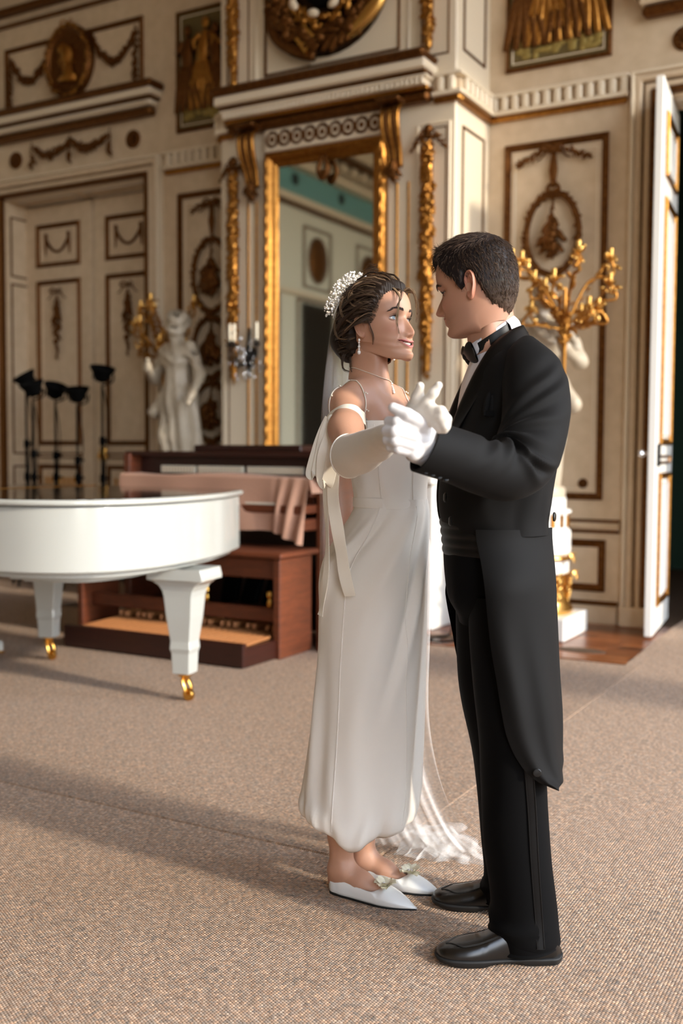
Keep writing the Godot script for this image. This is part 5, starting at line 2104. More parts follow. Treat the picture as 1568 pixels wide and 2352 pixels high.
# ring cloth: rows of [y, front x, back x, depth half, depth centre]
func ring_row(q: Array, n: int, pw: float, fold: Array) -> PackedVector3Array:
	var row := PackedVector3Array()
	var cx: float = (q[1] + q[2]) / 2
	var hx: float = (q[2] - q[1]) / 2
	for j in n:
		var a := TAU * j / n
		var ca := cos(a)
		var sa := sin(a)
		var e := 2.0 / pw
		var d := 0.0
		for w in fold:
			# [angle, y, angle width, y height, slope, amount]
			var da: float = wrapf(a - w[0] - (q[0] - w[1]) * w[4], -PI, PI)
			if absf(da) < w[2] * 3.0 and absf(q[0] - w[1]) < w[3] * 2.6:
				d += w[5] * exp(-da * da / (2.0 * w[2] * w[2])) * exp(-pow((q[0] - w[1]) / w[3], 2.0))
		row.append(V(cx - (hx + d) * signf(ca) * pow(absf(ca), e), q[0], q[4] + (q[3] + d) * signf(sa) * pow(absf(sa), e)))
	return row


func tab_rows(tab: Array, step: float, n: int, pw: float, fold: Array, drop := 0.0) -> Array:
	var rows := []
	var y0: float = tab[0][0]
	var y1: float = tab[-1][0]
	var m := int(ceil(absf(y1 - y0) / step))
	for i in m + 1:
		var y := lerpf(y0, y1, float(i) / m)
		var q := [y]
		for k in range(1, 5):
			q.append(look(tab, y, k))
		rows.append(ring_row(q, n, pw, fold))
	return rows


# sleeve or trouser leg: stations [point, radius, flatness] along a path, with creases [t, angle, width t, width angle, amount, twist]
func limb(b: MB, st: Array, n: int, per: int, creases: Array, cap := false, ref := Vector3(0, 0, 1), wall := 0.0, slant := 0.0) -> Array:
	var pts := []
	var rads := []
	for q in st:
		pts.append(q[0])
		rads.append(Vector2(q[1], q[2]))
	var path := spline(pts, per)
	var rr := spline(rads, per)
	var m := path.size()
	var rows := []
	var side := Vector3.ZERO
	for i in m:
		var t: Vector3 = (path[mini(i + 1, m - 1)] - path[maxi(i - 1, 0)]).normalized()
		if side == Vector3.ZERO:
			side = (ref - t * ref.dot(t)).normalized()
		side = (side - t * side.dot(t)).normalized()
		var up := t.cross(side)
		var f := float(i) / (m - 1)
		var row := PackedVector3Array()
		for k in n:
			var a := TAU * k / n
			var d := 0.0
			for c in creases:
				var dt: float = (f - c[0] - wrapf(a - c[1], -PI, PI) * c[5]) / c[2]
				if absf(dt) < 3.0:
					var da: float = wrapf(a - c[1], -PI, PI) / c[3]
					d += c[4] * exp(-dt * dt * 0.5 - da * da * 0.5)
			row.append(path[i] + (side * cos(a) * rr[i].x + up * sin(a) * rr[i].y) + (side * cos(a) + up * sin(a)) * d + t * (slant * cos(a) * smoothstep(0.8, 1.0, f)))
		rows.append(row)
	if wall > 0.0:
		var mid: Vector3 = path[m - 1]
		var tt: Vector3 = (path[m - 1] - path[m - 2]).normalized()
		for q in [[1.0, 0.0], [1.0 - wall * 0.5, 0.0015], [1.0 - wall, 0.0], [1.0 - wall, -0.05]]:
			var row := PackedVector3Array()
			for p in rows[m - 1 + 0]:
				row.append(mid + (p - mid) * q[0] + tt * q[1])
			rows.append(row)
	b.grid(rows, true)
	return rows


func shoe_man(o: Node3D, at: Vector3, dir: float, base: Vector3, side: float) -> void:
	var bs := Basis(Vector3.UP, dir)
	var tab := [[0.0, 0.006, 0.03, 0.0], [0.012, 0.022, 0.055, 0.0], [0.04, 0.031, 0.072, 0.0], [0.09, 0.034, 0.088, 0.0], [0.13, 0.036, 0.088, 0.002], [0.165, 0.041, 0.074, 0.003], [0.20, 0.046, 0.060, 0.004], [0.24, 0.0465, 0.050, 0.005], [0.27, 0.041, 0.043, 0.006], [0.288, 0.031, 0.037, 0.007], [0.298, 0.019, 0.031, 0.007], [0.303, 0.005, 0.026, 0.007]]
	var b := MB.new()
	var rows := []
	for i in 61:
		var s := 0.303 * (1.0 - pow(1.0 - i / 60.0, 1.35))
		var w := look(tab, s, 1)
		var h := look(tab, s, 2)
		var c := look(tab, s, 3) * side
		var row := PackedVector3Array()
		for j in 40:
			var a := TAU * j / 40
			var x := c + w * signf(cos(a)) * pow(absf(cos(a)), 0.72)
			var y := 0.016 + (h - 0.016) * (sin(a) if sin(a) > 0.0 else sin(a) * 0.02)
			if sin(a) > 0.0:
				y = 0.016 + (h - 0.016) * pow(sin(a), 0.8)
				var wl := (x - c) / maxf(w, 0.001)
				# apron seam and toe crease
				y -= 0.0016 * gauss(absf(wl) - (0.62 - 0.35 * smoothstep(0.24, 0.29, s)), 0.04) * smoothstep(0.12, 0.15, s) * (1.0 - smoothstep(0.27, 0.285, s))
				y -= 0.0014 * gauss(s - 0.197 - 0.008 * wl, 0.0025) * (1.0 - wl * wl) + 0.001 * gauss(s - 0.186 + 0.004 * wl, 0.002)
			row.append(at + bs * V(s - 0.11, y, x))
		rows.append(row)
	b.grid(rows, true)
	var up := obj("shoe", b, mats.shoe_leather, o, -base)
	b = MB.new()
	for sd in [-1.0, 1.0]:
		for off in [0.0, 0.045]:
			var line := []
			for i in 26:
				var s := 0.125 + 0.155 * i / 25.0
				var wl: float = (0.66 + off - 0.62 * smoothstep(0.235, 0.283, s)) * sd
				var sa := sqrt(1.0 - pow(absf(wl), 2.78))
				line.append(at + bs * V(s - 0.11, 0.0166 + (look(tab, s, 2) - 0.016) * pow(sa, 0.8), look(tab, s, 3) * side + look(tab, s, 1) * wl))
			b.tube(line, 0.0008, 5)
	obj("apron_stitching", b, mats.sole_stitch, up)
	# welt and sole
	b = MB.new()
	rows = []
	for q in [[0.0, 0.001, 0.94], [0.001, 0.0015, 1.0], [0.010, 0.0035, 1.0], [0.014, 0.0045, 1.0], [0.018, 0.0040, 1.0], [0.0185, -0.002, 1.0]]:
		var row := PackedVector3Array()
		for j in 72:
			var a := TAU * j / 72
			var s := 0.1515 - 0.1515 * cos(a)
			var w: float = look(tab, s, 1) + q[1]
			var c := look(tab, s, 3) * side
			var z: float = c + w * (1.0 if sin(a) >= 0.0 else -1.0) * q[2] * clampf(absf(sin(a)) * 6.0, 0.0, 1.0)
			var lift := 0.008 * smoothstep(0.23, 0.303, s) + 0.0105 * smoothstep(0.085, 0.11, s) * (1.0 - smoothstep(0.15, 0.2, s))
			row.append(at + bs * V((s - 0.1515) * (1.0 + q[1] / 0.16) + 0.1515 - 0.11, maxf(q[0], lift if q[0] < 0.009 else 0.0), z))
		rows.append(row)
	b.grid(rows, true)
	obj("sole", b, mats.shoe_sole, up)
	b = MB.new()
	for j in 70:
		var s := 0.105 + 0.19 * j / 69.0
		var w := look(tab, s, 1) + 0.0046
		b.box(at + bs * V(s - 0.11, 0.0165, look(tab, s, 3) * side + w), V(0.0012, 0.0035, 0.0012))
	var stc := obj("welt_stitching", b, mats.sole_stitch, up)
	stc.set_meta("kind", "stuff")


# one glove: bones in the figure frame
func glove(o: Node3D, called: String, bones: Array, m: Material, base: Vector3, k := 0.008, cell := 0.003) -> MeshInstance3D:
	var b := MB.new()
	nets(b, bones, cell, k)
	return obj(called, b, m, o, -base)


func chain(bones: Array, pts: Array, rads: Array) -> void:
	for k in pts.size() - 1:
		bones.append([pts[k], pts[k + 1], rads[k], rads[k + 1]])


func build_man() -> void:
	people_materials()
	var o := figure("person", "man in black tailcoat, bow tie and white gloves, smiling down at the bride", MAN)
	var skin := Color(0.43, 0.222, 0.145)
	var par := {"skin": skin, "lip": Color(0.42, 0.16, 0.13), "smile": 1.0, "gap": 0.0028, "mouth": 0.0275, "wide": 1.0, "nose": 1.05, "nose_w": 1.05, "brow": 0.0048, "cheek": 0.0045, "blush": Color(0.50, 0.20, 0.145), "blush_k": 0.42, "stubble": 0.28, "tuck": 0.0, "jaw_up": 0.0, "nose_len": 1.0, "lips": 0.9,
		"eye_z": 0.0655, "gaze": V(-0.75, -0.3, -0.6), "iris": Color(0.10, 0.07, 0.045), "lid_up": 0.0002, "lid_low": -0.0044, "lid_col": Color(0.42, 0.19, 0.14), "lash": 1.0, "brow_y": 0.0165, "brow_w": 1.25, "brow_z": 0.0008}
	var hs := 0.948
	var hb := Basis.from_euler(V(deg_to_rad(14.0), deg_to_rad(-90.0 - 26.0), deg_to_rad(2.0)), EULER_ORDER_YXZ).scaled(Vector3.ONE * hs)
	var t := Transform3D(hb, V(0.329, 1.637, -2.615))
	var hr := head_rows(par)
	var b := MB.new()
	b.grid(placed_rows(hr.rows, t), true, 0.0, hr.cols)
	ear(b, t, 1.0, 1.0, Color(0.46, 0.205, 0.135), 1.16)
	ear(b, t, -1.0, 1.0, Color(0.46, 0.205, 0.135), 1.16)
	b.col = skin
	nets(b, [[V(0.392, 1.42, -2.62), V(0.378, 1.50, -2.62), 0.056, 0.048], [V(0.378, 1.50, -2.62), V(0.350, 1.64, -2.62), 0.048, 0.043], [V(0.386, 1.50, -2.618), V(0.374, 1.64, -2.622), 0.042, 0.039], [V(0.348, 1.455, -2.61), V(0.340, 1.52, -2.615), 0.026, 0.026], [V(0.360, 1.46, -2.578), V(0.352, 1.628, -2.566), 0.016, 0.017]], 0.006, 0.03)
	obj("body", b, mats.skin_man, o, -MAN)
	for s in [-1.0, 1.0]:
		eye(o, MAN, t, s, par, mats.skin_man)
	man_hair(o, hr, t)
	man_clothes(o)


# hairline height over the face side by angle from the front (degrees)
const MAN_LINE := [[0, 0.070], [16, 0.073], [30, 0.078], [40, 0.066], [48, 0.040], [56, 0.028], [63, 0.022], [69, -0.004], [75, -0.016], [82, -0.012], [88, 0.012], [98, 0.020], [106, 0.004], [114, -0.030], [124, -0.060], [140, -0.076], [160, -0.090], [180, -0.094]]


func man_hair(o: Node3D, hr: Dictionary, t: Transform3D) -> void:
	var rows: Array = hr.rows
	var m := rows.size()
	var cap := []
	var cols := []
	var spots := []
	var r := RandomNumberGenerator.new()
	r.seed = 77
	for i in m:
		var row := PackedVector3Array()
		var cr := PackedColorArray()
		for j in HEAD_COLS:
			var p: Vector3 = rows[i][j]
			var az := rad_to_deg(absf(atan2(p.x, p.z + 0.004)))
			var line := look(MAN_LINE, az)
			var over := p.y - line + 0.004 * sin(j * 1.7) * sin(j * 0.61 + 1.0)
			var top := smoothstep(0.055, 0.105, p.y)
			var front := smoothstep(-0.02, 0.06, p.z)
			var thick := lerpf(lerpf(0.004, 0.014, smoothstep(-0.09, 0.03, p.y)), lerpf(0.018, 0.021, front), top)
			var k := smoothstep(-0.001, 0.016, over)
			var n := (p - V(0, 0.005, -0.01)).normalized()
			row.append(p + n * (thick * k - 0.005 * (1.0 - smoothstep(-0.004, 0.002, over))))
			var fade := smoothstep(-0.1, 0.0, p.y)
			cr.append(Color(0.075, 0.046, 0.032).lerp(Color(0.014, 0.010, 0.008), fade))
			if over > 0.0005 and i % 2 == 0:
				spots.append([i, j, thick * k])
		cap.append(row)
		cols.append(cr)
	var b := MB.new()
	b.grid(placed_rows(cap, t), true, 0.0, cols)
	var h := obj("hair", b, mats.hair, o, -MAN)
	b = MB.new()
	var whorl := V(0.012, 0.098, -0.062)
	for k in 11500:
		var q = spots[r.randi() % spots.size()]
		var p: Vector3 = rows[q[0]][q[1]]
		if k % 3:
			while p.z > 0.0:
				q = spots[r.randi() % spots.size()]
				p = rows[q[0]][q[1]]
		p += V(r.randf_range(-0.002, 0.002), r.randf_range(-0.002, 0.002), r.randf_range(-0.002, 0.002))
		var n := (p - V(0, 0.005, -0.01)).normalized()
		var top := smoothstep(0.05, 0.1, p.y)
		var away := (p - whorl)
		away = (away - n * away.dot(n)).normalized()
		var down := V(0, -1, -0.25)
		down = (down - n * down.dot(n)).normalized()
		var fl := down.lerp(away + V(0, 0.0, 0.5) * top, top).normalized()
		fl = (fl + V(r.randf_range(-0.25, 0.25), r.randf_range(-0.2, 0.2), r.randf_range(-0.25, 0.25))).normalized()
		fl = fl.lerp(V(-0.2, 0.75, -0.5), smoothstep(0.035, 0.07, p.z) * top * 0.8).normalized()
		var ln := lerpf(lerpf(0.007, 0.014, smoothstep(-0.09, 0.02, p.y)), 0.024, top) * r.randf_range(0.7, 1.2)
		var a: Vector3 = p + n * (q[2] - 0.002)
		if away.length() < 0.6 and p.distance_to(whorl) < 0.022:
			fl = (fl + n * 1.2).normalized()
		var c := Color(0.035, 0.024, 0.019).lerp(Color(0.16, 0.10, 0.065), r.randf() * r.randf() + (1.0 - smoothstep(-0.1, 0.03, p.y)) * 0.25)
		strand(b, [t * a, t * (a + fl * ln * 0.5 + n * (0.0016 + 0.0012 * top)), t * (a + fl * ln + n * 0.001)], 0.00072, c)
	var st := obj("hair_strands", b, mats.hair, h)
	st.set_meta("kind", "stuff")


func man_clothes(o: Node3D) -> void:
	var Z := -2.62
	# shirt front, seen in the opening of the coat
	var b := MB.new()
	b.grid(tab_rows([[1.02, 0.262, 0.50, 0.13, Z], [1.15, 0.258, 0.50, 0.135, Z], [1.33, 0.288, 0.50, 0.13, Z], [1.40, 0.302, 0.48, 0.115, Z], [1.45, 0.318, 0.46, 0.09, Z], [1.49, 0.328, 0.44, 0.066, Z]], 0.012, 48, 2.2, [[0.3, 1.36, 0.12, 0.07, 0.5, 0.004], [-0.1, 1.40, 0.1, 0.05, -0.6, 0.003]]), true)
	obj("shirt", b, mats.shirt_cotton, o, -MAN)
	# stand collar, low in front and high at the nape, turned down behind, wings in front
	b = MB.new()
	var rows := []
	for q in [[-0.014, 0.0015], [0.0, 0.001], [0.030, 0.001], [0.0335, 0.0], [0.030, -0.0025], [0.0, -0.003]]:
		var row := PackedVector3Array()
		for j in 64:
			row.append(collar_point(TAU * j / 64, q[0], q[1]))
		rows.append(row)
	b.grid(rows, true)
	for w in [[0.32, 0.92, 0.040, 0.030], [-0.92, -0.32, 0.030, 0.040], [2.15, 4.13, 0.034, 0.034]]:
		for skin_side in [0.0, 0.0016]:
			rows = []
			for i in 9:
				var vv := i / 8.0
				var row := PackedVector3Array()
				for j in 25:
					var uu := j / 24.0
					var ln := lerpf(w[2], w[3], uu)
					var edge := minf(uu, 1.0 - uu) * 24.0
					row.append(collar_point(lerpf(w[0], w[1], uu), 0.0335 - vv * ln + 0.006 * vv * (1.0 - clampf(edge / 3.0, 0.0, 1.0)), 0.0005 + 0.0085 * sin(minf(vv * 3.0, 1.57)) + skin_side))
				rows.append(row)
			b.grid(rows, false, 1.0 if skin_side > 0.0 else -1.0)
	obj("collar", b, mats.shirt_cotton, o, -MAN)
	# black band round the stand and the bow
	b = MB.new()
	rows = []
	for q in [[0.004, 0.0015], [0.004, 0.0045], [0.026, 0.0045], [0.026, 0.0015]]:
		var row := PackedVector3Array()
		for j in 64:
			row.append(collar_point(TAU * j / 64, q[0], q[1]))
		rows.append(row)
	b.grid(rows, true)
	var tie := obj("bow_tie", b, mats.black_satin, o, -MAN)
	for s in [-1.0, 1.0]:
		b = MB.new()
		rows = []
		for i in 13:
			var u := i / 12.0
			var row := PackedVector3Array()
			for j in 17:
				var a := TAU * j / 16.0
				var hh := lerpf(0.009, 0.026, smoothstep(0.0, 0.75, u)) * (1.0 - 0.10 * smoothstep(0.85, 1.0, u))
				var th := 0.007 * sin(PI * clampf(u * 0.9 + 0.1, 0.0, 1.0)) + 0.003
				var pl := 0.0022 * sin(a * 4.0) * (1.0 - u)
				row.append(V(0.309 - 0.4 * sin(a) * hh + 0.012 * u * u + cos(a) * th + pl, 1.468 + sin(a) * hh + 0.004 * u, -2.62 + s * (0.006 + u * 0.056)))
			rows.append(row)
		b.grid(rows, false, 0.0)
		obj("bow_wing", b, mats.black_satin, tie)
	b = MB.new()
	b.ball(V(0.309, 1.468, -2.62), V(0.011, 0.013, 0.010), Basis.IDENTITY, 14, 8)
	obj("bow_knot", b, mats.black_satin, tie)
	# coat body
	b = MB.new()
	var coat := [[1.028, 0.262, 0.516, 0.150, Z], [1.055, 0.248, 0.515, 0.152, Z], [1.10, 0.240, 0.521, 0.156, Z], [1.15, 0.241, 0.526, 0.164, Z], [1.21, 0.252, 0.533, 0.172, Z], [1.295, 0.274, 0.541, 0.182, Z], [1.355, 0.292, 0.544, 0.190, Z], [1.385, 0.303, 0.542, 0.192, Z], [1.424, 0.316, 0.529, 0.184, Z], [1.455, 0.330, 0.515, 0.160, Z], [1.478, 0.342, 0.498, 0.128, Z], [1.497, 0.352, 0.474, 0.094, Z], [1.508, 0.362, 0.455, 0.072, Z]]
	var folds := [[2.2, 1.20, 0.10, 0.12, 1.6, 0.006], [1.2, 1.15, 0.10, 0.09, -2.0, 0.005], [2.75, 1.30, 0.07, 0.16, 0.3, 0.005], [1.75, 1.08, 0.06, 0.05, 1.0, -0.004], [1.9, 1.42, 0.12, 0.04, 1.0, 0.006], [2.5, 1.06, 0.08, 0.06, -1.0, 0.003]]
	rows = tab_rows(coat, 0.010, 96, 2.35, folds)
	# open the front: two rows of lapel edge are made by pulling the front centre inwards
	for row in rows:
		for j in row.size():
			var a: float = TAU * j / row.size()
			var fr := minf(a, TAU - a)
			var y: float = row[j].y
			var edge := lerpf(0.10, 0.62, smoothstep(1.16, 1.46, y))
			if fr < edge:
				row[j].x += 0.045 * smoothstep(0.0, 0.10, edge - fr) + 0.02 * smoothstep(1.25, 1.45, y)
	b.grid(rows, true)
	var coat_o := obj("tailcoat", b, mats.wool, o, -MAN)
	for s in [-1.0, 1.0]:
		coat_tail(coat_o, s)
		lapel(coat_o, s)
		sleeve(coat_o, s)
	# buttons
	for q in [[V(0.517, 1.072, -2.545), 0.4], [V(0.517, 1.072, -2.695), 0.4], [V(0.262, 1.064, -2.49), 3.4], [V(0.250, 1.12, -2.50), 3.4]]:
		b = MB.new()
		b.lathe([Vector2(0, 0.006), Vector2(0.008, 0.0055), Vector2(0.0115, 0.0035), Vector2(0.0115, 0.0), Vector2(0.0, -0.002)], q[0], 16, Basis(V(0, 1, 0), -q[1]) * Basis(V(0, 0, 1), -PI / 2))
		obj("button", b, mats.black_button, coat_o)
	# breast pocket welt with a folded dark handkerchief
	b = MB.new()
	b.box(V(0.352, 1.318, -2.447), V(0.055, 0.014, 0.006), 0.002, Basis(V(0, 1, 0), 0.55))
	obj("pocket_welt", b, mats.wool, coat_o)
	b = MB.new()
	for k in 3:
		b.ball(V(0.338 + k * 0.012, 1.34, -2.449 - k * 0.002), V(0.008, 0.03 - 0.006 * k, 0.004), Basis(V(0, 0, 1), -0.2 + 0.2 * k), 8, 6)
	obj("pocket_square", b, mats.wool, coat_o)
	# cummerbund pleats
	b = MB.new()
	rows = []
	for i in 25:
		var f := i / 24.0
		var y := lerpf(1.062, 0.972, f)
		var pl := 0.0035 * absf(sin(f * PI * 4.0))
		rows.append(ring_row([y, lerpf(0.249, 0.259, f) - pl, 0.50, 0.140 + pl, Z], 64, 2.3, []))
	b.grid(rows, true)
	obj("cummerbund", b, mats.black_satin, o, -MAN)
	# trousers: hips, then two legs
	b = MB.new()
	b.grid(tab_rows([[0.99, 0.258, 0.495, 0.140, Z], [0.92, 0.262, 0.505, 0.146, Z], [0.86, 0.272, 0.500, 0.138, Z], [0.80, 0.300, 0.470, 0.10, Z]], 0.012, 64, 2.4, [[0.5, 0.88, 0.1, 0.08, 1.0, 0.004]]), true)
	var tro := obj("trousers", b, mats.trouser_wool, o, -MAN)
	b = MB.new()
	limb(b, [[V(0.388, 0.88, -2.545), 0.076, 0.098], [V(0.394, 0.78, -2.540), 0.079, 0.095], [V(0.405, 0.66, -2.53), 0.080, 0.090], [V(0.418, 0.53, -2.525), 0.078, 0.092], [V(0.424, 0.44, -2.52), 0.080, 0.085], [V(0.430, 0.34, -2.515), 0.080, 0.079], [V(0.441, 0.22, -2.505), 0.078, 0.074], [V(0.452, 0.12, -2.50), 0.080, 0.073], [V(0.455, 0.058, -2.495), 0.083, 0.078], [V(0.458, 0.030, -2.495), 0.084, 0.080]], 48, 7,
		[[0.86, 2.9, 0.018, 0.9, 0.010, 0.02], [0.92, 2.6, 0.016, 1.0, -0.007, -0.03], [0.80, 3.3, 0.02, 0.8, 0.008, -0.04], [0.60, 3.0, 0.05, 0.7, 0.005, 0.08], [0.97, 3.1, 0.02, 0.8, 0.006, 0.0]], false, V(1, 0, 0), 0.04)
	obj("trouser_leg", b, mats.trouser_wool, tro)
	b = MB.new()
	limb(b, [[V(0.375, 0.88, -2.695), 0.076, 0.11], [V(0.380, 0.78, -2.70), 0.080, 0.105], [V(0.395, 0.62, -2.715), 0.084, 0.098], [V(0.425, 0.46, -2.735), 0.078, 0.088], [V(0.440, 0.34, -2.745), 0.075, 0.078], [V(0.455, 0.20, -2.75), 0.076, 0.073], [V(0.462, 0.11, -2.75), 0.074, 0.072], [V(0.462, 0.055, -2.75), 0.078, 0.076], [V(0.464, 0.035, -2.75), 0.079, 0.078]], 44, 7, [[0.85, 3.0, 0.02, 0.9, 0.010, 0.03], [0.93, 3.0, 0.018, 0.9, -0.008, -0.02]], false, V(1, 0, 0), 0.04)
	obj("trouser_leg", b, mats.trouser_wool, tro)
	# satin side stripe
	for s in [0.0, 1.0]:
		b = MB.new()
		var line := spline([V(0.434 + s * 0.020, 0.50, -2.431), V(0.446 + s * 0.019, 0.38, -2.436), V(0.455 + s * 0.018, 0.25, -2.432), V(0.466 + s * 0.017, 0.12, -2.427), V(0.470 + s * 0.017, 0.052, -2.416)], 6)
		b.tube(line, 0.0014, 6)
		obj("stripe_edge", b, mats.black_satin, tro)
	b = MB.new()
	rows = []
	for p in spline([V(0.444, 0.50, -2.4315), V(0.4555, 0.38, -2.4365), V(0.464, 0.25, -2.4325), V(0.4745, 0.12, -2.4275), V(0.4785, 0.050, -2.4165)], 6):
		rows.append(PackedVector3Array([p + V(-0.010, 0, 0), p + V(0, 0, 0.0015), p + V(0.010, 0, 0)]))
	b.grid(rows, false, 1.0)
	obj("satin_stripe", b, mats.black_satin, tro)
	shoe_man(o, V(0.428, 0, -2.470), PI - 0.03, MAN, -1.0)
	shoe_man(o, V(0.445, 0, -2.755), PI - 0.12, MAN, 1.0)
	man_hands(o)


func collar_point(a: float, up: float, out: float) -> Vector3:
	var back := 0.5 - 0.5 * cos(a)
	var tilt := V(-0.35, 0.93, 0.0)
	return V(0.377 - cos(a) * (0.058 + out), 1.455 + 0.080 * back, -2.62 + sin(a) * (0.063 + out)) + tilt * up


func coat_tail(o: Node3D, s: float) -> void:
	# each tail hangs from the waist seam behind the leg and narrows to a rounded end
	var b := MB.new()
	var front := [[1.045, 0.318], [0.963, 0.329], [0.881, 0.337], [0.772, 0.350], [0.691, 0.365], [0.622, 0.377], [0.553, 0.394], [0.502, 0.419], [0.468, 0.446], [0.446, 0.478], [0.432, 0.512]]
	var back := [[1.045, 0.517], [0.945, 0.523], [0.802, 0.530], [0.689, 0.537], [0.589, 0.546], [0.50, 0.549], [0.453, 0.549], [0.436, 0.540], [0.432, 0.526]]
	front.reverse()
	back.reverse()
	var rows := []
	var inner := []
	for i in 64:
		var f := i / 63.0
		var y := lerpf(1.045, 0.4325, pow(f, 0.94))
		var x0 := look(front, y)
		var x1 := look(back, y)
		if s < 0.0:
			x0 -= 0.062 * smoothstep(1.0, 0.8, y) * (1.0 - smoothstep(0.62, 0.50, y) * 0.6)
			y = lerpf(1.045, 0.50, f)
		var row := PackedVector3Array()
		var row2 := PackedVector3Array()
		for j in 34:
			var u := j / 33.0
			var x := lerpf(x0, x1, u)
			# bowed round the hip: outermost a third of the way from the front edge
			var bow_z := (lerpf(0.148, 0.204, smoothstep(0.0, 0.22, f)) - 0.012 * smoothstep(0.6, 1.0, f)) * pow(sin(PI * lerpf(0.36, 0.93, u)), 0.7)
			var wave := 0.007 * sin(u * 7.0 + 0.6 + f * 1.6) * smoothstep(0.05, 0.4, f) + 0.0035 * sin(u * 15.0 - f * 3.0) * smoothstep(0.2, 0.6, f)
			var z: float = -2.62 + s * (bow_z + wave + 0.012)
			row.append(V(x, y, z))
			row2.append(V(x, y, z - s * 0.004))
		rows.append(row)
		inner.append(row2)
	b.grid(rows, false, -s)
	b.grid(inner, false, s)
	obj("coat_tail", b, mats.wool, o)
	if s > 0.0:
		b = MB.new()
		b.lathe([Vector2(0, 0.0015), Vector2(0.009, 0.001), Vector2(0.010, 0)], V(0.462, 0.478, -2.412), 18, Basis(V(1, 0, 0), PI / 2))
		obj("tail_button", b, mats.black_button, o)


func lapel(o: Node3D, s: float) -> void:
	# rolled collar from the nape down to the front opening
	var b := MB.new()
	var ins := spline([V(0.452, 1.538, -2.62), V(0.440, 1.537, -2.62 + s * 0.040), V(0.402, 1.518, -2.62 + s * 0.074), V(0.362, 1.486, -2.62 + s * 0.086), V(0.328, 1.435, -2.62 + s * 0.088), V(0.300, 1.375, -2.62 + s * 0.086), V(0.276, 1.310, -2.62 + s * 0.078), V(0.258, 1.24, -2.62 + s * 0.062)], 6)
	var outs := spline([V(0.476, 1.492, -2.62), V(0.468, 1.490, -2.62 + s * 0.056), V(0.430, 1.484, -2.62 + s * 0.112), V(0.390, 1.455, -2.62 + s * 0.135), V(0.350, 1.402, -2.62 + s * 0.138), V(0.318, 1.352, -2.62 + s * 0.128), V(0.284, 1.290, -2.62 + s * 0.104), V(0.259, 1.235, -2.62 + s * 0.066)], 6)
	var rows := []
	for i in ins.size():
		var a: Vector3 = ins[i]
		var c: Vector3 = outs[i]
		var row := PackedVector3Array()
		var up := V(-0.45, 0.55, s * 0.7).normalized()
		row.append(a + up * -0.006 + V(0.006, -0.01, -s * 0.006))
		for k in 7:
			var u := k / 6.0
			row.append(a.lerp(c, u) + up * (0.0115 * sin(PI * pow(u, 0.55)) + 0.004))
		row.append(c + up * 0.001)
		row.append(c - up * 0.006)
		rows.append(row)
	b.grid(rows, false, s if true else 0.0)
	obj("lapel", b, mats.wool if s == 0.0 else mats.black_satin, o)


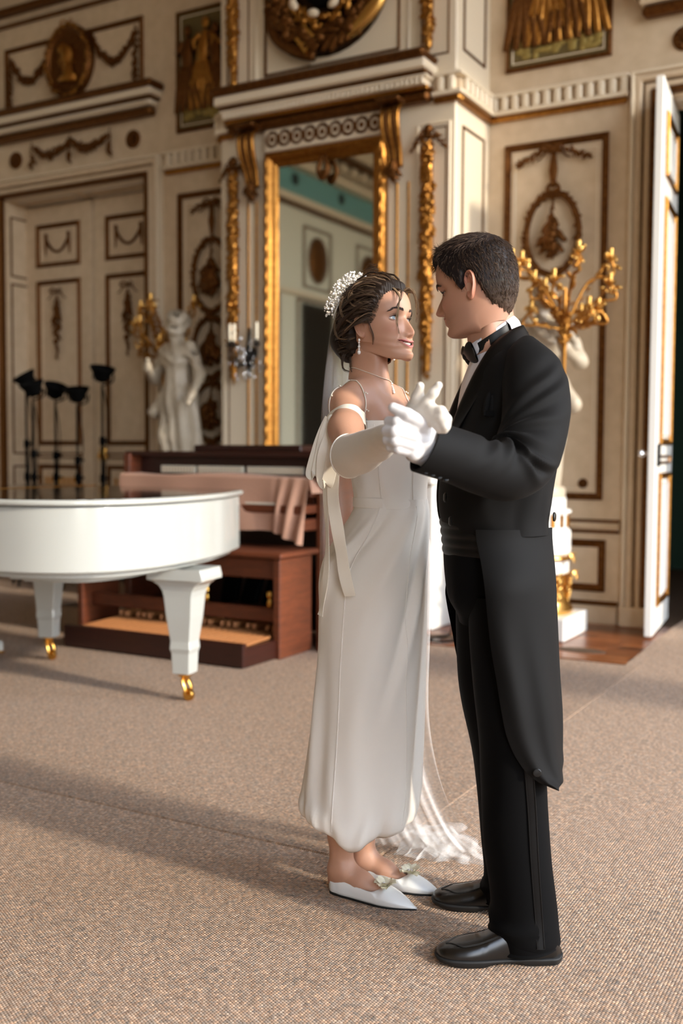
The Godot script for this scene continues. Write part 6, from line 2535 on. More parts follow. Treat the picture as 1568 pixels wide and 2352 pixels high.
func sleeve(o: Node3D, s: float) -> void:
	var b := MB.new()
	if s > 0.0:
		var st := [[V(0.438, 1.475, -2.515), 0.030, 0.040], [V(0.438, 1.447, -2.485), 0.058, 0.050], [V(0.446, 1.405, -2.450), 0.074, 0.060], [V(0.447, 1.345, -2.415), 0.078, 0.064], [V(0.434, 1.275, -2.375), 0.076, 0.066], [V(0.405, 1.215, -2.335), 0.076, 0.069], [V(0.365, 1.187, -2.300), 0.066, 0.066], [V(0.305, 1.198, -2.260), 0.064, 0.062], [V(0.240, 1.220, -2.215), 0.061, 0.058], [V(0.172, 1.240, -2.168), 0.060, 0.056]]
		# creases fan out from the crook of the elbow
		var cr := [[0.575, 2.5, 0.013, 0.75, 0.013, 0.03], [0.605, 2.6, 0.012, 0.8, -0.014, 0.015], [0.632, 2.4, 0.012, 0.85, 0.014, -0.02], [0.662, 2.5, 0.013, 0.8, -0.014, -0.04], [0.692, 2.3, 0.014, 0.8, 0.013, -0.05], [0.722, 2.4, 0.014, 0.7, -0.011, -0.06], [0.545, 2.6, 0.014, 0.8, -0.011, 0.05],
			[0.515, 2.3, 0.016, 0.9, 0.011, 0.07], [0.475, 2.3, 0.016, 0.8, -0.009, 0.09], [0.43, 2.0, 0.018, 0.8, 0.009, 0.10], [0.385, 1.9, 0.02, 0.8, -0.008, 0.11], [0.33, 1.7, 0.022, 0.8, 0.008, 0.11], [0.755, 2.0, 0.015, 0.8, 0.009, -0.06], [0.79, 2.0, 0.018, 0.7, -0.007, -0.06], [0.61, 1.0, 0.014, 0.5, 0.010, 0.08], [0.64, 0.9, 0.013, 0.5, -0.010, 0.10], [0.67, 0.9, 0.014, 0.5, 0.009, 0.06], [0.26, 1.3, 0.03, 0.6, -0.007, 0.06]]
		limb(b, st, 72, 14, cr, false, V(1, 0, 0), 0.07, 0.026)
		obj("sleeve", b, mats.wool, o)
		for k in 4:
			b = MB.new()
			var p := V(0.172 + k * 0.0150, 1.187 - k * 0.0052, -2.146 - k * 0.010)
			b.lathe([Vector2(0, 0.003), Vector2(0.004, 0.0026), Vector2(0.0055, 0.0012), Vector2(0.0055, -0.001)], p, 14, Basis(V(1, 0, 0), 1.15))
			obj("cuff_button", b, mats.black_button, o)
		b = MB.new()
		limb(b, [[V(0.215, 1.228, -2.198), 0.042, 0.042], [V(0.168, 1.242, -2.166), 0.041, 0.041], [V(0.158, 1.246, -2.159), 0.041, 0.041]], 30, 4, [], false, V(1, 0, 0), 0.05)
		obj("shirt_cuff", b, mats.shirt_cotton, o)
	else:
		limb(b, [[V(0.438, 1.475, -2.725), 0.030, 0.040], [V(0.44, 1.455, -2.76), 0.066, 0.06], [V(0.440, 1.41, -2.80), 0.078, 0.066], [V(0.400, 1.335, -2.86), 0.070, 0.066], [V(0.33, 1.285, -2.93), 0.064, 0.064], [V(0.24, 1.27, -3.02), 0.06, 0.06], [V(0.17, 1.275, -3.055), 0.056, 0.056]], 40, 8, [[0.5, 3.4, 0.03, 0.9, 0.01, 0.03], [0.58, 3.4, 0.03, 0.9, -0.01, 0.0]], false, V(1, 0, 0), 0.07)
		obj("sleeve", b, mats.wool, o)


func man_hands(o: Node3D) -> void:
	# left hand: back of the hand towards the viewer, fingers wrapped round the bride's hand, thumb on top
	var bones := []
	bones.append([V(0.196, 1.236, -2.182), V(0.165, 1.248, -2.150), 0.033, 0.034])
	for q in [[1.278, 1.270], [1.258, 1.254], [1.240, 1.240], [1.226, 1.229]]:
		bones.append([V(0.172, 1.250 + (q[0] - 1.25) * 0.55, -2.150), V(0.146, q[0] - 0.002, -2.122), 0.020, 0.0145])
	chain(bones, [V(0.147, 1.276, -2.120), V(0.110, 1.288, -2.110), V(0.096, 1.290, -2.130), V(0.108, 1.288, -2.158)], [0.0128, 0.0115, 0.0105, 0.009])
	chain(bones, [V(0.146, 1.257, -2.116), V(0.106, 1.268, -2.102), V(0.090, 1.271, -2.124), V(0.103, 1.270, -2.156)], [0.0130, 0.0117, 0.0106, 0.009])
	chain(bones, [V(0.145, 1.240, -2.118), V(0.107, 1.250, -2.104), V(0.092, 1.252, -2.126), V(0.105, 1.252, -2.155)], [0.0124, 0.0112, 0.0102, 0.0088])
	chain(bones, [V(0.146, 1.226, -2.124), V(0.113, 1.234, -2.110), V(0.099, 1.237, -2.128), V(0.110, 1.238, -2.152)], [0.0112, 0.0100, 0.0092, 0.008])
	chain(bones, [V(0.176, 1.262, -2.148), V(0.160, 1.286, -2.122), V(0.131, 1.303, -2.108), V(0.103, 1.317, -2.112)], [0.021, 0.0165, 0.0135, 0.0105])
	glove(o, "glove", bones, mats.glove_cotton, MAN, 0.0035, 0.0025)
	# right hand spread on the bride's shoulder blade
	bones = []
	bones.append([V(0.18, 1.275, -3.05), V(0.14, 1.28, -3.05), 0.028, 0.028])
	for k in 4:
		var y := 1.25 + k * 0.021
		bones.append([V(0.145, 1.275 + (y - 1.28) * 0.6, -3.05), V(0.105, y, -3.045), 0.018, 0.014])
		chain(bones, [V(0.105, y, -3.045), V(0.068, y + 0.003, -3.035), V(0.036, y + 0.006, -3.03)], [0.012, 0.0105, 0.0085])
	chain(bones, [V(0.16, 1.295, -3.045), V(0.135, 1.335, -3.04), V(0.11, 1.358, -3.035)], [0.018, 0.013, 0.010])
	glove(o, "glove", bones, mats.glove_cotton, MAN, 0.0075)
const BRIDE := Vector3(0.06, 0.0, -2.88)
var bride_bones := []
const BRIDE_LINE := [[0, 0.078], [20, 0.076], [36, 0.066], [48, 0.048], [58, 0.030], [68, 0.010], [76, 0.000], [84, 0.012], [92, 0.024], [100, 0.020], [108, 0.002], [116, -0.036], [128, -0.062], [150, -0.078], [180, -0.082]]


func dress_material() -> void:
	var d := mat("dress_satin", Color(0.88, 0.855, 0.815), 0.58)
	d.rim_enabled = true
	d.rim = 0.12
	mat("ribbon_satin", Color(0.88, 0.85, 0.79), 0.36)
	var g := mat("glove_satin", Color(0.86, 0.83, 0.785), 0.5)
	g.rim_enabled = true
	g.rim = 0.3
	var tl := mat("tulle", Color(0.92, 0.90, 0.88, 0.25), 0.9)
	tl.transparency = BaseMaterial3D.TRANSPARENCY_ALPHA
	tl.cull_mode = BaseMaterial3D.CULL_DISABLED
	var t2 := mat("tulle_train", Color(0.93, 0.92, 0.90, 0.22), 0.9)
	t2.transparency = BaseMaterial3D.TRANSPARENCY_ALPHA
	t2.cull_mode = BaseMaterial3D.CULL_DISABLED
	mat("shoe_white", Color(0.88, 0.88, 0.87), 0.32)
	mat("petal", Color(0.92, 0.89, 0.78), 0.55)
	mat("pearl", Color(0.88, 0.83, 0.76), 0.18)
	mat("rhinestone", Color(0.93, 0.92, 0.90), 0.10, 0.0, 0.9)
	mat("silver", Color(0.80, 0.77, 0.72), 0.3, 0.5)
	mat("nail", Color(0.80, 0.55, 0.48), 0.3)


func build_woman() -> void:
	dress_material()
	var o := figure("person", "smiling bride in a white off-shoulder dress, veil and long gloves, gazing up", BRIDE)
	var skin := Color(0.475, 0.255, 0.165)
	var par := {"skin": skin, "lip": Color(0.50, 0.17, 0.15), "smile": 1.0, "gap": 0.0072, "mouth": 0.0335, "wide": 0.97, "nose": 0.80, "nose_w": 0.86, "brow": 0.0018, "cheek": 0.0058, "blush": Color(0.50, 0.205, 0.135), "blush_k": 0.45, "stubble": 0.0, "tuck": 1.0, "jaw_up": 1.0, "nose_len": 1.09, "lips": 0.78,
		"eye_z": 0.0648, "gaze": V(0.6, 0.2, 0.75), "iris": Color(0.17, 0.22, 0.24), "lid_up": 0.0050, "lid_low": -0.0048, "lid_col": Color(0.40, 0.20, 0.15), "lash": 1.15, "brow_y": 0.0185, "brow_w": 0.75, "brow_z": 0.0008}
	var hb := Basis.from_euler(V(deg_to_rad(-9.0), deg_to_rad(51.0), deg_to_rad(-2.0)), EULER_ORDER_YXZ).scaled(Vector3.ONE * 0.985)
	var t := Transform3D(hb, V(0.101, 1.573, -2.90))
	var hr := head_rows(par)
	var b := MB.new()
	b.grid(placed_rows(hr.rows, t), true, 0.0, hr.cols)
	ear(b, t, 1.0, 0.97, skin, 0.95)
	ear(b, t, -1.0, 0.97, skin, 0.95)
	b.col = skin
	# neck, shoulders, chest and the upper right arm; hidden trunk below
	var bones := [[V(0.076, 1.42, -2.90), V(0.086, 1.52, -2.908), 0.043, 0.043], [V(0.058, 1.43, -2.908), V(0.062, 1.53, -2.92), 0.032, 0.036], [V(0.074, 1.388, -2.90), V(0.076, 1.42, -2.90), 0.052, 0.046],
		[V(0.045, 1.366, -2.845), V(0.110, 1.370, -2.96), 0.046, 0.046], [V(0.014, 1.354, -2.80), V(0.045, 1.364, -2.845), 0.041, 0.048], [V(0.152, 1.352, -2.995), V(0.11, 1.367, -2.955), 0.040, 0.047],
		[V(0.072, 1.315, -2.855), V(0.125, 1.32, -2.93), 0.068, 0.068], [V(0.110, 1.268, -2.83), V(0.110, 1.268, -2.83), 0.050, 0.050], [V(0.162, 1.268, -2.92), V(0.162, 1.268, -2.92), 0.050, 0.050],
		[V(0.105, 1.24, -2.87), V(0.135, 1.24, -2.90), 0.058, 0.058], [V(0.12, 1.24, -2.88), V(0.135, 1.12, -2.88), 0.058, 0.05],
		[V(0.010, 1.350, -2.795), V(0.010, 1.285, -2.66), 0.042, 0.039], [V(0.010, 1.285, -2.66), V(0.020, 1.218, -2.545), 0.039, 0.035], [V(0.020, 1.218, -2.545), V(0.07, 1.24, -2.40), 0.034, 0.027],
		[V(0.155, 1.350, -2.995), V(0.235, 1.318, -2.965), 0.040, 0.037], [V(0.235, 1.318, -2.965), V(0.315, 1.285, -2.90), 0.037, 0.032], [V(0.315, 1.285, -2.90), V(0.385, 1.37, -2.84), 0.031, 0.024],
		[V(0.088, 1.398, -2.866), V(0.034, 1.398, -2.81), 0.010, 0.011], [V(0.112, 1.398, -2.905), V(0.150, 1.396, -2.97), 0.010, 0.011], [V(0.113, 1.408, -2.872), V(0.090, 1.49, -2.862), 0.010, 0.012]]
	bride_bones = bones.duplicate()
	nets(b, bones, 0.0062, 0.034)
	# legs under the skirt
	nets(b, [[V(0.135, 1.18, -2.88), V(0.10, 0.96, -2.88), 0.05, 0.07], [V(0.08, 0.92, -2.865), V(0.04, 0.56, -2.85), 0.068, 0.052], [V(0.04, 0.56, -2.85), V(0.003, 0.25, -2.845), 0.052, 0.042], [V(0.12, 0.92, -2.905), V(0.09, 0.56, -2.92), 0.068, 0.052], [V(0.09, 0.56, -2.92), V(0.065, 0.25, -2.925), 0.052, 0.042]], 0.013, 0.03)
	# ankles and feet inside the shoes
	var leg := [[V(0.002, 0.30, -2.845), V(0.006, 0.17, -2.84), 0.046, 0.036], [V(0.006, 0.17, -2.84), V(0.004, 0.075, -2.845), 0.036, 0.032], [V(-0.008, 0.035, -2.86), V(0.0, 0.06, -2.85), 0.026, 0.030], [V(0.008, 0.07, -2.846), V(0.062, 0.040, -2.818), 0.033, 0.028], [V(0.062, 0.040, -2.818), V(0.105, 0.022, -2.794), 0.029, 0.020],
		[V(0.010, 0.078, -2.818), V(0.010, 0.078, -2.818), 0.014, 0.014], [V(0.030, 0.066, -2.832), V(0.095, 0.032, -2.797), 0.012, 0.008]]
	nets(b, leg, 0.0055, 0.022)
	leg = [[V(0.064, 0.30, -2.925), V(0.068, 0.17, -2.925), 0.046, 0.036], [V(0.068, 0.17, -2.925), V(0.068, 0.075, -2.925), 0.036, 0.031], [V(0.058, 0.035, -2.93), V(0.066, 0.06, -2.928), 0.026, 0.030], [V(0.070, 0.07, -2.922), V(0.128, 0.040, -2.902), 0.033, 0.028], [V(0.128, 0.040, -2.902), V(0.175, 0.022, -2.881), 0.029, 0.020]]
	nets(b, leg, 0.0055, 0.022)
	obj("body", b, mats.skin, o, -BRIDE)
	for s in [-1.0, 1.0]:
		eye(o, BRIDE, t, s, par, mats.skin)
	teeth(o, BRIDE, t, -0.0705, 0.0895)
	bride_hair(o, hr, t)
	bride_dress(o)
	bride_jewels(o, t)
	bride_gloves(o)
	bride_shoe(o, V(-0.028, 0, -2.872), V(0.865, 0, 0.50).normalized(), "near")
	bride_shoe(o, V(0.038, 0, -2.945), V(0.905, 0, 0.42).normalized(), "far")
	bride_veil(o)


func bride_hair(o: Node3D, hr: Dictionary, t: Transform3D) -> void:
	var rows: Array = hr.rows
	var m := rows.size()
	var cap := []
	var cols := []
	var dark := Color(0.020, 0.012, 0.008)
	for i in m:
		var row := PackedVector3Array()
		var cr := PackedColorArray()
		for j in HEAD_COLS:
			var p: Vector3 = rows[i][j]
			var az := rad_to_deg(absf(atan2(p.x, p.z + 0.004)))
			var over := p.y - look(BRIDE_LINE, az) + 0.003 * sin(j * 2.3)
			var n := (p - V(0, 0.0, -0.02)).normalized()
			var back := smoothstep(0.02, -0.07, p.z)
			var thick := lerpf(0.012, 0.024, back) + 0.003 * smoothstep(0.06, 0.11, p.y)
			thick += 0.0022 * sin(p.y * 420.0 + p.z * 160.0 + p.x * 60.0)
			var k := smoothstep(-0.002, 0.020, over)
			row.append(p + n * (thick * k - 0.005 * (1.0 - smoothstep(-0.004, 0.002, over))))
			cr.append(dark)
		cap.append(row)
		cols.append(cr)
	var b := MB.new()
	b.grid(placed_rows(cap, t), true, 0.0, cols)
	# gathered bun low at the back
	b.col = dark
	nets(b, [[t * V(0.015, -0.005, -0.118), t * V(-0.015, -0.012, -0.118), 0.036, 0.036], [t * V(0.0, -0.052, -0.108), t * V(0.0, -0.02, -0.112), 0.030, 0.036], [t * V(-0.02, -0.03, -0.10), t * V(0.02, -0.03, -0.10), 0.034, 0.034], [t * V(0, 0.03, -0.115), t * V(0, -0.02, -0.115), 0.030, 0.03]], 0.006, 0.03)
	var h := obj("hair", b, mats.hair, o, -BRIDE)
	# locks swept back from the hairline into the bun
	var r := RandomNumberGenerator.new()
	r.seed = 21
	var knot := V(0.0, -0.015, -0.125)
	for k in 110:
		var az := lerpf(-150.0, 150.0, (k + r.randf_range(-0.5, 0.5)) / 109.0)
		var y := look(BRIDE_LINE, absf(az)) + r.randf_range(0.004, 0.012)
		var a := deg_to_rad(az)
		var st := V(sin(a) * 0.072, y, cos(a) * 0.088 - 0.004)
		if absf(az) > 95.0:
			st = V(sin(a) * 0.068, y, cos(a) * 0.092)
		var fin := knot + V(sin(a) * 0.03, r.randf_range(-0.03, 0.03), r.randf_range(-0.012, 0.016))
		var lift := r.randf_range(0.010, 0.024)
		var path := []
		for q in 15:
			var f := q / 14.0
			var p := st.lerp(fin, f)
			# push out to the skull and the cushion of hair over it
			var n := p - V(0, 0.005, -0.012)
			var e := n / V(0.078, 0.112, 0.098)
			var want := 1.0 + (lift + 0.006) / 0.09 * sin(PI * minf(f * 1.15 + 0.06, 1.0))
			if e.length() < want:
				n = n / e.length() * want
			p = V(0, 0.005, -0.012) + n
			p += V(0, 0.005 * sin(f * 9.0 + k * 1.3), 0.004 * sin(f * 7.0 + k)) * sin(PI * f)
			if f > 0.82:
				p = p.lerp(fin, (f - 0.82) / 0.18)
			path.append(t * p)
		var pale := r.randf() < 0.13
		var cc := (Color(0.17, 0.105, 0.06) if pale else Color(0.030, 0.018, 0.012)).lerp(Color(0.060, 0.036, 0.023), r.randf() * 0.6)
		lock(null, h, path, r.randf_range(0.0032, 0.0062) * (0.55 if pale else 1.0), cc, k)
	# bun coils
	for k in 9:
		var path := []
		for q in 17:
			var f := q / 16.0
			var an := TAU * f * 0.8 + k * 0.7
			var rr := 0.034 - 0.010 * f
			path.append(t * (knot + V(cos(an) * rr, -0.012 + sin(an) * rr * 1.05, 0.008 - 0.030 * f + 0.006 * sin(k * 2.0))))
		lock(null, h, path, 0.0075, Color(0.05, 0.032, 0.022).lerp(Color(0.14, 0.09, 0.055), r.randf() * 0.7), 80 + k)
	# loose curls about the face and nape
	var curls := [
		[[V(-0.030, 0.080, 0.083), V(-0.038, 0.052, 0.104), V(-0.047, 0.015, 0.102), V(-0.050, -0.020, 0.096), V(-0.044, -0.052, 0.096)], 0.0028, Color(0.27, 0.18, 0.10)],
		[[V(-0.024, 0.082, 0.083), V(-0.024, 0.070, 0.103), V(-0.036, 0.048, 0.108), V(-0.050, 0.024, 0.100)], 0.0026, Color(0.07, 0.045, 0.03)],
		[[V(0.020, 0.080, 0.084), V(0.032, 0.080, 0.100), V(0.046, 0.050, 0.100), V(0.052, 0.010, 0.090)], 0.0036, Color(0.28, 0.19, 0.11)],
		[[V(0.028, 0.080, 0.080), V(0.046, 0.074, 0.096), V(0.062, 0.036, 0.094), V(0.066, 0.000, 0.080)], 0.0036, Color(0.20, 0.13, 0.08)],
		[[V(0.012, 0.082, 0.084), V(0.022, 0.086, 0.100), V(0.036, 0.068, 0.104), V(0.046, 0.036, 0.098)], 0.0022, Color(0.24, 0.16, 0.095)],
		[[V(-0.072, 0.010, 0.018), V(-0.080, -0.018, 0.026), V(-0.073, -0.044, 0.030), V(-0.067, -0.066, 0.022)], 0.0022, Color(0.10, 0.055, 0.035)],
		[[V(-0.050, -0.052, -0.082), V(-0.064, -0.082, -0.090), V(-0.058, -0.108, -0.094), V(-0.040, -0.122, -0.076), V(-0.046, -0.140, -0.070)], 0.0036, Color(0.06, 0.038, 0.026)],
		[[V(-0.046, -0.056, -0.072), V(-0.052, -0.088, -0.074), V(-0.060, -0.116, -0.066), V(-0.050, -0.136, -0.060)], 0.0026, Color(0.075, 0.047, 0.03)],
		[[V(0.01, 0.10, 0.07), V(-0.03, 0.124, 0.04), V(-0.06, 0.112, 0.0), V(-0.085, 0.075, -0.02), V(-0.085, 0.045, 0.02)], 0.003, Color(0.25, 0.16, 0.09)],
		[[V(-0.035, 0.116, 0.02), V(-0.070, 0.110, -0.01), V(-0.088, 0.068, -0.03), V(-0.092, 0.040, 0.0), V(-0.084, 0.034, 0.03)], 0.0032, Color(0.27, 0.17, 0.10)],
		[[V(-0.055, 0.105, -0.03), V(-0.086, 0.078, -0.055), V(-0.098, 0.030, -0.05), V(-0.095, 0.002, -0.02), V(-0.086, -0.004, 0.012)], 0.0032, Color(0.22, 0.14, 0.08)],
		[[V(-0.045, 0.06, -0.09), V(-0.078, 0.020, -0.095), V(-0.085, -0.022, -0.085), V(-0.082, -0.036, -0.055), V(-0.078, -0.036, -0.03)], 0.0034, Color(0.20, 0.13, 0.075)]]
	for q in curls:
		b = MB.new()
		var mid := spline(q[0], 6)
		for w in 9:
			var off := V(r.randf_range(-1, 1), r.randf_range(-1, 1), r.randf_range(-1, 1)) * float(q[1]) * 1.1
			var tw := r.randf() * TAU
			var line := []
			for i in mid.size():
				var f := float(i) / (mid.size() - 1)
				line.append(t * (mid[i] + off * (1.0 - 0.5 * f) + V(sin(f * 7.0 + tw), cos(f * 6.0 + tw), sin(f * 5.0 + tw)) * 0.0012))
			strand(b, line, 0.0011, (q[2] as Color) * r.randf_range(0.7, 1.15))
		obj("hair_curl", b, mats.hair, h)
	# fine roots along the hairline, then flyaway strands over everything
	b = MB.new()
	for k in 900:
		var az := r.randf_range(-112.0, 112.0)
		var a := deg_to_rad(az)
		var y := look(BRIDE_LINE, absf(az)) + r.randf_range(-0.007, 0.006)
		var e := 2.0 / 2.2
		var zf := 0.0965 * sqrt(maxf(0.1, 1.0 - pow(maxf(y, 0.0) / 0.128, 2.6)))
		var p := V(signf(a) * pow(absf(sin(a)), e) * 0.072 * minf(1.0, zf / 0.08), y, (signf(cos(a)) * pow(absf(cos(a)), e)) * zf - 0.004)
		var out := (p - V(0, 0, -0.012)).normalized()
		var d := (knot + V(0, 0.06 - 0.04 * absf(sin(a)), 0) - p).normalized()
		d = (d - out * d.dot(out)).normalized() + V(r.randf_range(-0.2, 0.2), r.randf_range(-0.1, 0.25), r.randf_range(-0.2, 0.2))
		d = d.normalized()
		var ln := r.randf_range(0.015, 0.032)
		strand(b, [t * (p - out * 0.001), t * (p + d * ln * 0.5 + out * 0.005), t * (p + d * ln + out * 0.008)], 0.0006, Color(0.04, 0.024, 0.016).lerp(Color(0.12, 0.075, 0.045), r.randf()))
	for k in 700:
		var az := r.randf_range(-160.0, 160.0)
		var a := deg_to_rad(az)
		var y := look(BRIDE_LINE, absf(az)) + r.randf_range(0.006, 0.08)
		var n := V(sin(a) * 0.078, 0, cos(a) * 0.098)
		var sc := sqrt(maxf(0.05, 1.0 - pow((y - 0.005) / 0.128, 2.0)))
		var p := V(n.x * sc, y, n.z * sc - 0.012)
		var out := (p - V(0, 0, -0.012)).normalized()
		p += out * r.randf_range(0.008, 0.026)
		var d := (knot - p)
		d = (d - out * d.dot(out)).normalized()
		d = (d + V(r.randf_range(-0.3, 0.3), r.randf_range(-0.3, 0.3), r.randf_range(-0.3, 0.3))).normalized()
		var ln := r.randf_range(0.02, 0.06)
		strand(b, [t * p, t * (p + d * ln * 0.5 + out * 0.003), t * (p + d * ln - out * ln * 0.15)], 0.0006, Color(0.06, 0.038, 0.026).lerp(Color(0.26, 0.17, 0.10), r.randf() * r.randf()))
	var so := obj("hair_strands", b, mats.hair, h)
	so.set_meta("kind", "stuff")


# one lock: a grooved tube, thick in the middle
func lock(_unused, parent: Node3D, path: Array, rad: float, col: Color, sd: int) -> void:
	var b := MB.new()
	var m := path.size()
	var rows := []
	var cols := []
	var side := Vector3.ZERO
	for i in m:
		var f := float(i) / (m - 1)
		var t: Vector3 = (path[mini(i + 1, m - 1)] - path[maxi(i - 1, 0)]).normalized()
		if side == Vector3.ZERO:
			side = t.cross(V(0.3, 0.8, 0.5)).normalized()
		side = (side - t * side.dot(t)).normalized()
		var up := side.cross(t)
		var row := PackedVector3Array()
		var cr := PackedColorArray()
		for j in 16:
			var a := TAU * j / 16
			var g := 1.0 + 0.16 * cos(a * 5.0 + f * 4.0 + sd)
			var rr := rad * g * pow(sin(PI * clampf(f * 0.94 + 0.05, 0.0, 1.0)), 0.45)
			row.append(path[i] + (side * cos(a) + up * sin(a) * 0.65) * rr)
			cr.append(col * (0.8 + 0.35 * absf(sin(a * 2.5 + sd))))
		rows.append(row)
		cols.append(cr)
	b.grid(rows, true, 0.0, cols)
	obj("hair_lock", b, mats.hair, parent)


func bride_dress(o: Node3D) -> void:
	var Z := -2.88
	var b := MB.new()
	# skirt from waist to the tucked-in bubble hem
	var tab := [[1.10, 0.036, 0.236, 0.088, Z], [1.077, 0.034, 0.240, 0.092, Z], [1.012, -0.001, 0.242, 0.108, Z], [0.945, -0.044, 0.241, 0.126, Z], [0.879, -0.061, 0.240, 0.136, Z], [0.807, -0.061, 0.239, 0.138, Z], [0.684, -0.062, 0.238, 0.138, Z], [0.529, -0.075, 0.236, 0.140, Z], [0.374, -0.094, 0.232, 0.145, Z], [0.269, -0.109, 0.226, 0.150, Z + 0.005], [0.222, -0.116, 0.216, 0.150, Z + 0.01], [0.200, -0.106, 0.206, 0.142, Z + 0.01], [0.186, -0.078, 0.182, 0.12, Z + 0.01]]
	var folds := [[2.3, 0.96, 0.10, 0.10, -3.2, 0.010], [1.9, 0.99, 0.08, 0.09, -3.4, -0.007], [2.6, 0.90, 0.09, 0.12, -2.0, 0.008], [1.35, 0.93, 0.12, 0.16, -2.6, 0.009], [0.75, 0.83, 0.10, 0.22, -1.8, 0.010], [0.95, 0.80, 0.08, 0.25, -1.8, -0.009], [1.5, 0.72, 0.13, 0.2, -1.6, 0.005],
		[0.50, 0.45, 0.12, 0.30, -0.5, -0.009], [0.9, 0.40, 0.14, 0.3, -0.4, 0.007], [1.75, 0.42, 0.16, 0.3, 0.2, 0.006], [2.45, 0.40, 0.14, 0.25, 0.5, -0.007], [2.75, 0.46, 0.10, 0.2, 0.8, 0.008], [2.1, 0.30, 0.10, 0.12, 1.2, 0.005],
		[1.2, 0.20, 0.06, 0.05, 0.5, -0.010], [1.55, 0.20, 0.05, 0.06, -0.8, 0.008], [2.0, 0.21, 0.07, 0.05, 1.0, -0.009], [2.35, 0.21, 0.06, 0.06, 1.5, 0.008], [2.75, 0.22, 0.07, 0.05, 1.0, -0.008], [0.8, 0.20, 0.08, 0.05, -1.0, 0.006], [1.3, 1.085, 0.25, 0.012, 0.0, -0.004], [2.2, 1.085, 0.25, 0.012, 0.0, -0.004]]
	var rows := tab_rows(tab, 0.009, 128, 2.15, mirrored(folds, 1.3))
	# the hem dips to a soft point on the near side
	for row in rows:
		for j in row.size():
			var a: float = TAU * j / row.size()
			var w := smoothstep(0.40, 0.20, row[j].y)
			row[j].y += w * (-0.034 * gauss(wrapf(a - 1.42, -PI, PI), 0.20) + 0.020 * gauss(wrapf(a - 0.2, -PI, PI), 0.5) + 0.012 * gauss(wrapf(a - 2.8, -PI, PI), 0.4))
	rows.append(_inner(rows[-1], 0.9, 0.02))
	rows.append(_inner(rows[-1], 0.85, 0.06))
	b.grid(rows, true)
	var dress := obj("dress_skirt", b, mats.dress_satin, o, -BRIDE)
	for q in [[1.28, 0.98, 1.16], [2.2, 2.15, 2.3]]:
		var line := []
		for i in range(2, rows.size() - 4, 3):
			var f := float(i) / rows.size()
			var a: float = lerpf(q[0], q[1], sin(f * PI)) if f < 0.5 else lerpf(q[1], q[2], (f - 0.5) * 2.0)
			var jj := a / TAU * 128.0
			var j0 := int(jj)
			var row: PackedVector3Array = rows[i]
			var p: Vector3 = row[j0].lerp(row[j0 + 1], jj - j0)
			line.append(p + (p - V(0.09, p.y, Z)).normalized() * 0.0004)
		var sb := MB.new()
		sb.tube(line, 0.0017 if q[0] < 1.5 else 0.0010, 5)
		obj("seam", sb, mats.dress_satin, dress)
	# bodice with a sweetheart edge
	b = MB.new()
	var bod := [[1.075, 0.036, 0.238, 0.090, Z], [1.10, 0.034, 0.236, 0.088, Z], [1.14, 0.028, 0.236, 0.094, Z], [1.19, 0.018, 0.240, 0.108, Z], [1.235, 0.008, 0.243, 0.122, Z], [1.275, 0.004, 0.240, 0.130, Z], [1.305, 0.004, 0.225, 0.128, Z], [1.325, 0.010, 0.208, 0.122, Z]]
	rows = []
	for i in 28:
		var f := i / 27.0
		var row := PackedVector3Array()
		for j in 112:
			var a := TAU * j / 112
			# edge height: dips between the breasts and under the arm, rises over each breast
			var d := absf(wrapf(a - PI + 0.35, -PI, PI))
			var top := 1.310 + 0.026 * (1.0 - smoothstep(0.60, 0.80, d)) - 0.008 * gauss(d, 0.12) - 0.045 * smoothstep(2.0, 2.9, d)
			var y := lerpf(1.075, top, f)
			var q := [y]
			for k in range(1, 5):
				q.append(look(bod, y, k))
			var one := ring_row(q, 112, 2.1, mirrored([[1.0, 1.262, 0.30, 0.05, 0.0, 0.012], [0.0, 1.262, 0.30, 0.05, 0.0, 0.010], [1.75, 1.15, 0.09, 0.05, 2.0, 0.004], [2.3, 1.13, 0.12, 0.03, -2.0, 0.005], [2.7, 1.17, 0.1, 0.025, 1.5, -0.005], [2.6, 1.11, 0.1, 0.02, 1.0, 0.004]], 1.0))
			row.append(one[j])
		rows.append(row)
	rows.append(_inner(rows[-1], 0.985, 0.001))
	rows.append(_inner(rows[-1], 0.985, -0.03))
	b.grid(rows, true)
	var bo := obj("dress_bodice", b, mats.dress_satin, o, -BRIDE)
	for a in [1.30, 2.15]:
		var line := []
		for i in range(0, 27, 2):
			var jj: float = a / TAU * 112.0
			var p: Vector3 = rows[i][int(jj)].lerp(rows[i][int(jj) + 1], jj - int(jj))
			line.append(p + (p - V(0.12, p.y, Z)).normalized() * 0.0004)
		var sb := MB.new()
		sb.tube(line, 0.0012, 5)
		obj("seam", sb, mats.dress_satin, bo)
	b = MB.new()
	rows = []
	for q in [[1.076, 0.0], [1.078, 0.003], [1.102, 0.003], [1.104, 0.0]]:
		rows.append(ring_row([q[0], 0.034 - q[1], 0.239 + q[1], 0.0905 + q[1], Z], 80, 2.15, []).slice(0, 18))
	b.grid(rows, false, 1.0)
	obj("waistband", b, mats.dress_satin, bo)
	# band round the upper arm, joined to the bodice
	b = MB.new()
	var path := spline([V(0.062, 1.306, -2.752), V(0.056, 1.315, -2.702), V(0.034, 1.330, -2.672), V(0.002, 1.333, -2.672), V(-0.028, 1.318, -2.694), V(-0.040, 1.296, -2.722), V(-0.030, 1.280, -2.745), V(0.0, 1.274, -2.765), V(0.045, 1.286, -2.772), V(0.066, 1.302, -2.758)], 6)
	ribbon(b, path, 0.021, V(0.0, 0.72, -0.69))
	obj("arm_band", b, mats.ribbon_satin, o, -BRIDE)
	# bow at the outside of the arm: loops and long tails
	var bow_o := Node3D.new()
	bow_o.name = "shoulder_bow"
	bow_o.position = -BRIDE
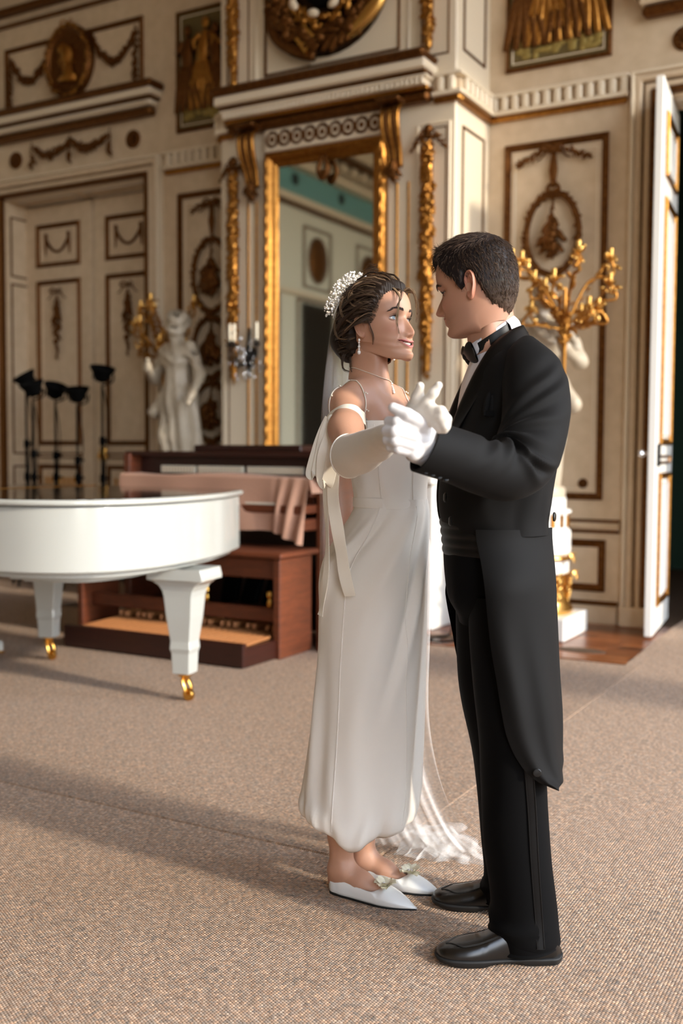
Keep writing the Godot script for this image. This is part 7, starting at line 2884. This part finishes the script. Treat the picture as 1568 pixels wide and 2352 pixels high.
	o.add_child(bow_o)
	b = MB.new()
	b.ball(V(-0.026, 1.311, -2.682), V(0.013, 0.012, 0.012), Basis.IDENTITY, 14, 8)
	obj("bow_knot", b, mats.ribbon_satin, bow_o)
	var parts := [
		["bow_loop", [V(-0.030, 1.312, -2.682), V(-0.044, 1.285, -2.69), V(-0.062, 1.235, -2.695), V(-0.078, 1.182, -2.695), V(-0.076, 1.168, -2.69), V(-0.064, 1.172, -2.684), V(-0.056, 1.215, -2.682), V(-0.044, 1.27, -2.682), V(-0.030, 1.308, -2.682)], 0.015, V(1.0, 0.25, 0.25)],
		["bow_loop", [V(-0.026, 1.312, -2.68), V(-0.030, 1.27, -2.672), V(-0.046, 1.22, -2.668), V(-0.050, 1.165, -2.668), V(-0.040, 1.145, -2.666), V(-0.032, 1.165, -2.662), V(-0.022, 1.24, -2.664), V(-0.022, 1.305, -2.674)], 0.016, V(1.0, 0.1, 0.2)],
		["bow_tail", [V(-0.024, 1.308, -2.672), V(-0.016, 1.27, -2.665), V(-0.020, 1.20, -2.664), V(-0.022, 1.11, -2.666), V(-0.010, 1.03, -2.672), V(0.000, 0.97, -2.690), V(0.010, 0.905, -2.706), V(0.024, 0.850, -2.722)], 0.0165, V(1.0, 0.1, 0.35)],
		["bow_tail", [V(-0.030, 1.306, -2.68), V(-0.040, 1.22, -2.683), V(-0.040, 1.10, -2.685), V(-0.036, 0.99, -2.70), V(-0.040, 0.90, -2.725), V(-0.048, 0.83, -2.738), V(-0.055, 0.795, -2.742)], 0.010, V(0.55, 0.0, 0.85)]]
	for q in parts:
		b = MB.new()
		ribbon(b, spline(q[1], 8), q[2], q[3])
		obj(q[0], b, mats.ribbon_satin, bow_o)


func mirrored(folds: Array, k: float) -> Array:
	return folds.map(func(q): return [PI - q[0], q[1], q[2], q[3], -q[4], q[5] * k])


func _inner(row: PackedVector3Array, k: float, dy: float) -> PackedVector3Array:
	var mid := Vector3.ZERO
	for p in row:
		mid += p
	mid /= row.size()
	var out := PackedVector3Array()
	for p in row:
		out.append(V(lerpf(mid.x, p.x, k), p.y + dy, lerpf(mid.z, p.z, k)))
	return out


# flat band with rolled edges
func ribbon(b: MB, path: Array, half: float, across: Vector3) -> void:
	var rows := []
	var m := path.size()
	for i in m:
		var t: Vector3 = (path[mini(i + 1, m - 1)] - path[maxi(i - 1, 0)]).normalized()
		var s := (across - t * across.dot(t)).normalized()
		var n := t.cross(s)
		var row := PackedVector3Array()
		for k in [[-1.0, 0.0], [-0.96, 0.0012], [-0.5, 0.0006], [0.0, 0.0010], [0.5, 0.0006], [0.96, 0.0012], [1.0, 0.0], [0.96, -0.0012], [0.0, -0.0008], [-0.96, -0.0012]]:
			row.append(path[i] + s * (half * k[0]) + n * (k[1] + 0.002 * sin(i * 0.35) * k[0]))
		rows.append(row)
	b.grid(rows, true)


func bride_jewels(o: Node3D, t: Transform3D) -> void:
	# tiara of wired pearls and stones over the crown
	var r := RandomNumberGenerator.new()
	r.seed = 8
	var tia := Node3D.new()
	tia.name = "tiara"
	tia.position = -BRIDE
	o.add_child(tia)
	var wires := MB.new()
	var band := []
	for k in 25:
		var a := lerpf(-1.55, 1.55, k / 24.0)
		band.append(t * V(sin(a) * 0.086, 0.030 + cos(a) * 0.105, -0.094 + 0.055 * cos(a)))
	wires.tube(band, 0.002, 6)
	var pearls := MB.new()
	var stones := MB.new()
	for k in 460:
		var a := r.randf_range(-1.5, 1.5)
		var up := r.randf()
		var h := 0.006 + 0.034 * up * (0.45 + 0.55 * cos(a * 0.8))
		var root := V(sin(a) * 0.084, 0.030 + cos(a) * 0.105, -0.094 + 0.055 * cos(a))
		var dir := (V(sin(a) * 0.9, cos(a) * 0.75, -0.65) + V(r.randf_range(-0.3, 0.3), r.randf_range(-0.2, 0.3), r.randf_range(-0.5, 0.45))).normalized()
		var p := root + dir * h + V(0, 0, r.randf_range(-0.012, 0.010))
		if r.randf() < 0.35:
			pearls.ball(t * p, Vector3.ONE * r.randf_range(0.002, 0.0036), Basis.IDENTITY, 8, 6)
		else:
			var q := r.randf_range(0.0024, 0.0046)
			stones.ball(t * p, V(q, q * 0.7, q), Basis(V(r.randf() + 0.1, r.randf(), r.randf()).normalized(), r.randf() * TAU), 6, 4)
		if k % 3 == 0:
			wires.tube([t * root, t * (root.lerp(p, 0.6) + V(0.001, 0, 0.001)), t * p], 0.0006, 4)
	obj("wire", wires, mats.silver, tia)
	var po := obj("pearls", pearls, mats.pearl, tia)
	po.set_meta("kind", "stuff")
	var so := obj("stones", stones, mats.rhinestone, tia)
	so.set_meta("kind", "stuff")
	# drop earring on the near ear
	for s in [-1.0, 1.0]:
		var b := MB.new()
		var at := t * V(s * 0.080, -0.046, -0.014)
		for q in [[0.0, 0.0032], [0.007, 0.0026], [0.0125, 0.0022], [0.018, 0.0034], [0.025, 0.0024], [0.033, 0.0050]]:
			b.ball(at - V(0, q[0], 0), V(q[1], q[1] * 1.25, q[1]), Basis.IDENTITY, 8, 5)
		b.tube([at, at - V(0, 0.034, 0)], 0.0007, 5)
		obj("earring", b, mats.rhinestone, o, -BRIDE)
	# choker ribbon with pendant
	var b := MB.new()
	var path := []
	for k in 41:
		var a := TAU * k / 40.0
		var ca := cos(a)
		path.append(snap(bride_bones, 0.034, V(0.083 + ca * 0.05, 1.440 - ca * 0.020 - 0.004, -2.899 + sin(a) * 0.05), 0.0012))
	b.tube(path, 0.0020, 6, false, 0.5)
	var ch := obj("choker", b, mats.pearl, o, -BRIDE)
	b = MB.new()
	for q in [[0.004, 0.0026], [0.011, 0.0022], [0.016, 0.0026], [0.022, 0.003], [0.029, 0.0034]]:
		b.ball(snap(bride_bones, 0.034, V(0.136, 1.418 - q[0], -2.88), q[1]), V(q[1], q[1] * 1.2, q[1]), Basis.IDENTITY, 8, 5)
	b.tube([snap(bride_bones, 0.034, V(0.136, 1.418, -2.88), 0.001), snap(bride_bones, 0.034, V(0.136, 1.388, -2.88), 0.001)], 0.0007, 5)
	obj("pendant", b, mats.rhinestone, ch)
	# beaded shoulder straps
	var straps := [[V(0.083, 1.328, -2.752), V(0.070, 1.360, -2.768), V(0.040, 1.397, -2.803), V(0.012, 1.408, -2.838), V(0.000, 1.395, -2.872)], [V(0.185, 1.345, -2.93), V(0.176, 1.375, -2.95), V(0.158, 1.398, -2.972), V(0.13, 1.402, -2.99)], [V(0.0, 1.395, -2.80), V(-0.022, 1.385, -2.785), V(-0.036, 1.355, -2.765), V(-0.040, 1.315, -2.745)]]
	for s in straps:
		b = MB.new()
		var line := spline(s, 6).map(func(p): return snap(bride_bones, 0.034, p, 0.0016))
		b.tube(line, 0.0017, 6)
		var st := obj("strap", b, mats.ribbon_satin, o, -BRIDE)
		b = MB.new()
		for k in range(2, line.size(), 7):
			b.ball(line[k] + V(0.003, 0.003, 0.004), Vector3.ONE * 0.0028, Basis.IDENTITY, 8, 6)
			b.ball(line[k] + V(0.008, 0.0, 0.003), Vector3.ONE * 0.0025, Basis.IDENTITY, 8, 6)
		obj("pearl_beads", b, mats.pearl, st).set_meta("kind", "stuff")


func bride_gloves(o: Node3D) -> void:
	# long loose glove, its wide mouth open at the elbow
	var b := MB.new()
	limb(b, [[V(0.122, 1.262, -2.235), 0.028, 0.028], [V(0.104, 1.262, -2.295), 0.030, 0.030], [V(0.085, 1.250, -2.36), 0.036, 0.037], [V(0.062, 1.236, -2.44), 0.043, 0.045], [V(0.040, 1.224, -2.50), 0.046, 0.050], [V(0.025, 1.219, -2.54), 0.047, 0.0525], [V(0.017, 1.2175, -2.562), 0.047, 0.053]], 48, 9,
		[[0.20, 1.2, 0.03, 1.1, 0.004, 0.05], [0.27, 2.0, 0.03, 1.0, -0.004, 0.06], [0.36, 1.0, 0.03, 0.9, 0.0045, 0.08], [0.46, 1.8, 0.03, 0.9, -0.004, 0.05], [0.12, 2.2, 0.03, 1.2, 0.003, 0.04], [0.58, 1.2, 0.05, 0.7, 0.003, 0.09]], false, V(1, 0, 0), 0.06)
	var g := obj("glove", b, mats.glove_satin, o, -BRIDE)
	b = MB.new()
	var rim := []
	var ax := V(-0.34, -0.06, -0.93).normalized()
	var s1 := V(0, 1, 0) - ax * ax.y
	s1 = s1.normalized()
	var s2 := ax.cross(s1)
	for k in 40:
		var a := TAU * k / 40
		rim.append(V(0.017, 1.2175, -2.563) + s1 * cos(a) * 0.0535 + s2 * sin(a) * 0.0475)
	b.tube(rim, 0.0022, 7, false, 1.0, V(0, 1, 0), true)
	obj("glove_edge", b, mats.glove_satin, g)
	# her hand lying in his, fingers drooping over the edge
	var bones := []
	bones.append([V(0.118, 1.262, -2.24), V(0.132, 1.290, -2.168), 0.026, 0.026])
	for q in [V(0.172, 1.326, -2.120), V(0.180, 1.314, -2.112), V(0.184, 1.302, -2.110), V(0.182, 1.292, -2.116)]:
		bones.append([V(0.136, 1.292, -2.162), q, 0.020, 0.0125])
	chain(bones, [V(0.170, 1.328, -2.120), V(0.183, 1.347, -2.110), V(0.193, 1.362, -2.105)], [0.0115, 0.0098, 0.0080])
	chain(bones, [V(0.180, 1.314, -2.110), V(0.198, 1.310, -2.096), V(0.209, 1.294, -2.092), V(0.210, 1.284, -2.096)], [0.0110, 0.0098, 0.0088, 0.0072])
	chain(bones, [V(0.184, 1.302, -2.108), V(0.198, 1.294, -2.094), V(0.206, 1.279, -2.092), V(0.205, 1.272, -2.096)], [0.0108, 0.0096, 0.0086, 0.0070])
	chain(bones, [V(0.180, 1.292, -2.114), V(0.190, 1.283, -2.102), V(0.195, 1.272, -2.100)], [0.0095, 0.0085, 0.007])
	chain(bones, [V(0.142, 1.312, -2.158), V(0.153, 1.340, -2.132), V(0.157, 1.361, -2.118)], [0.0145, 0.0118, 0.0085])
	b = MB.new()
	nets(b, bones, 0.003, 0.007)
	obj("glove_hand", b, mats.glove_satin, g)
	# far arm's glove and hand on his sleeve
	b = MB.new()
	limb(b, [[V(0.395, 1.375, -2.835), 0.030, 0.030], [V(0.345, 1.315, -2.875), 0.040, 0.040], [V(0.312, 1.285, -2.905), 0.048, 0.048], [V(0.290, 1.295, -2.925), 0.050, 0.050]], 32, 7, [], false, V(1, 0, 0), 0.06)
	obj("glove", b, mats.glove_satin, o, -BRIDE)
	bones = [[V(0.385, 1.37, -2.84), V(0.41, 1.40, -2.84), 0.026, 0.024]]
	for k in 4:
		chain(bones, [V(0.41 + 0.01 * k, 1.405 - 0.008 * k, -2.855 + 0.014 * k), V(0.44 + 0.008 * k, 1.425 - 0.01 * k, -2.87 + 0.014 * k), V(0.465 + 0.006 * k, 1.422 - 0.012 * k, -2.87 + 0.014 * k)], [0.012, 0.0105, 0.0085])
	chain(bones, [V(0.39, 1.385, -2.82), V(0.405, 1.425, -2.80), V(0.425, 1.435, -2.79)], [0.014, 0.011, 0.009])
	b = MB.new()
	nets(b, bones, 0.004, 0.008)
	obj("glove_hand", b, mats.glove_satin, o, -BRIDE)


func bride_shoe(o: Node3D, heel: Vector3, dir: Vector3, which: String) -> void:
	var side := V(0, 1, 0).cross(dir)
	var bs := Basis(dir, Vector3.UP, dir.cross(Vector3.UP))
	var ln := 0.272
	var wid := [[0.0, 0.004], [0.01, 0.020], [0.04, 0.032], [0.09, 0.035], [0.14, 0.038], [0.175, 0.0385], [0.205, 0.033], [0.235, 0.021], [0.258, 0.009], [0.272, 0.0015]]
	# height of the top edge along the shoe; beyond the throat it closes over the toes
	var top := [[0.0, 0.066], [0.02, 0.063], [0.06, 0.048], [0.11, 0.040], [0.15, 0.038], [0.165, 0.040], [0.175, 0.0445], [0.20, 0.0385], [0.235, 0.025], [0.272, 0.010]]
	var b := MB.new()
	var outer := []
	var inner := []
	for i in 56:
		var s := ln * (1.0 - pow(1.0 - i / 55.0, 1.15))
		var w := look(wid, s)
		var h := look(top, s)
		var close := smoothstep(0.150, 0.172, s)
		var r0 := PackedVector3Array()
		var r1 := PackedVector3Array()
		for j in 33:
			var u := -1.0 + j / 16.0
			var au := absf(u)
			# out along the sole, up the side, then inwards by how far the vamp is closed
			var x: float
			var y: float
			if au < 0.3:
				x = w * 0.92 * au / 0.3
				y = 0.004
			elif au < 0.72:
				var f := (au - 0.3) / 0.42
				x = w * (0.92 + 0.10 * sin(f * PI * 0.75))
				y = lerpf(0.004, lerpf(h, h * 0.62, close), pow(f, 0.85))
			else:
				var f := (au - 0.72) / 0.28
				x = w * lerpf(0.99, lerpf(0.96, 0.0, close), f)
				y = lerpf(lerpf(h, h * 0.62, close), h, sqrt(maxf(0.0, 1.0 - pow(1.0 - f, 2.0))) if close > 0.0 else f)
			x *= signf(u)
			r0.append(heel + bs * V(s, y, x))
			r1.append(heel + bs * V(clampf(s, 0.003, ln - 0.004), maxf(y - 0.0025 * close, 0.006), x * 0.94))
		outer.append(r0)
		inner.append(r1)
	b.grid(outer, false, 1.0)
	b.grid(inner, false, -1.0)
	var sh := obj("shoe", b, mats.shoe_white, o, -BRIDE)
	b = MB.new()
	var ring := []
	for k in 40:
		var a := TAU * k / 40
		var s := ln * (0.5 - 0.5 * cos(a))
		ring.append(heel + bs * V(s, 0.0, look(wid, s) * 0.97 * (1.0 if sin(a) >= 0.0 else -1.0) * minf(1.0, absf(sin(a)) * 5.0)))
	b.prism(ring, V(0, 0.005, 0))
	obj("sole", b, mats.shoe_sole, sh)
	# ribbon flower with stones on the vamp
	var at := heel + bs * V(0.178, 0.046, 0.004)
	var fl := Node3D.new()
	fl.name = "flower"
	sh.add_child(fl)
	var r := RandomNumberGenerator.new()
	r.seed = 3 if which == "near" else 6
	for k in 9:
		b = MB.new()
		var a := TAU * k / 9.0 + r.randf() * 0.4
		var d := (dir * cos(a) + side * sin(a) + V(0, r.randf_range(0.15, 0.7), 0)).normalized()
		var sd := d.cross(V(0, 1, 0)).normalized()
		var rows := []
		for i in 7:
			var f := i / 6.0
			var row := PackedVector3Array()
			for j in 7:
				var u := j / 3.0 - 1.0
				row.append(at + d * (0.003 + 0.029 * f) + sd * (u * 0.014 * sin(PI * (0.2 + 0.62 * f))) + V(0, 0.004 * sin(f * 3.0) + 0.003 * u * u + 0.0025 * sin(u * 5.0 + k) * f, 0))
			rows.append(row)
		b.grid(rows, false, 1.0)
		obj("petal", b, mats.petal, fl)
	b = MB.new()
	for k in 9:
		b.ball(at + V(r.randf_range(-0.006, 0.006), 0.009 + r.randf_range(0, 0.004), r.randf_range(-0.006, 0.006)), Vector3.ONE * 0.0024, Basis.IDENTITY, 6, 4)
	obj("flower_centre", b, mats.rhinestone, fl)


func bride_veil(o: Node3D) -> void:
	# gathered tulle from the tiara down behind her and out over the carpet
	var lines := [
		# left edge and right edge of the sheet at each height
		[1.640, V(-0.016, 1.640, -2.965), V(0.055, 1.655, -2.985)], [1.56, V(-0.036, 1.56, -2.97), V(0.070, 1.57, -3.02)], [1.46, V(-0.050, 1.46, -2.965), V(0.085, 1.46, -3.03)], [1.32, V(-0.060, 1.32, -2.95), V(0.13, 1.32, -3.045)], [1.15, V(-0.062, 1.15, -2.945), V(0.215, 1.15, -3.045)], [0.95, V(-0.060, 0.95, -2.99), V(0.262, 0.95, -3.05)], [0.72, V(-0.06, 0.72, -3.03), V(0.262, 0.72, -3.06)], [0.45, V(-0.04, 0.45, -3.07), V(0.258, 0.45, -3.06)], [0.25, V(0.02, 0.25, -3.10), V(0.296, 0.25, -3.06)], [0.10, V(0.07, 0.10, -3.12), V(0.365, 0.10, -3.06)], [0.03, V(0.10, 0.028, -3.14), V(0.425, 0.03, -3.06)]]
	for layer in 2:
		var b := MB.new()
		var rows := []
		var m := 100
		for i in m:
			var f := i / float(m - 1)
			var g := f * (lines.size() - 1)
			var k := mini(int(g), lines.size() - 2)
			var l: Vector3 = lines[k][1].cubic_interpolate(lines[k + 1][1], lines[maxi(k - 1, 0)][1], lines[mini(k + 2, lines.size() - 1)][1], g - k)
			var rr: Vector3 = lines[k][2].cubic_interpolate(lines[k + 1][2], lines[maxi(k - 1, 0)][2], lines[mini(k + 2, lines.size() - 1)][2], g - k)
			var row := PackedVector3Array()
			for j in 90:
				var u := j / 89.0
				if layer == 1:
					u = 0.04 + u * 0.86
				var p := l.lerp(rr, u)
				var amp := lerpf(0.006, 0.016, clampf(f * 2.0, 0.0, 1.0))
				amp *= 1.0 - 0.6 * smoothstep(0.7, 1.0, f)
				p.z += amp * sin(u * 34.0 + layer * 1.7 + sin(f * 5.0 + u * 6.0)) + 0.4 * amp * sin(u * 71.0 + layer) - 0.012 * layer
				p.x += 0.3 * amp * cos(u * 34.0 + f * 4.0)
				row.append(p)
			rows.append(row)
		b.grid(rows, false, 1.0)
		obj("veil", b, mats.tulle, o, -BRIDE)
	# crumpled train on the carpet
	for layer in 4:
		var b := MB.new()
		var f1 := FastNoiseLite.new()
		f1.seed = 40 + layer
		f1.frequency = 5.0
		f1.fractal_octaves = 2
		var rows := []
		for i in 46:
			var v := i / 45.0
			var row := PackedVector3Array()
			for j in 60:
				var u := j / 59.0
				var a := V(0.12, 0, -3.27).lerp(V(0.40, 0, -3.38), u)
				var c := V(0.185, 0, -3.17).lerp(V(0.445, 0, -3.015), u)
				if layer == 1:
					a = V(0.16, 0, -3.12).lerp(V(0.30, 0, -3.22), u)
					c = V(0.235, 0, -3.045).lerp(V(0.40, 0, -3.01), u)
				elif layer == 2:
					a = V(0.22, 0, -3.14).lerp(V(0.35, 0, -3.30), u)
					c = V(0.30, 0, -3.06).lerp(V(0.47, 0, -3.05), u)
				elif layer == 3:
					a = V(0.14, 0, -3.20).lerp(V(0.26, 0, -3.30), u)
					c = V(0.26, 0, -3.06).lerp(V(0.36, 0, -3.06), u)
				var p := a.lerp(c, v)
				var edge := minf(minf(u, 1.0 - u), minf(v, 1.0 - v))
				p.y = 0.008 + 0.004 * layer + smoothstep(0.0, 0.3, edge) * (0.024 + 0.03 * (1.0 - u)) * (0.55 + 0.9 * absf(f1.get_noise_2d(p.x * 1.6 + p.z * 0.8, p.z * 1.6))) + 0.008 * absf(sin(u * 9.0 + v * 5.0 + layer * 2.0))
				p.x += 0.012 * sin(v * 17.0 + layer)
				p.z += 0.012 * sin(u * 15.0 + layer * 2.0)
				row.append(p)
			rows.append(row)
		b.grid(rows, false, 1.0)
		obj("veil_train", b, mats.tulle_train, o, -BRIDE)
